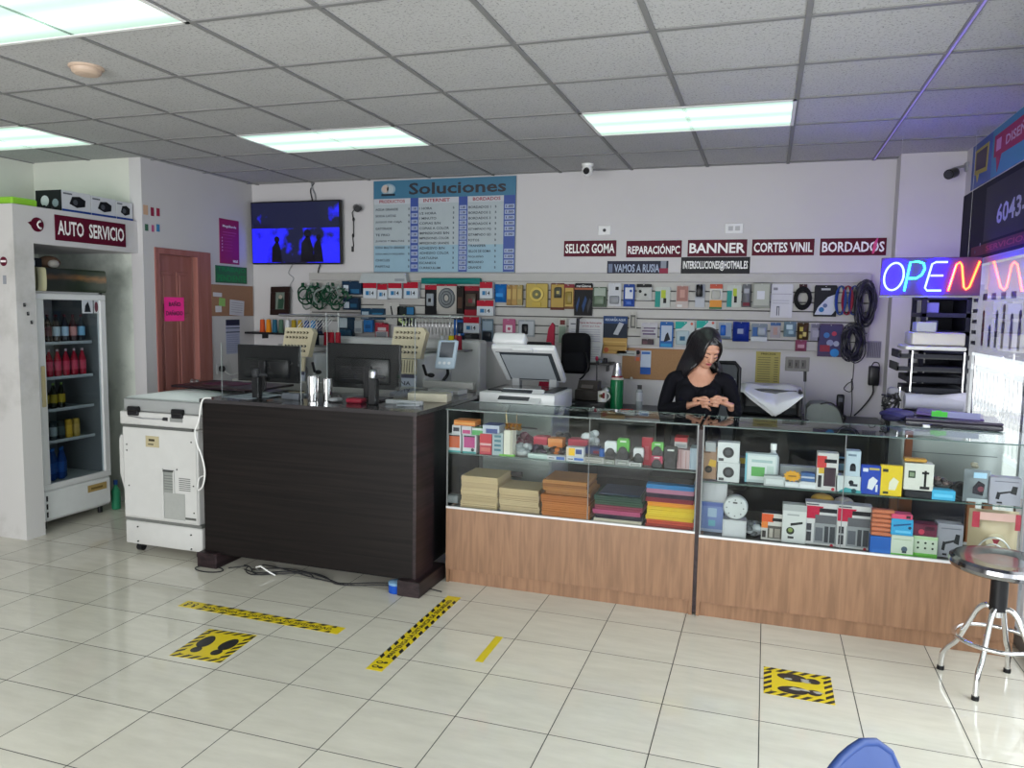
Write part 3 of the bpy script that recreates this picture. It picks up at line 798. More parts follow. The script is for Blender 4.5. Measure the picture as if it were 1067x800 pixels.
ORD = ['leftmost', 'second from the left', 'third from the left', 'fourth from the left', 'fifth from the left', 'sixth from the left', 'rightmost', 'eighth']
def spots(n, y0, y1): return [y0 + (y1 - y0) * k / (n - 1) for k in range(n)]
xa = FX - .12
for k, (y, bc, lc) in enumerate(zip(spots(6, FY0 + .10, FY0 + .47), ['5a1f28', '2a1418', '241820', '1c1c28', '3a2024', '18202a'], ['b9a8a8', '5a2a34', 'b5c3cf', 'a9c0d4', 'c98f8a', '7fb0d0'])):
    bottle(xa, y, 1.384, .205, .027, bc, lc, '5a1420', 'dark soda bottle, %s on the top fridge shelf' % ORD[k if k < 5 else 6], 'bottles on the top fridge shelf')
for k, y in enumerate(spots(6, FY0 + .10, FY0 + .47)):
    bottle(xa, y, 1.124, .205, .0265, 'a3122a', 'c9405a', 'b9a0a8', 'red soda bottle, %s on the second fridge shelf' % ORD[k if k < 5 else 6], 'red bottles on the second fridge shelf')
for k, y in enumerate(spots(3, FY0 + .13, FY0 + .27)):
    bottle(xa, y, .885, .19, .027, '10140c', '9a8420', '6f8a3a', 'dark malt bottle with a gold label, %s on the third fridge shelf' % ORD[k if k < 2 else 6], 'dark bottles on the third fridge shelf')
for k, (y, bc, lc) in enumerate(zip(spots(5, FY0 + .12, FY0 + .39), ['1a2420', '222c30', '1c2422', 'b08a28', 'a98c40'], ['5a6a66', '8f9a9a', '3a4a48', 'c9a030', 'b89a50'])):
    bottle(xa, y, .646, .14, .027, bc, lc, 'a0a0a0', '%s can, %s on the fourth fridge shelf' % ('gold' if k > 2 else 'dark', ORD[k if k < 4 else 6]), 'cans on the fourth fridge shelf', 'can', True)
for k in range(6):
    bottle(xa - .02 - .03 * (k % 2), FY0 + .10 + .04 * k, .335, .24, .029, '123a7a', '1c4f9a', '2a66b0', 'blue water bottle, %s at the bottom of the fridge' % ORD[k if k < 5 else 6], 'blue bottles at the bottom of the fridge')
# clutter on the fridge top
t = thing('product_box', (-5.1, 4.22, 1.93), 'dark box with a pale window lying on top of the drinks fridge', 'box')
MB().box((-5.22, 4.17, 1.93), (-5.06, 4.33, 2.00), c('23262c'), .004).build('carton', t); MB(frame((-5.06, 4.17, 1.93), (0, 1, 0))).rect(.02, .015, .1, .05, .001, c('9fa9b4')).build('window', t)
t = thing('rolled_bag', (-5.08, 4.42, 1.93), 'brown and white crumpled bag on top of the drinks fridge', 'bag')
MB().ell((-5.1, 4.42, 1.975), (.07, .08, .05), c('6b5344', .7)).build('bag', t); MB().ell((-5.045, 4.41, 1.965), (.03, .045, .03), c('b9b4ac', .7)).build('label', t)
t = thing('cleaner_bottle', (-4.9, 4.86, 0), 'small green bottle on the floor between the fridge and the photocopier', 'bottle')
MB().lathe([(.03, 0), (.035, .01), (.035, .15), (.015, .19), (.015, .21)], (-5.0, 4.87, 0), c('2e7d5b', .3), 16).build('body', t); MB().lathe([(.017, .205), (.017, .24)], (-5.0, 4.87, 0), c('1d3f7a'), 12).build('cap', t)

# ============================================================ PHOTOCOPIER AT THE LEFT (its back towards the viewer)
CW = mat('copier_white', (.50, .50, .485), .35); CG = mat('copier_grey', (.27, .28, .28), .45); CL = mat('copier_lid_pale', (.50, .55, .54), .3)
t = thing('photocopier', (-3.76, 4.35, 0), 'old white photocopier with its back panel showing, left of the dark counter', 'photocopier')
MB().box((-4.085, 4.05, .055), (-3.45, 4.66, .215), CW, .012, 2).build('base_cabinet', t)
b = MB()
b.box((-4.09, 4.05, .235), (-3.47, 4.66, .865), CW, .012, 2)
b.box((-4.09, 4.06, .215), (-3.46, 4.64, .236), c('6f716e')).build('body', t)
bd = MB(frame((-4.075, 4.05, 0), (1, 0, 0)))
bd.box((.0, .25, -.002), (.595, .86, .006), CW, .004); bd.build('back_panel', t)
b = MB(frame((-4.075, 4.043, 0), (1, 0, 0)))
b.box((.315, .262, 0), (.332, .60, .010), CW, .004).box((.332, .58, 0), (.415, .592, .010), c('4a4c4a')).box((.332, .44, 0), (.412, .58, .001), c('8d908c')).box((.332, .262, 0), (.50, .44, .001), c('a3a5a1')).box((.41, .44, 0), (.42, .59, .008), CW)
for k in range(6): b.rect(.335, .46 + .018 * k, .408, .466 + .018 * k, .0015, c('6f726e'))
b.build('recessed_duct', t)
b = MB(frame((-4.075, 4.044, 0), (1, 0, 0)))
for i in range(7): b.box((.455, .462 + .013 * i, 0), (.545, .468 + .013 * i, .002), c('7b7d7a'))
b.build('vent_grille', t)
b = MB(frame((-4.075, 4.044, 0), (1, 0, 0))).box((.19, .735, 0), (.30, .81, .0015), c('b3a988')).rect(.215, .775, .265, .790, .002, c('3c3628')).rect(.21, .75, .255, .758, .002, c('4c4638')).box((.50, .27, 0), (.585, .285, .0015), c('5c5e5a')); b.build('rating_label', t)
b = MB(frame((-4.075, 4.044, 0), (1, 0, 0)))
for (u, v) in ((.03, .74), (.03, .70), (.56, .79), (.57, .50), (.44, .60), (.04, .46), (.57, .32), (.1, .18), (.54, .17), (.1, .08), (.54, .075)): b.cyl((u, v, -.004 if v < .2 else 0), (u, v, .003), .005, c('3c3e3c'), seg=10)
b.build('screws', t)
b = MB(); pr = [(0, .34), (-.045, .42), (-.075, .52), (-.075, .76), (-.06, .79), (0, .79)]
b.M = Matrix.Translation((-4.09, 0, 0)) @ Matrix(((1, 0, 0, 0), (0, 0, -1, 4.50), (0, 1, 0, 0), (0, 0, 0, 1)))
b.prism(pr, .0, .40, CW); b.build('side_tray', t)
b = MB().box((-4.10, 4.045, .875), (-3.455, 4.66, .965), CW, .01, 2); b.build('upper_housing', t)
MB().box((-4.07, 4.038, .86), (-3.50, 4.05, .876), c('5d5f5c')).build('panel_gap', t)
b = MB(frame((-4.1, 4.045, 0), (1, 0, 0))).tube([(.08, .935, .006), (.2, .925, .008), (.36, .928, .008)], .004, GREY, 6).cyl((.37, .93, .004), (.40, .93, .004), .012, DGREY).box((.42, .915, 0), (.52, .945, .004), c('8a8c8a')); b.build('scanner_cable', t)
b = MB().box((-4.075, 4.055, .968), (-3.42, 4.62, 1.05), CG, .012, 2); b.build('document_cover', t)
b = MB(); N = 14; vs = []
for yy in (4.06, 4.61):
    for i in range(N + 1):
        a = i / N; vs.append((-4.07 + .645 * a, yy, 1.05 + .042 * math.sin(PI * a) ** .7))
b.add(vs, [(i, i + 1, N + 2 + i, N + 1 + i) for i in range(N)] + [tuple(range(N, -1, -1)), tuple(range(N + 1, 2 * N + 2))], CL, True); b.build('lid_top', t)
for x in (-3.98, -3.62):
    MB().box((x - .045, 4.03, .94), (x + .045, 4.06, 1.0), BLACK, .006).cyl((x - .03, 4.035, .985), (x + .05, 4.035, .985), .017, BLACK, seg=12).build('hinge', t)
b = MB().box((-3.455, 4.10, .25), (-3.435, 4.60, .84), c('b4b6b8'), .004)
for k in range(5): b.box((-3.436, 4.10, .30 + .11 * k), (-3.428, 4.16, .36 + .11 * k), c('3d4043') if k % 2 else c('77797c'))
b.build('side_connectors', t)
for (x, y) in ((-4.0, 4.10), (-3.50, 4.10), (-4.0, 4.6), (-3.50, 4.6)):
    w_ = MB().cyl((x - .02, y, .026), (x + .02, y, .026), .026, BLACK, seg=16).box((x - .024, y - .02, .03), (x + .024, y + .02, .056), BLACK, .003); w_.build('caster', t)
# dark board lying on the lid
t = thing('dark_board', (-3.65, 4.6, 1.1), 'flat dark maroon board lying across the top of the left photocopier', 'board')
b = MB().box((-3.99, 4.40, 1.096), (-3.28, 4.85, 1.112), c('2a1d24', .35), .003); b.build('board', t)
MB().box((-3.85, 4.56, 1.112), (-3.55, 4.76, 1.114), c('5c2340')).build('maroon_patch', t)
# papers beside it on the counter end
for k in range(3):
    b = MB(Matrix.Translation((-3.2 + .05 * k, 4.2 + .07 * k, 1.089 + .004 * k)) @ Matrix.Rotation(.3 * k - .2, 4, 'Z')).box((-.12, -.09, 0), (.12, .09, .003), c('9aa3ac', .5))
    tag(b.build('paper_sheet'), ['lowest grey sheet of the three fanned at the left counter end', 'middle sheet of the three fanned at the left counter end', 'top grey sheet of the three fanned at the left counter end'][k], 'paper', 'papers on the counter end')
pts = [(-3.33, 4.02, 1.092), (-3.36, 3.985, 1.09), (-3.375, 3.975, 1.04), (-3.39, 3.972, .95), (-3.42, 3.972, .88), (-3.41, 3.975, .80), (-3.375, 3.975, .72), (-3.355, 3.975, .62), (-3.38, 3.985, .53), (-3.42, 4.0, .495), (-3.45, 4.02, .50), (-3.455, 4.045, .56), (-3.42, 4.09, .575)]
def smooth_path(p, n=6):
    p = [Vector(q) for q in p]; out = []
    for i in range(len(p) - 1):
        a = p[max(i - 1, 0)]; b_ = p[i]; c_ = p[i + 1]; d = p[min(i + 2, len(p) - 1)]
        for k in range(n):
            t_ = k / n
            out.append(.5 * ((2 * b_) + (c_ - a) * t_ + (2 * a - 5 * b_ + 4 * c_ - d) * t_ * t_ + (-a + 3 * b_ - 3 * c_ + d) * t_ ** 3))
    out.append(p[-1]); return out
t = thing('white_cable', (-3.4, 4.0, .5), 'long white power cord looping down from the dark counter to the left photocopier', 'cord')
MB().tube(smooth_path(pts), .0055, CABLE_W, 8).build('lead', t)
MB().box((-3.44, 4.07, .555), (-3.40, 4.11, .60), BLACK, .006).build('plug', t)

# ============================================================ THINGS ON THE DARK COUNTER
CT = 1.088
MON = mat('monitor_back_plastic', (.008, .009, .010), .25, spec=.3)


def monitor(x0, x1, zt, y, label, sx):
    t = thing('computer_monitor', ((x0 + x1) / 2, y, CT), label, 'monitor', 'computer monitors on the dark counter')
    b = MB().box((x0, y, CT + .07), (x1, y + .018, zt), MON, .005); b.build('screen_panel', t)
    b = MB().box((x0 + .07, y - .022, CT + .10), (x1 - .07, y + .001, zt - .09), MON, .015, 2); b.build('rear_housing', t)
    b = MB(frame((x0, y - .0225, 0), (1, 0, 0)))
    for k in range(8): b.box((.12, CT + .13 + .011 * k, 0), (x1 - x0 - .12, CT + .134 + .011 * k, .001), BLACK)
    b.build('vent_slots', t)
    xm = (x0 + x1) / 2 + sx
    MB().box((xm - .025, y - .045, CT + .012), (xm + .025, y - .02, CT + .22), BLACK, .006).build('stand_neck', t)
    MB().box((xm - .12, y - .08, CT), (xm + .12, y + .1, CT + .013), BLACK, .005).build('stand_base', t)
    MB().box((x0 + .006, y + .018, CT + .078), (x1 - .006, y + .0185, zt - .008), mat('dark_display', (.02, .02, .03), .1)).build('display', t)


monitor(-3.50, -3.00, 1.412, 4.50, 'dark flat monitor seen from behind, at the left end of the dark counter', -.02)
monitor(-2.735, -2.20, 1.448, 4.42, 'larger dark monitor seen from behind, right half of the dark counter', .05)


def acrylic(x0, x1, y, zt, label):
    t = thing('acrylic_screen', ((x0 + x1) / 2, y, CT), label, 'acrylic screen', 'clear acrylic sneeze screens')
    MB().box((x0, y, CT), (x1, y + .004, zt), ACRYLIC).build('panel', t)
    for xf in (x0 + .05, x1 - .11):
        b = MB(); b.M = Matrix(((0, 0, 1, xf), (1, 0, 0, y - .07), (0, 1, 0, CT), (0, 0, 0, 1)))
        b.prism([(0, 0), (.15, 0), (.15, .012), (.095, .22), (.075, .24), (.055, .22), (.0, .012)], 0, .004, ACRYLIC); b.build('foot', t)
    MB().box((x0, y - .0004, CT), (x0 + .003, y + .0044, zt), mat('polished_acrylic_edge', (.22, .25, .25), .15)).box((x1 - .003, y - .0004, CT), (x1, y + .0044, zt), mat('polished_acrylic_edge', (.22, .25, .25), .15)).build('edge', t)


acrylic(-3.33, -2.735, 4.12, 1.44, 'clear acrylic counter screen standing before the left monitor')
acrylic(-2.55, -1.955, 4.12, 1.62, 'tall clear acrylic counter screen standing before the right monitor')
for (x, y, h, lab) in ((-3.10, 4.17, .19, 'black upright phone stand before the left monitor'), (-2.275, 4.20, .215, 'black upright webcam stand with a silver top before the right monitor')):
    t = thing('webcam_stand', (x, y, CT), lab, 'webcam stand')
    MB().box((x - .026, y - .02, CT), (x + .026, y + .03, CT + h * .75), BLACK, .006).build('body', t)
    MB().box((x - .022, y - .025, CT + h * .72), (x + .022, y + .02, CT + h), STEEL if x > -3 else DGREY, .012, 2).build('head', t)
    MB().cyl((x + .026, y, CT + h * .8), (x + .08, y, CT + h * .8), .009, DGREY, seg=10).build('clip', t)
for k, (x, r, h) in enumerate(((-2.70, .040, .155), (-2.625, .034, .14))):
    t = thing('steel_cup', (x, 4.22, CT), ['wide shiny steel tumbler between the two monitors', 'narrower shiny steel tumbler beside the wide one between the monitors'][k], 'cup', 'steel tumblers')
    MB().lathe([(r * .82, 0), (r * .84, .004), (r, h), (r * .93, h), (r * .8, .01), (0, .01)], (x, 4.20 + .05 * k, CT), CHROME, 24).build('cup', t)
b = MB().box((-2.93, 4.19, CT), (-2.80, 4.25, CT + .045), c('6d7078', .4), .004).rect(0, 0, .001, .001, 0, WHITE)
b = MB().box((-2.93, 4.19, CT), (-2.80, 4.25, CT + .04), c('6d7078', .4), .004)
tag(b.build('stapler_box'), 'small grey block standing at the foot of the left monitor', 'box')
b = MB().box((-2.47, 4.2, CT), (-2.36, 4.28, CT + .03), c('8d2436', .4), .01, 2)
t = tag(b.build('red_gadget'), 'small red and grey gadget under the right monitor', 'gadget')
b = MB().ell((-2.55, 4.22, CT + .015), (.04, .055, .015), c('b9bcc0', .3)); tag(b.build('computer_mouse'), 'pale computer mouse beside the steel tumblers on the dark counter', 'mouse')
b = MB().box((-2.23, 4.27, CT + .0), (-1.98, 4.30, CT + .028), c('a0a3a6', .3), .004); tag(b.build('keyboard'), 'long pale bar-shaped keyboard edge right of the webcam stand', 'keyboard')
for k, (x, y, w, d, rot, cc) in enumerate(((-3.0, 4.4, .30, .12, .05, '8d9196'), (-2.06, 4.25, .14, .09, .4, 'a9adb2'), (-2.12, 4.76, .24, .14, .15, 'b4b5b2'), (-2.12, 5.0, .26, .12, -.2, 'a7a8a6'))):
    b = MB(Matrix.Translation((x, y, CT)) @ Matrix.Rotation(rot, 4, 'Z')).box((-w / 2, -d / 2, 0), (w / 2, d / 2, .012 if k < 2 else .03), c(cc, .5), .003)
    tag(b.build('paper_stack'), ['grey paper pile at the foot of the left monitor', 'small crumpled clear packet beside the right acrylic foot', 'pale box lid on the right wing of the dark counter', 'pale packet furthest back on the right wing of the dark counter'][k], 'paper pile')
t = thing('card_box', (-2.0, 4.52, CT), 'cream business card box at the right edge of the dark counter', 'box')
MB(Matrix.Translation((-2.04, 4.52, CT)) @ Matrix.Rotation(.15, 4, 'Z')).box((-.13, -.06, 0), (.13, .06, .055), c('b5b09e', .6), .003).build('box', t)
MB(frame((-2.158, 4.4435, CT), (.988, .15, 0))).rect(.02, .02, .05, .045, .001, BLACK).rect(.07, .02, .2, .03, .001, c('7a7768')).build('printed_face', t)

# ============================================================ EMBROIDERY MACHINE
EM = mat('embroidery_machine_cream', srgb('c3b99d'), .45); EMW = mat('embroidery_machine_white', (.52, .53, .53), .4); EG = mat('embroidery_machine_grey', (.20, .20, .20), .4)
t = thing('embroidery_machine', (-3.1, 5.6, 0), 'two-head cream industrial embroidery machine with a thread rail, behind the dark counter', 'embroidery machine')
# body
b = MB().box((-4.0, 5.70, 0), (-2.2, 6.10, .78), EMW, .01).box((-4.1, 5.55, .78), (-2.05, 6.2, .83), EG, .005); b.build('stand', t)
b = MB().box((-4.0, 5.98, .83), (-2.25, 6.16, 1.42), EMW, .015); b.build('beam', t)
MB().box((-4.1, 5.20, 1.02), (-2.0, 5.27, 1.09), mat('embroidery_bar', (.30, .30, .29), .4), .004).build('frame_bar', t)
MB().box((-2.40, 5.19, 1.095), (-2.0, 5.25, 1.15), mat('embroidery_bar', (.30, .30, .29), .4), .004).build('frame_bar', t)
for x in (-4.05, -2.05): MB().box((x, 5.24, .86), (x + .05, 5.9, 1.0), EG, .004).build('side_frame', t)
for x in (-3.9, -2.7): MB().box((x, 5.3, .0), (x + .06, 5.4, 1.02), EG, .004).build('table_leg', t)


def emb_head(xc, zb, y, sgn):
    b = MB().box((xc - .10, y + .12, zb - .30), (xc + .10, 6.0, zb + .02), EMW, .02, 2)
    b.cyl((xc - .02, y + .11, zb - .13), (xc - .02, y + .13, zb - .13), .055, GREY, seg=20)
    hd = b.build('sewing_head', t)
    P = [(-.125, 0), (.105, 0), (.16, .25), (-.085, .25)]
    F = frame((xc, y, zb), (1, 0, 0), (0, .12, 1))
    b = MB(F); b.prism([(-.125, 0), (.10, 0), (.14, .235), (-.10, .235)], 0, .03, EM); b.prism([(.10, 0), (.13, 0), (.17, .20), (.14, .235)], -.03, .03, EM)
    nc = b.build('needle_case', t)
    b = MB(F)
    for r, v in enumerate((.045, .085, .155, .195)):
        for k in range(7):
            u = -.10 + .014 * (v / .06) * .6 + .031 * k
            b.cyl((u, v, .03), (u, v, .046), .0095, DGREY if r < 2 else c('6b6250'), seg=9)
            b.cyl((u, v, .046), (u, v, .049), .006, c('c9c2aa'), seg=8)
    b.build('tension_knobs', nc)
    b = MB(F).box((-.12, -.12, .0), (.095, -.005, .028), EM, .004)
    for k in range(9): b.box((-.11 + .022 * k, -.11, .028), (-.105 + .022 * k, -.015, .031), c('5b5647'))
    b.build('take_up_levers', nc)
    b = MB(F).box((-.12, -.26, .0), (.10, -.125, .02), c('b8bfd0', .5), .003).box((-.12, -.15, .02), (.10, -.125, .021), c('4a4c60')).text('JANA', -.09, -.215, .06, -.175, .0215, c('3d4150')); b.build('front_plate', nc)
    b = MB(F).box((-.12, -.32, .0), (.10, -.265, .015), c('33353a'), .003)
    for k in range(5): b.cyl((-.08 + .035 * k, -.32, .008), (-.08 + .035 * k, -.36, .008), .004, STEEL, seg=8)
    b.build('needle_bars', nc)
    b = MB().tube([(xc + .12, y + .05, zb - .05), (xc + .16, y + .02, zb - .12), (xc + .19, y, zb - .12)], .012, BLACK, 8).ell((xc + .21, y - .005, zb - .12), (.03, .02, .018), BLACK); b.build('handwheel_lever', t)


emb_head(-3.66, 1.27, 5.45, 1)
emb_head(-2.60, 1.30, 5.32, 1)
# thread rail with hooks on two posts
b = MB().cyl((-4.10, 5.85, 1.60), (-2.35, 5.85, 1.615), .012, STEEL, seg=10); b.build('thread_rail', t)
for k in range(28):
    x = -3.76 + .028 * k if k < 11 else -2.86 + .030 * (k - 11)
    MB().tube([(x, 5.85, 1.60), (x - .005, 5.78, 1.605), (x - .03, 5.73, 1.55), (x - .07, 5.71, 1.49), (x - .10, 5.71, 1.475)] if k < 11 else [(x, 5.85, 1.61), (x, 5.79, 1.61), (x + .006, 5.77, 1.56), (x + .008, 5.77, 1.47)], .0035, STEEL, 6).build('thread_guide', t)
for x in (-3.62, -3.50, -2.46): MB().cyl((x, 5.84, 1.15), (x, 5.84, 1.63), .008, c('c6c8c8', .3), seg=10).build('rail_post', t)
MB().box((-4.05, 5.76, 1.335), (-2.3, 5.95, 1.35), EG).build('cone_tray', t)
# control panel
P = Vector((-2.215, 5.20, 1.345)); F = frame(P, (.98, .2, 0), (.10, .12, 1))
b = MB(F).box((-.075, -.105, -.02), (.075, .11, .012), c('b5c6d4', .35), .014, 2); cp = b.build('control_panel', t)
MB(F).box((-.05, -.02, .012), (.05, .095, .014), c('39414c', .12)).build('display', cp)
b = MB(F)
for k in range(3): b.cyl((-.04 + .035 * k, -.06, .012), (-.04 + .035 * k, -.06, .016), .011, c('e0e4e8', .3), seg=14)
b.build('button', cp)
MB().tube(smooth_path([(-2.22, 5.22, 1.26), (-2.23, 5.26, 1.2), (-2.27, 5.26, 1.14), (-2.28, 5.25, 1.08)]), .012, BLACK, 8).build('panel_arm', t)
# thread cones standing on the tray
for k, (x, cc, nm) in enumerate(((-3.78, '1c4a3a', 'dark green'), (-3.70, '1f2430', 'black'), (-3.60, 'a3122c', 'crimson'), (-3.55, 'b01830', 'bright red'), (-3.49, 'a81a2e', 'deep red'), (-2.52, 'c9ccd0', 'white'), (-2.44, 'd9c81c', 'yellow'), (-2.37, '8d2a3a', 'maroon'))):
    tt = thing('thread_cone', (x, 5.83, 1.35), nm + ' thread cone on the tray of the embroidery machine', 'thread cone', 'thread cones on the embroidery machine')
    MB().lathe([(.025, 0), (.024, .008), (.022, .11), (.014, .115)], (x, 5.81 + .002 * k, 1.35), c(cc, .7), 14).build('thread', tt)
    MB().lathe([(.012, .113), (.010, .13)], (x, 5.81 + .002 * k, 1.35), c('c8c4b8'), 10).build('core', tt)
# white hoop holder showing above the right monitor
b = MB().box((-3.03, 5.30, 1.375), (-2.87, 5.33, 1.40), c('a9b3bd'), .006).box((-3.03, 5.30, 1.33), (-3.005, 5.33, 1.40), c('a9b3bd'), .006).box((-2.895, 5.30, 1.33), (-2.87, 5.33, 1.40), c('a9b3bd'), .006).box((-2.96, 5.31, 1.0), (-2.94, 5.33, 1.38), EG)
b = b.build('hoop_arm', t)
# wall shelf with spools, left of the machine
t = thing('spool_shelf', (-4.5, 6.4, 1.41), 'small black wall shelf carrying coloured thread spools under the dark picture frame', 'shelf')
MB().box((-4.83, 6.32, 1.405), (-4.0, 6.498, 1.425), BLACK, .003).build('board', t)
for x in (-4.7, -4.15): MB().box((x, 6.42, 1.36), (x + .015, 6.498, 1.405), BLACK).build('bracket', t)
sc = [('c8552a', 'rust red'), ('e08a1c', 'orange'), ('2a5f78', 'teal blue'), ('4c6a5a', 'grey green'), ('d6d8dc', 'white'), ('a08a2a', 'olive gold'), ('b59a30', 'mustard'), ('33508a', 'denim blue'), ('2f7fb5', 'sky blue'), ('24304a', 'navy')]
for k, (cc, nm) in enumerate(sc):
    x = -4.66 + .071 * k
    tt = thing('thread_spool', (x, 6.38, 1.425), nm + ' thread spool standing on the small black wall shelf', 'thread spool', 'thread spools on the wall shelf')
    MB().lathe([(.029, 0), (.029, .006), (.026, .012), (.022, .12), (.013, .124)], (x, 6.375, 1.425), c(cc, .65), 14).build('thread', tt)
    MB().lathe([(.012, .122), (.012, .134)], (x, 6.375, 1.425), c('b9b6ac'), 10).build('core', tt)
# door stop / socket at the lower left
t = thing('wall_socket', (XL, 5.98, 1.05), 'pale wall socket with a black round plug low on the left wall', 'socket')
MB(frame((XL, 5.93, 1.04), (0, 1, 0))).box((0, 0, 0), (.10, .09, .008), c('c2c2c6'), .003).build('plate', t); MB(frame((XL, 5.98, 1.085), (0, 1, 0))).cyl((0, 0, .008), (0, 0, .04), .028, BLACK, seg=18).build('plug', t)
MB(frame((XL, 5.98, 1.085), (0, 1, 0))).tube(smooth_path([(0, 0, .03), (.1, -.06, .04), (.3, -.05, .03), (.45, -.06, .03)]), .006, CABLE_W, 6).build('cord', t)

# ============================================================ BACK WALL
# television
a = Vector((-4.80, 0, 2.08)); TVW, TVH = .985, .595
t = thing('television', (-4.31, 6.42, 2.08), 'flat television showing a blue picture, high in the left corner of the back wall', 'television')
M = frame((-4.80, 6.42, 2.08), (1, 0, 0), (0, -.03, 1))
MB(M).box((0, 0, -.045), (TVW, TVH, 0), BLACK, .006).build('housing', t)
SCR = bpy.data.materials.new('television_picture'); SCR.use_nodes = True
_nt = SCR.node_tree; _b = _nt.nodes['Principled BSDF']; _b.inputs['Base Color'].default_value = (0, 0, 0, 1); _b.inputs['Roughness'].default_value = .2
_tc = _nt.nodes.new('ShaderNodeTexCoord'); _sp = _nt.nodes.new('ShaderNodeSeparateXYZ'); _nt.links.new(_tc.outputs['Object'], _sp.inputs[0])
_nz = _nt.nodes.new('ShaderNodeTexNoise'); _nz.inputs['Scale'].default_value = 5.5; _nz.inputs['Detail'].default_value = 3
_nt.links.new(_tc.outputs['Object'], _nz.inputs['Vector'])
_h = M_(_nt, 'MULTIPLY', _sp.outputs[2], 1.7)
_side = M_(_nt, 'MULTIPLY', M_(_nt, 'ABSOLUTE', M_(_nt, 'SUBTRACT', _sp.outputs[0], 0.02)), .9)
_v = M_(_nt, 'ADD', M_(_nt, 'SUBTRACT', M_(_nt, 'MULTIPLY', _nz.outputs[0], 1.5), .62), M_(_nt, 'SUBTRACT', _side, M_(_nt, 'MULTIPLY', M_(_nt, 'GREATER_THAN', _sp.outputs[2], .34), .42)))
_cr = _nt.nodes.new('ShaderNodeValToRGB')
_cr.color_ramp.elements[0].position = .18; _cr.color_ramp.elements[0].color = (.004, .005, .02, 1)
_cr.color_ramp.elements[1].position = .42; _cr.color_ramp.elements[1].color = (.012, .012, .85, 1)
_nt.links.new(_v, _cr.inputs[0]); _nt.links.new(_cr.outputs[0], _b.inputs['Emission Color']); _b.inputs['Emission Strength'].default_value = 1.0
sc_ = MB(M).rect(.012, .016, TVW - .012, TVH - .012, .001, SCR).build('screen', t)
b = MB(M)
for (u, v, r, h) in ((.28, .02, .055, .24), (.62, .02, .07, .30), (.74, .02, .05, .26)):
    b.poly([(u - r, v), (u + r * 1.2, v), (u + r * .9, v + h * .5), (u + r * .5, v + h * .8), (u, v + h * .82), (u - r * .8, v + h * .6)], .0016, mat('screen_dark_area', (.003, .003, .01), .2)); b.disc(u + .01, v + h * .9, r * .55, .0016, mat('screen_dark_area', (.003, .003, .01), .2))
b.build('picture_silhouette', t)
MB().box((-4.45, 6.466, 2.25), (-4.2, 6.5, 2.5), DGREY).build('wall_bracket', t)
b = MB().tube(smooth_path([(-4.17, 6.49, 2.85), (-4.16, 6.48, 2.80), (-4.13, 6.48, 2.74), (-4.12, 6.47, 2.66)]), .007, GREY, 6).tube(smooth_path([(-4.14, 6.49, 2.85), (-4.18, 6.485, 2.78), (-4.15, 6.48, 2.66)]), .005, DGREY, 6).tube(smooth_path([(-4.38, 6.47, 2.08), (-4.43, 6.48, 2.0), (-4.38, 6.49, 1.95), (-4.42, 6.49, 1.88), (-4.39, 6.49, 1.82)]), .004, GREY, 6).tube(smooth_path([(-4.07, 6.47, 2.08), (-4.10, 6.48, 2.0), (-4.06, 6.49, 1.93), (-4.09, 6.49, 1.86)]), .006, DGREY, 6)
b.build('cables', t)
# menu board
t = thing('menu_board', (-2.82, 6.49, 2.0), 'large blue and grey Soluciones price board up against the ceiling', 'price board')
MWd, MHt = 1.385, .838
M = frame((-3.505, 6.49, 2.005), (1, 0, 0))
TEAL = mat('board_teal', srgb('2d6684'), .5); PALE = mat('board_pale', srgb('82a0b2'), .55); DB = mat('board_dark_blue', srgb('26418a'), .5); PW = mat('board_plate', srgb('8d99b8'), .5); GW = mat('board_light', srgb('9ba5ab'), .5); RED = c('9a3a44')
b = MB(M).box((0, 0, 0), (MWd, MHt, .008), c('8f9ca6'), .001); b.build('board', t)
b = MB(M).rect(0, MHt - .165, MWd, MHt - .003, .0088, TEAL)
for k, (u0, u1, s0, s1) in enumerate(((.005, .375, .375, .455), (.455, .85, .85, .935), (.935, 1.275, 1.275, MWd - .003))):
    b.rect(u0, .01, u1, MHt - .215, .0086, PALE); b.rect(u0, .25, u1, MHt - .215, .0089, GW); b.rect(s0, .01, s1, MHt - .165, .0088, DB); b.rect(u0, MHt - .215, u1, MHt - .165, .0089, c('b9bec6'))
b.disc(.15, MHt - .08, .075, .0092, c('8fa6b4'), .05); b.disc(.12, MHt - .075, .035, .0095, c('c3b2a8')); b.disc(.17, MHt - .08, .035, .0095, c('a9b8c0')); b.rect(.08, MHt - .14, .22, MHt - .12, .0095, c('2a3340'))
b.build('printed_panels', t)
b = MB(M).text('Soluciones', .36, MHt - .135, MWd - .09, MHt - .03, .0098, TXTK); b.build('title_lettering', t)
cols = [(.02, .36, .385, .448, ['AGUA GRANDE', 'SODA LATAS', 'JUGOS DE CAJA', 'GATORADE', 'TE FRIO', 'JUGOS Y MALTAS', 'SODA MALTA GRANDE', 'SODA MALTA PEQUEÑA', 'CHICLES', 'PAPITAS'], 'PRODUCTOS'),
        (.465, .80, .858, .925, ['1 HORA', '1/2 HORA', '1 MINUTO', 'COPIAS B/N', 'COPIAS A COLOR', 'IMPRESIONES B/N', 'IMPRESIONES COLOR', 'IMPRESIONES GRANDE', 'ADHESIVO B/N', 'ADHESIVO COLOR', 'CARTULINA', 'ESCANEOS', 'CURRICULUM'], 'INTERNET'),
        (.945, 1.20, 1.285, 1.375, ['BORDADOS 1', 'BORDADOS 2', 'BORDADOS 3', 'BORDADOS 4', 'ESTAMPADO PQ', 'ESTAMPADO GD', 'FOTOS', 'TRANSFER', 'SELLOS DE GOMA', 'PEQUEÑO', 'MEDIANO', 'GRANDE'], 'BORDADOS')]
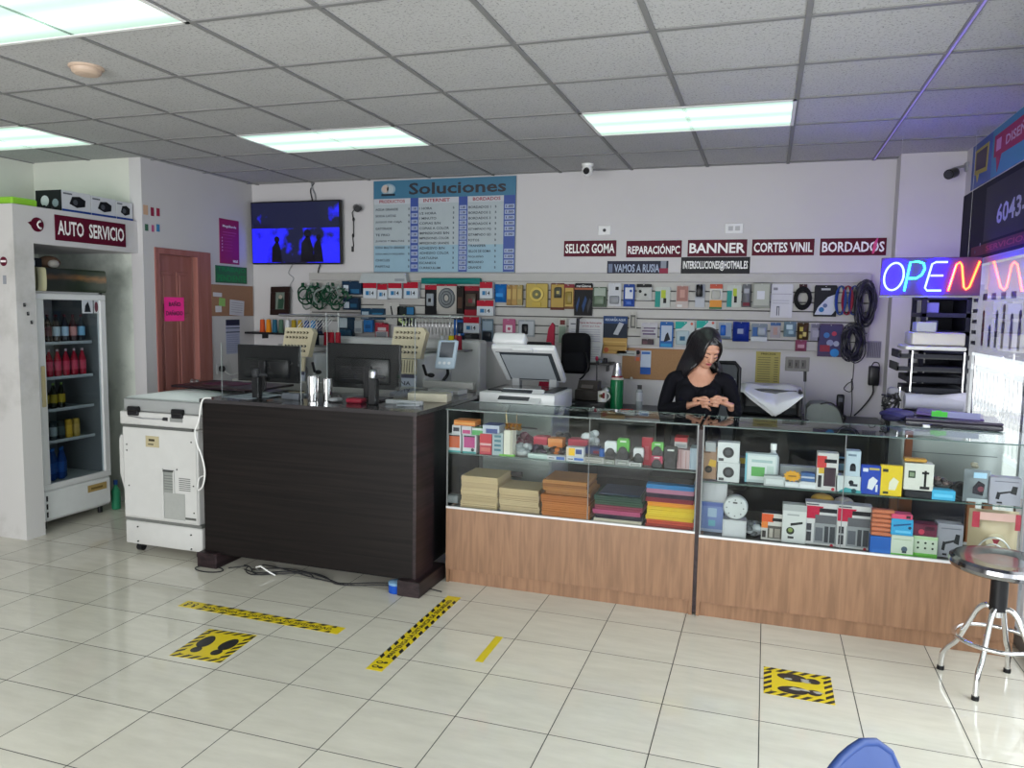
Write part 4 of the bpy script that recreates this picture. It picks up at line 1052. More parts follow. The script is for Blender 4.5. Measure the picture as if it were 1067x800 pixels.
b = MB(M); b2 = MB(M); INK = c('3f464e'); NUM = c('28304a')
for (u0, u1, s0, s1, items, head) in cols:
    b.text(head, u0 + .04, MHt - .205, u0 + .30, MHt - .175, .0098, RED)
    n = len(items); dz = (MHt - .26) / n
    for k, it in enumerate(items):
        z = MHt - .245 - dz * k - dz * .1
        wd = min(.021 * len(it), u1 - u0 - .04)
        b.text(it, u0, z - .022, u0 + wd, z, .0094, INK); b.text('B', u1 - .005, z - .02, u1 + .008, z, .0094, INK)
        if not (head == 'BORDADOS' and k in (6, 7)): b2.rect(s0, z - .028, s1, z + .008, .0092, PW); b2.text('1.00', s0 + .012, z - .020, s1 - .012, z, .0096, NUM)
b.build('item_lettering', t); b2.build('price_plate', t)
# maroon service signs
for (px0, py0, px1, py1, s, lab) in ((588, 251, 642, 267, 'SELLOS GOMA', 'maroon SELLOS GOMA sign, leftmost of the row over the slat wall'), (653, 251, 710, 268, 'REPARACIÓNPC', 'maroon REPARACIÓNPC sign in the row over the slat wall'),
                                   (717, 250, 778, 267, 'BANNER', 'maroon BANNER sign in the middle of the row over the slat wall'), (784, 249.5, 848, 266, 'CORTES VINIL', 'maroon CORTES VINIL sign in the row over the slat wall'), (855, 248.5, 923, 266, 'BORDADOS', 'maroon BORDADOS sign, rightmost of the row over the slat wall')):
    M, w, h = wallM(px0, py0, px1, py1, Y=YB)
    sign('service_sign', M, w, h, MAROON, [(s, .03, .20, .97, .80, TXTW)], lab, group='maroon service signs')
    if s == 'BORDADOS':
        b = MB(M).tube([(w * .80, h * .1, .009), (w * .82, h * .7, .009), (w * .86, h * .98, .009), (w * .84, h * .5, .009), (w * .81, h * .12, .009)], .006, mat('pink_ribbon', srgb('e2508a'), .4), 6)
        tag(b.build('pink_ribbon'), 'small bright pink ribbon stuck over the letter O of the rightmost maroon sign', 'ribbon')
M, w, h = wallM(710, 268, 781, 286, Y=YB)
sign('email_sign', M, w, h, c('14161c', .4), [('INTERSOLUCIONES@HOTMAIL.ES', .03, .2, .97, .8, TXTW)], 'black e-mail address sign directly under the BANNER sign')
M, w, h = wallM(633, 272, 696, 287, Y=YB)
sign('travel_sign', M, w, h, c('1c2238', .4), [('VAMOS A RUSIA', .12, .22, .86, .78, c('a8b4cc'))], 'small navy VAMOS A RUSIA banner under the REPARACIÓNPC sign', parts=[(.02, .2, .09, .8, c('6d7890')), (.86, 0, 1, .5, c('8d3048')), (.88, .5, .97, 1, c('8a8f9c'))])

# ============================================================ SLAT WALL
SL = mat('slatwall_laminate', (.38, .37, .355), .45, spec=.25); SLD = mat('slatwall_groove', (.07, .07, .07), .6)
t = thing('slat_wall', (-1.7, 6.47, 1.4), 'long pale grey slat wall panel holding hanging packets along the back wall', 'slat wall')
b = MB()
SX0, SX1 = -4.18, .745
zs = [1.401, 1.473, 1.544, 1.623, 1.702, 1.773, 1.852, 1.930, 2.0]
for k in range(8):
    z0, z1 = zs[k], zs[k + 1]
    x0 = SX0 if k >= 2 else -2.2
    b.box((x0, 6.455, z0 + (.009 if k else 0)), (SX1, 6.499, z1), SL, .002)
b.build('slats', t)
MB().box((SX0 + .002, 6.487, 1.545), (SX1 - .002, 6.499, 1.995), SLD).box((-2.198, 6.487, 1.403), (SX1 - .002, 6.499, 1.545), SLD).build('groove_back', t)
MB().box((SX0, 6.450, 1.932), (SX1, 6.456, 2.0), mat('slatwall_top_rail', (.36, .35, .34), .45, spec=.25)).box((-2.2, 6.450, 1.405), (SX1, 6.456, 1.468), mat('slatwall_top_rail', (.36, .35, .34), .45, spec=.25)).build('rail', t)
YS = 6.44
HOOKM = STEEL


def deco(b, w, h, z, D):
    for q in D:
        if q[0] == 'o': b.disc(q[1] * w, q[2] * h, q[3] * w, z + .0006 + .0003 * D.index(q), c(q[4]))
        elif q[0] == 'T': b.text(q[1], q[2] * w, q[3] * h, q[4] * w, q[5] * h, z + .0008 + .0003 * D.index(q), c(q[6]))
        elif q[0] == 'p': b.poly([(u * w, v * h) for u, v in q[1]], z + .0006 + .0003 * D.index(q), c(q[2]))
        else: b.rect(q[0] * w, q[1] * h, q[2] * w, q[3] * h, z + .0006 + .0003 * D.index(q), c(q[4]))


def pillow(b, u0, v0, u1, v1, z, d, m, nu=8, nv=8, flat=.0):
    vs = []
    for j in range(nv + 1):
        for i in range(nu + 1):
            a = i / nu; e = j / nv
            k = (1 - abs(2 * a - 1) ** 3) * (1 - abs(2 * e - 1) ** 3)
            vs.append((u0 + (u1 - u0) * a, v0 + (v1 - v0) * e, z + d * k * (1 + .12 * math.sin(9 * a + 7 * e))))
    n = nu + 1
    b.add(vs, [(j * n + i, j * n + i + 1, (j + 1) * n + i + 1, (j + 1) * n + i) for j in range(nv) for i in range(nu)], m, True)


def hang(px, kind, base, D, name, label, cat, d=.03, part=None, group=None, tilt=0):
    """a packet hanging on the slat wall between photo pixels px = (x0, y0, x1, y1)"""
    M, w, h = wallM(px[0], px[1], px[2], px[3], Y=YS - .005, off=0)
    if tilt: M = M @ Matrix.Rotation(tilt, 4, 'Z')
    t = thing(name, M.translation, label, cat, group)
    b = MB(M)
    if kind == 'box':
        b.box((0, 0, 0), (w, h, d), c(base), .002); deco(b, w, h, d, D); b.build('carton', t)
    elif kind == 'card':
        b.prism([(0, 0), (w, 0), (w, h * .94), (w * .96, h), (w * .04, h), (0, h * .94)], 0, .002, c(base)); deco(b, w, h, .002, D); b.build('backing_card', t)
        if part:
            bb = MB(M); bb.box((part[0] * w, part[1] * h, .002), (part[2] * w, part[3] * h, d), c(part[4], .25), .008, 2)
            if len(part) > 5: bb.rect((part[0] * .7 + part[2] * .3) * w, (part[1] * .7 + part[3] * .3) * h, (part[0] * .3 + part[2] * .7) * w, (part[1] * .4 + part[3] * .6) * h, d + .0008, c(part[5]))
            bb.build('blister', t)
    elif kind == 'pouch':
        pillow(b, 0, 0, w, h, .002, d, c(base, .3)); b.box((0, h * .86, 0), (w, h, .004), c(base)); b.build('pouch', t)
        bb = MB(M); deco(bb, w, h, d * 1.15 + .004, D); bb.build('printed_label', t)
    elif kind == 'coil':
        b.box((w * .3, h * .8, 0), (w * .7, h, .004), c(base)); b.build('header_card', t)
        bb = MB(M)
        for k in range(5):
            bb.tube([(w * .5 + w * (.44 - .04 * k) * math.cos(a * PI / 12), h * .45 + h * (.44 - .04 * k) * math.sin(a * PI / 12), .01 + .006 * k) for a in range(24)], .0045, c(D[0]), 6, True)
        bb.build('cable_coil', t)
    MB(M).cyl((w / 2, h * .955, .004), (w / 2, h * .955, d + .03), .002, HOOKM, seg=6).cyl((w / 2, h * .955, -.02), (w / 2, h * .955, .004), .002, HOOKM, seg=6).build('peg_hook', t)
    return t


RT = [(0, .62, 1, 1, 'a3142c'), (.06, .08, .94, .55, 'bfc6cf'), (.2, .2, .45, .45, '2f6f9f'), ('T', '14', .5, .2, .8, .45, '30343c')]
G1 = 'red-capped ink packets'
for px, lab in (((381, 294, 395, 311), 'red-topped ink packet, leftmost of the four in the top left row'), ((396, 296, 406, 312), 'narrow red-topped ink packet, second of the four in the top left row'), ((407, 294, 421, 311), 'red-topped ink packet, third of the four in the top left row'), ((423, 294, 438, 311), 'red-topped ink packet, rightmost of the four in the top left row'),
                ((502, 294, 515, 311), 'red-topped ink packet right of the teal roll, upper of two'), ((499, 313, 516, 329), 'wider red-topped ink packet right of the teal roll, lower of two'), ((485, 330, 501, 347), 'red-topped ink packet in the second row above the open copier')):
    hang(px, 'box', 'c3c7cd', RT, 'ink_packet', lab, 'packet', .05, group=G1)
NAVY = '16304a'
hang((359, 293, 379, 307), 'box', NAVY, [(.08, .2, .35, .7, 'c6ced8'), (.45, .1, .9, .4, '2a5f86')], 'cartridge_packet', 'wide navy ink packet with a white tag, top left of the slat wall', 'packet', .05)
hang((360, 310, 376, 323), 'box', '142a40', [(.08, .15, .42, .65, 'b9c3cf'), (.5, .2, .9, .5, '24516f')], 'cartridge_packet', 'small navy ink packet hanging under the wide navy one', 'packet', .05)
hang((378, 321, 402, 333), 'box', '1d3f5a', [(.05, .1, .35, .7, 'a9bccb'), (.5, .3, .95, .6, '2f6f93')], 'cartridge_packet', 'long teal-blue ink packet left of the white pencil card', 'packet', .04)
hang((352, 330, 370, 353), 'card', '16344a', [(.1, .5, .55, .95, 'b9c6cf'), (0, 0, 1, .3, '0f2636')], 'blister_pack', 'dark blue blister pack with a pale tag above the right monitor', 'packet', .03, (.15, .08, .85, .42, '1d4a66'))
hang((371, 334, 379, 347), 'box', 'b5babf', [(.1, .1, .9, .4, '8d949c')], 'small_packet', 'small pale grey packet between the two blue packets', 'packet', .03)
hang((381, 333, 390, 346), 'box', '1f6fb5', [(.2, .3, .8, .6, '124a86')], 'small_packet', 'bright blue small packet beside the pale grey one', 'packet', .04)
hang((391, 336, 405, 353), 'card', 'a82b3f', [(.05, .05, .95, .45, 'b8b4b8'), (.2, .5, .8, .7, 'd8c8cc')], 'small_packet', 'crimson and grey packet left of the second embroidery head', 'packet', .02, (.15, .1, .85, .4, '8d8f96'))
hang((400, 315, 416, 338), 'card', 'b9b7b4', [('p', [(.55, .25), (.65, .3), (.5, .85), (.42, .82)], '2c2c30')], 'pencil_card', 'grey card with one black pen drawn across it', 'card', .006)
t = hang((414, 319, 432, 340), 'card', '232a2c', [(.55, .6, .95, .95, '2f6f9f')], 'letter_packet', 'black packet of glow-green foam letters above the embroidery head', 'packet', .02)
M, w, h = wallM(414, 319, 432, 340, Y=YS - .01)
b = MB(M)
for k in range(10):
    a = random.uniform(0, 3); u = random.uniform(.12, .88) * w; v = random.uniform(.12, .62) * h
    b.M = M @ Matrix.Translation((u, v, .004 + .001 * k)) @ Matrix.Rotation(a, 4, 'Z'); b.box((-.02, -.006, 0), (.02, .006, .003), c(['cfe0a0', 'b8d88a', 'd5d8b0'][k % 3]))
b.build('foam_letters', t)
hang((443, 297, 455, 328), 'card', '15161a', [(0, .85, 1, 1, 'a31c30')], 'mouse_pack', 'tall black pack with a ring-shaped pale mouse and red top', 'packet', .03, (.2, .3, .8, .72, '8f959b', '1c1d20'))
t = hang((455, 296, 476, 324), 'card', 'b4b0aa', [(0, .93, 1, 1, 'a33040')], 'cable_pack', 'pale card with a large round coil of grey cable', 'packet', .02)
M, w, h = wallM(455, 296, 476, 324, Y=YS - .01)
b = MB(M)
for k in range(5): b.tube([(w * .5 + w * (.38 - .06 * k) * math.cos(a * PI / 12), h * .48 + h * (.36 - .055 * k) * math.sin(a * PI / 12), .006 + .002 * k) for a in range(24)], .006, c(['5f6468', '8b8f92'][k % 2]), 6, True)
b.build('cable_coil', t)
hang((477, 298, 484, 327), 'box', '1b1512', [(.2, .2, .8, .6, '4a3328')], 'narrow_pack', 'very narrow dark brown pack left of the red and black one', 'packet', .03)
hang((484, 298, 499, 329), 'card', '2c1a1c', [(0, .85, 1, 1, '8d1c2c'), (0, .0, 1, .2, '8d1c2c')], 'cable_pack', 'dark pack with a red band and brown coiled cable', 'packet', .03, (.15, .3, .85, .75, '4a4038', '6d2a30'))
hang((516, 296, 528, 315), 'pouch', '1a62a8', [(.2, .3, .8, .5, '2f86cc')], 'blue_pouch', 'bright blue pouch right of the stacked red-topped packets', 'packet', .03)
for k, (x, cc) in enumerate(((529, '8d6f45'), (534.5, 'a58450'), (540, '9a8a5a'))):
    hang((x, 297, x + 5, 318), 'box', cc, [(.15, .3, .85, .8, 'b59a60')], 'earphone_pack', ['leftmost', 'middle', 'rightmost'][k] + ' of three narrow tan packs left of the gold ring pack', 'packet', .03, group='narrow tan packs')
t = hang((548, 295, 571, 321), 'card', '77663a', [(.04, .03, .96, .97, 'b39d52')], 'gold_frame_pack', 'gold pack with a round medallion and dark edge', 'packet', .02)
M, w, h = wallM(548, 295, 571, 321, Y=YS - .01)
MB(M).lathe([(w * .3, 0), (w * .3, .012), (w * .22, .016), (w * .22, .008)], (w * .5, h * .55, .003), c('d0b862', .3), 24).disc(w * .5, h * .55, w * .2, .012, c('6a6a4a')).disc(w * .5, h * .55, w * .06, .0125, c('c9b45a')).box((w * .3, h * .08, .003), (w * .7, h * .24, .012), c('b9a04a')).build('medallion', t)
hang((574, 295, 588, 323), 'card', '5a2e24', [(.05, .1, .95, .95, 'a98d4a'), (.25, .45, .8, .8, '3a3830')], 'brush_pack', 'maroon and gold pack with a dark window, left of the two', 'packet', .02, (.3, .5, .8, .85, '4a4a40', 'b0a060'))
hang((588, 296, 598, 322), 'card', '6a4a30', [(.1, .1, .9, .9, 'b59a55'), (0, .85, 1, 1, '7a2a30')], 'brush_pack', 'slim gold and maroon pack left of the black banner-like pack', 'packet', .02, (.2, .2, .8, .7, '8d7a40'))
hang((599, 295, 617, 329), 'card', '111216', [(0, .80, 1, .86, '9a5a40'), ('T', 'marcadores', .1, .88, .9, .95, 'd8d8d8'), ('p', [(.15, .1), (.3, .5), (.25, .6), (.1, .3)], '26406a'), ('p', [(.5, .1), (.7, .5), (.6, .62), (.42, .3)], '26406a'), ('p', [(.75, .08), (.95, .45), (.85, .55), (.7, .3)], '3a3a40')], 'marker_pack', 'tall black pack with white lettering and dark blue feather shapes', 'packet', .012)
hang((618, 299, 632, 320), 'card', '4c5a4c', [(.1, .55, .9, .95, '9aa59a')], 'adapter_pack', 'grey-green blister pack right of the tall black pack', 'packet', .03, (.15, .12, .85, .55, '6a7a68'))
hang((634, 295, 647, 319), 'card', 'bfc1c6', [(.55, .7, .8, .85, '1c1c20')], 'adapter_pack', 'white card with a small dark plug and grey lower half', 'packet', .025, (.15, .1, .85, .45, '8a8d92'))
hang((650, 296, 661, 319.5), 'card', '1d3f8a', [(.15, .35, .85, .85, 'c8ccd8'), ('o', .65, .7, .12, '2c4a9a')], 'cable_pack', 'blue and white cable pack, first of the right half of the top row', 'packet', .02, (.2, .06, .8, .28, '3a5cae'))
hang((664, 296, 679, 313), 'pouch', 'b9bbb8', [(0, .80, 1, 1, '17181a'), ('o', .25, .55, .1, '202124'), ('o', .6, .35, .09, '303134')], 'earbud_pouch', 'white pouch with a black header and dark spots', 'packet', .02)
hang((683, 299, 698, 320), 'card', 'b7bdb8', [(0, 0, .35, .8, '2a8a80'), (.4, .45, .7, .85, 'a8b83a'), (.55, .2, .75, .45, '1c1c1c')], 'charger_pack', 'teal and white card with a yellow-green patch, left one', 'packet', .02)
hang((705, 297, 717, 321), 'card', 'b7aaa5', [(.05, .3, .95, .95, '9a7068'), (.3, .45, .7, .8, 'b98f86'), (.1, .05, .5, .15, 'd0d0d0')], 'jewellery_pack', 'dusty pink card pack in the top row', 'packet', .012)
hang((725, 296, 734, 320), 'card', '8f939c', [(0, 0, 1, .4, 'b0b4bc')], 'padlock_pack', 'black charger hanging over a pale card, with its cable dangling', 'packet', .035, (.1, .45, .75, .98, '131316'))
hang((740, 296, 752, 322), 'card', 'c7c5be', [(0, .82, 1, 1, 'b5503c'), (.02, .08, .98, .36, 'd08c3c'), (0, 0, 1, .08, '3c6a48')], 'battery_pack', 'white pack with a red top and orange bottom band', 'packet', .015, (.15, .4, .85, .75, 'a9a9a2'))
hang((758, 297, 772, 320), 'card', 'b9beb9', [(0, 0, .35, .75, '2c8a80'), (.42, .5, .68, .85, 'a3b43a'), (.5, .2, .7, .5, '18181a')], 'charger_pack', 'teal and white card with a black plug, right one beside the silver pouch', 'packet', .02)
hang((774, 296, 782, 320), 'pouch', '6d6f75', [(.2, .6, .8, .8, '9a9ca4'), (.1, .05, .9, .2, '6a2a34')], 'silver_pouch', 'narrow silver grey pouch left of the clear clamshell', 'packet', .03)
hang((785, 295, 802, 321), 'box', '8d9088', [(.08, .1, .92, .95, 'a7aaa0'), (.25, .35, .68, .68, 'c8cad0')], 'clamshell_pack', 'grey clamshell pack with a white square label', 'packet', .045)
hang((804, 296, 825, 331), 'card', 'c4c4ca', [(.1, .82, .3, .9, '808088'), (.05, .7, .95, .715, '8a8a92'), (.1, .5, .85, .52, 'a0a0a8'), (.1, .42, .85, .44, 'a0a0a8'), (.28, .06, .33, .34, '6a6a74'), (.28, .3, .42, .34, '6a6a74'), (.38, .06, .42, .34, '6a6a74')], 'white_card', 'tall white card pack with a small wire drawing, largest in the top row', 'packet', .01)
hang((827, 296, 846, 323), 'coil', '3a1c22', ['17171b'], 'network_cable', 'thick black coil of cable on a dark red card', 'cable')
hang((849, 297, 871, 330), 'card', '15161c', [('p', [(.05, .06), (.8, .06), (.96, .2), (.96, .72), (.6, .62), (.2, .3)], 'b9bfc9'), (.3, .84, .7, .9, 'b0b4b0'), ('o', .35, .22, .12, '2a6a9a'), ('o', .5, .35, .1, '5a6a8a')], 'disc_pack', 'black pack with a white quarter-circle and blue dot', 'packet', .012)
# second row
hang((473, 331, 484, 354), 'card', '1a2236', [(.02, .2, .98, .9, '2a62b0'), (.1, .0, .6, .2, 'c86a60')], 'cable_pack', 'blue and black blister pack left of the red-topped packet over the copier', 'packet', .03, (.4, .3, .9, .8, '2c3a50'))
hang((486, 347.5, 499, 353), 'box', '26282c', [(.1, .2, .5, .7, '4a4c52')], 'small_packet', 'small dark packet tucked under the red-topped packet over the copier', 'packet', .03)
hang((502, 332, 514, 356), 'card', '5f6f7c', [(.1, .5, .9, .9, '8fa0ae')], 'cable_pack', 'slate grey blister pack with a dark lower half above the copier', 'packet', .03, (.15, .05, .85, .45, '23272e'))
hang((524, 332, 537, 351), 'card', 'a85a7c', [(.25, .25, .75, .65, 'd5c9d0'), ('o', .5, .45, .12, 'b04a6a')], 'earphone_pack', 'pink pack with a white square window above the copier lid', 'packet', .02)
hang((540, 333, 557, 351), 'card', '93999e', [(.08, .1, .92, .9, 'b0b4ba')], 'mouse_pack', 'pale blister pack holding a black mouse above the copier lid', 'packet', .035, (.28, .15, .62, .75, '15161a'))
hang((582, 331, 590, 360), 'card', 'b9b8b0', [(.1, .1, .9, .7, '8fa090'), (.2, .75, .8, .92, '6a3030')], 'phone_tag', 'narrow white hanging tag at the left edge of the pinned price sheet', 'tag', .01)
hang((593, 332, 628, 359), 'card', 'c3c3c6', [(.05, .78, .2, .82, '3a3a48')] + [('T', 'Tipos de fotocopias', .3, .80, .95, .90, '8a3444'), ('T', 'precio por hoja', .4, .68, .9, .75, '9a5a66')] + [(.08, .12 + .09 * k, .92, .14 + .09 * k, '8d8fa2') for k in range(6)], 'price_sheet', 'large white printed price sheet pinned to the slat wall', 'sheet', .003)
hang((629, 329, 653, 369), 'card', 'b28f52', [(0, .42, 1, 1, '1e2736'), (0, .80, 1, 1, '26406e'), ('T', 'RECARGA AQUI', .08, .86, .9, .93, 'c0cad8'), ('p', [(.42, .52), (.62, .50), (.85, .80), (.66, .84)], 'a9adb5'), (.05, .2, .95, .23, '8a6a38'), (.05, .3, .95, .33, 'c8a868'), (.05, .08, .95, .1, '8a6a38'), ('o', .15, .1, .1, 'a8563a')], 'flyer', 'flyer with a dark blue top and tan bottom pinned above the cork board', 'flyer', .004)
hang((643, 365, 663, 371), 'card', 'a9aca8', [(.1, .3, .9, .5, '7a7e80')], 'strip_card', 'small pale strip card hanging below the tan and blue flyer', 'card', .004)
hang((656, 325, 663, 346), 'card', 'aeaca6', [(.15, .2, .85, .85, '5a5a58'), (.35, .3, .75, .75, '9a9890')], 'phone_case_pack', 'very narrow pale phone case pack between flyer and white bag', 'packet', .012)
hang((668, 336, 685, 352), 'pouch', 'b9b7bc', [(.15, .2, .9, .3, '5a4a6a'), (.1, .4, .8, .5, '6a5a70'), (.2, .6, .9, .68, '5a4a6a')], 'white_bag', 'white pouch with dark scribbled lettering', 'packet', .02)
hang((669, 353, 681, 359), 'box', '3f3238', [(.1, .1, .5, .6, '5f4048')], 'small_packet', 'small dark packet peeking out below the white scribbled pouch', 'packet', .02)
hang((688, 335, 701, 362), 'card', '235a9a', [(.1, .25, .9, .85, 'a9b4c8'), ('p', [(.3, .2), (.8, .3), (.6, .6), (.45, .5)], '1a1c26'), (.1, .02, .9, .15, '2f86b8')], 'toy_pack', 'blue and white pack with black shapes beside the calculators', 'packet', .02)
for k, px in enumerate(((704, 335, 723, 361), (726, 334, 745, 361))):
    hang(px, 'card', 'b9bebf', [('p', [(0, 1), (0, .7), (.3, .72), (.6, .95), (.6, 1)], '1f9a90'), ('o', .85, .92, .07, 'c05a4a')], 'calculator_pack', ['teal and white calculator pack left of the woman\'s head', 'teal and white calculator pack partly hidden behind the woman\'s hair'][k], 'packet', .02, (.06, .06, .74, .64, '9fb0b5', '2a5a78'), group='calculator packs')
hang((749, 336, 762, 353), 'card', '8a98ac', [(.05, 0, .95, .15, '5a6a7c')], 'usb_pack', 'pack with a pair of bright blue sticks right of the woman\'s head', 'packet', .02, (.15, .2, .55, .85, '1d5ab0'))
hang((764, 335, 780, 356), 'pouch', '1b2f80', [(.3, .4, .65, .65, '8a93b4')], 'speaker_pack', 'round-cornered royal blue pack right of the pair of blue sticks', 'packet', .03)
t = hang((783, 337, 799, 356), 'card', '77828e', [(.0, .0, 1, .25, 'c0c4c8'), (.1, .3, .45, .8, '3a5f9a')], 'headset_pack', 'grey and blue headset pack with a white base strip', 'packet', .02, (.4, .35, .9, .8, '9aa2ac'))
hang((803, 336, 813, 352), 'card', '9a9498', [(0, .8, 1, 1, '3a5a8a'), (.3, .2, .7, .7, 'a88a80')], 'cable_pack', 'blue-headed beige pack under the tall white card', 'packet', .015)
hang((817, 335, 829, 351), 'pouch', '6f8694', [(.2, .5, .7, .8, 'b0c4cc'), (.4, .2, .8, .4, '8fa8b4')], 'silver_pouch', 'shiny pale blue-grey pouch left of the brown bag', 'packet', .03)
hang((831, 336, 842, 354), 'pouch', '4a3a28', [(.2, .5, .5, .75, 'b0a050'), (.5, .2, .8, .45, 'b8a868'), (.2, .1, .45, .3, '9a8a48')], 'gold_print_pouch', 'brown pouch with gold specks in the lower row', 'packet', .03)
hang((829, 354, 840, 366), 'pouch', '8a4a62', [(.2, .3, .8, .6, 'b58a98')], 'pink_pouch', 'small pink pouch dangling under the brown gold-specked pouch', 'packet', .02)
hang((845, 337, 855, 355), 'card', '8a8896', [(.1, .75, .9, .95, '6a6878'), (.2, .2, .8, .6, '9a98a6')], 'grey_card', 'plain grey card left of the large colourful blister', 'packet', .01)
hang((853, 337, 877, 372), 'card', '4a3c58', [(.05, .1, .95, .95, '3f3a60'), ('o', .35, .65, .12, '3f70a8'), ('o', .65, .7, .1, 'a83a50'), ('o', .5, .42, .14, '8a90b0'), (.1, .15, .5, .35, '8a3040'), ('o', .75, .4, .12, '9aa0b4'), ('o', .7, .12, .18, '2f7fc0')], 'toy_blister', 'large colourful blister pack with round toys, lowest at the right end', 'packet', .025)
for k, (x, cc, lab) in enumerate(((872, '2a4a8a', 'blue cable hanging at the upper right of the slat wall, beside the disc pack'), (879, '8a2438', 'red cable hanging between two blue cables at the right of the slat wall'), (886, '28407c', 'dark blue cable hanging next to the black cable bundle'))):
    p0 = at(x, 298, Y=YS); p1 = at(x + 6, 328, Y=YS)
    b = MB()
    for j in range(4):
        ww = .024 + .005 * j
        b.tube([(p0.x + .03 + ww * math.sin(a * PI / 10), YS - .015 - .006 * j, (p0.z + p1.z) / 2 + (p0.z - p1.z) * .5 * math.cos(a * PI / 10)) for a in range(20)], .005, c(cc, .4), 6, True)
    tag(b.build('hanging_cable'), lab, 'cable')


def bundle(x0, y0, x1, y1, n, label, col, yy=YS, r=.0045, dep=.09):
    a = at(x0, y0, Y=yy); d = at(x1, y1, Y=yy); b = MB(); rnd = random.Random(x0)
    cx = (a.x + d.x) / 2; cz = (a.z + d.z) / 2; rx = (d.x - a.x) / 2; rz = (a.z - d.z) / 2
    for k in range(n):
        ph = rnd.uniform(0, 6); tl = rnd.uniform(.6, 1.05); oy = yy - .01 - rnd.uniform(0, dep); ox = rnd.uniform(-.25, .25) * rx
        b.tube([(cx + ox + rx * .75 * tl * math.sin(i * PI / 11) * (1 + .15 * math.sin(3 * i * PI / 11 + ph)), oy + .012 * math.sin(i + ph), cz + rz * .95 * tl * math.cos(i * PI / 11)) for i in range(22)], r, col, 5, True)
    return tag(b.build('cable_bundle'), label, 'cable')


bundle(889, 291, 911, 342, 26, 'big tangled bundle of black cables at the right end of the slat wall', mat('cable_navy_black', (.012, .012, .025), .35))
bundle(876, 336, 900, 378, 24, 'lower bundle of black cables hanging beneath the big tangle at the right end', mat('cable_navy_black', (.012, .012, .025), .35))
# green embroidery hoops
t = thing('hoop_bundle', (-4.15, 6.42, 1.6), 'bunch of green and grey embroidery hoops hanging under the television', 'embroidery hoops')
hg = c('12412c', .4); hw = c('7f8a86', .4)
for k in range(15):
    a = at(315 + 2.8 * k, 309 + 4 * ((k * 7) % 3 - 1), Y=6.42 - .008 * k)
    b = MB(); rr = .055 + .012 * (k % 3)
    F = frame((a.x, 6.43 - .009 * k, a.z), (1, .5 * math.sin(k * 2), .4 * math.sin(k * 5)), (.4 * math.sin(k), 0, 1))
    b.M = F
    b.tube([(rr * math.cos(i * PI / 12), rr * 1.1 * math.sin(i * PI / 12), 0) for i in range(24)], .008, hw if k % 5 == 2 else hg, 6, True)
    b.box((-.015, rr * 1.1, -.008), (.015, rr * 1.1 + .035, .008), hw if k % 2 else hg, .003)
    b.box((rr * .95, -.012, -.006), (rr * .95 + .05, .012, .006), hw if k % 3 == 0 else hg, .003)
    b.build('hoop', t)
# white tube box and teal roll on the top edge
t = thing('long_white_box', (-3.36, 6.40, 1.93), 'long white box lying along the upper left edge of the slat wall', 'box')
M, w, h = wallM(374, 284.5, 424, 295, Y=6.38)
MB(M).prism([(0, 0), (w, 0), (w * .97, h), (w * .06, h)], -.06, 0, c('aab0b3')).box((w * .75, h * .2, 0), (w * .95, h * .45, .001), c('8a8f96')).build('box', t)
t = thing('teal_roll', (-2.8, 6.38, 1.93), 'flat teal folded cloth lying on the slat wall edge under the menu board', 'folded cloth')
M, w, h = wallM(439, 289.5, 500, 296, Y=6.38)
b = MB(M); pillow(b, 0, 0, w, h, 0, .02, c('17706c', .6), 12, 4); b.box((0, 0, -.05), (w, h, 0), c('17706c', .6), .006); b.build('cloth', t)
# dark picture frame
t = thing('picture_frame', (-4.5, 6.46, 1.58), 'small dark wooden picture frame leaning above the thread spools', 'picture frame')
M = frame((-4.61, 6.44, 1.59), (1, 0, .02), (0.01, .06, 1))
fw, fh = .215, .275
b = MB(M); DF = c('2a1c1a', .4)
for a_, b_ in (((0, 0), (fw, .055)), ((0, fh - .055), (fw, fh)), ((0, .055), (.055, fh - .055)), ((fw - .055, .055), (fw, fh - .055))): b.box((a_[0], a_[1], 0), (b_[0], b_[1], .02), DF, .004)
b.build('frame', t)
MB(M).box((.05, .05, 0), (fw - .05, fh - .05, .006), c('6f7a72')).poly([(.08, .06), (.14, .06), (.15, .14), (.12, .20), (.085, .15)], .007, c('2f4a3c')).disc(.11, .175, .02, .0074, c('a39a8c')).build('picture', t)

# ============================================================ SMALL WALL SHELF, CORK BOARD, NOTICES
t = thing('wall_shelf', (-1.3, 6.35, 1.30), 'narrow black shelf under the slat wall with upright leaflets', 'shelf')
a = at(584, 378, Y=6.27); d = at(632, 374, Y=6.27)
SZ = a.z + .012
MB().box((a.x, 6.27, SZ - .02), (a.x + .42, 6.499, SZ), BLACK, .003).build('board', t)
for x in (a.x + .05, a.x + .36): MB().box((x, 6.42, SZ - .08), (x + .015, 6.499, SZ - .02), BLACK).build('bracket', t)
for k, (u, wd, hh, cc, lab) in enumerate(((.085, .07, .17, 'b9bab6', 'cream leaflet standing leftmost on the small black shelf'), (.14, .075, .185, 'c2c2c0', 'taller cream leaflet standing second on the small black shelf'), (.215, .10, .165, 'b5b7b8', 'grey striped leaflet leaning at the right on the small black shelf'))):
    M = frame((a.x + u, 6.36 - .012 * k, SZ), (1, 0, 0), (.18 if k == 2 else .04, .15, 1)); b = MB(M).box((0, 0, 0), (wd, hh, .006), c(cc, .7), .001)
    for j in range(6): b.rect(wd * .15, hh * (.15 + .12 * j), wd * .85, hh * (.18 + .12 * j), .007, c('8c8f96'))
    tag(b.build('leaflet'), lab, 'leaflet', 'leaflets on the small black shelf')
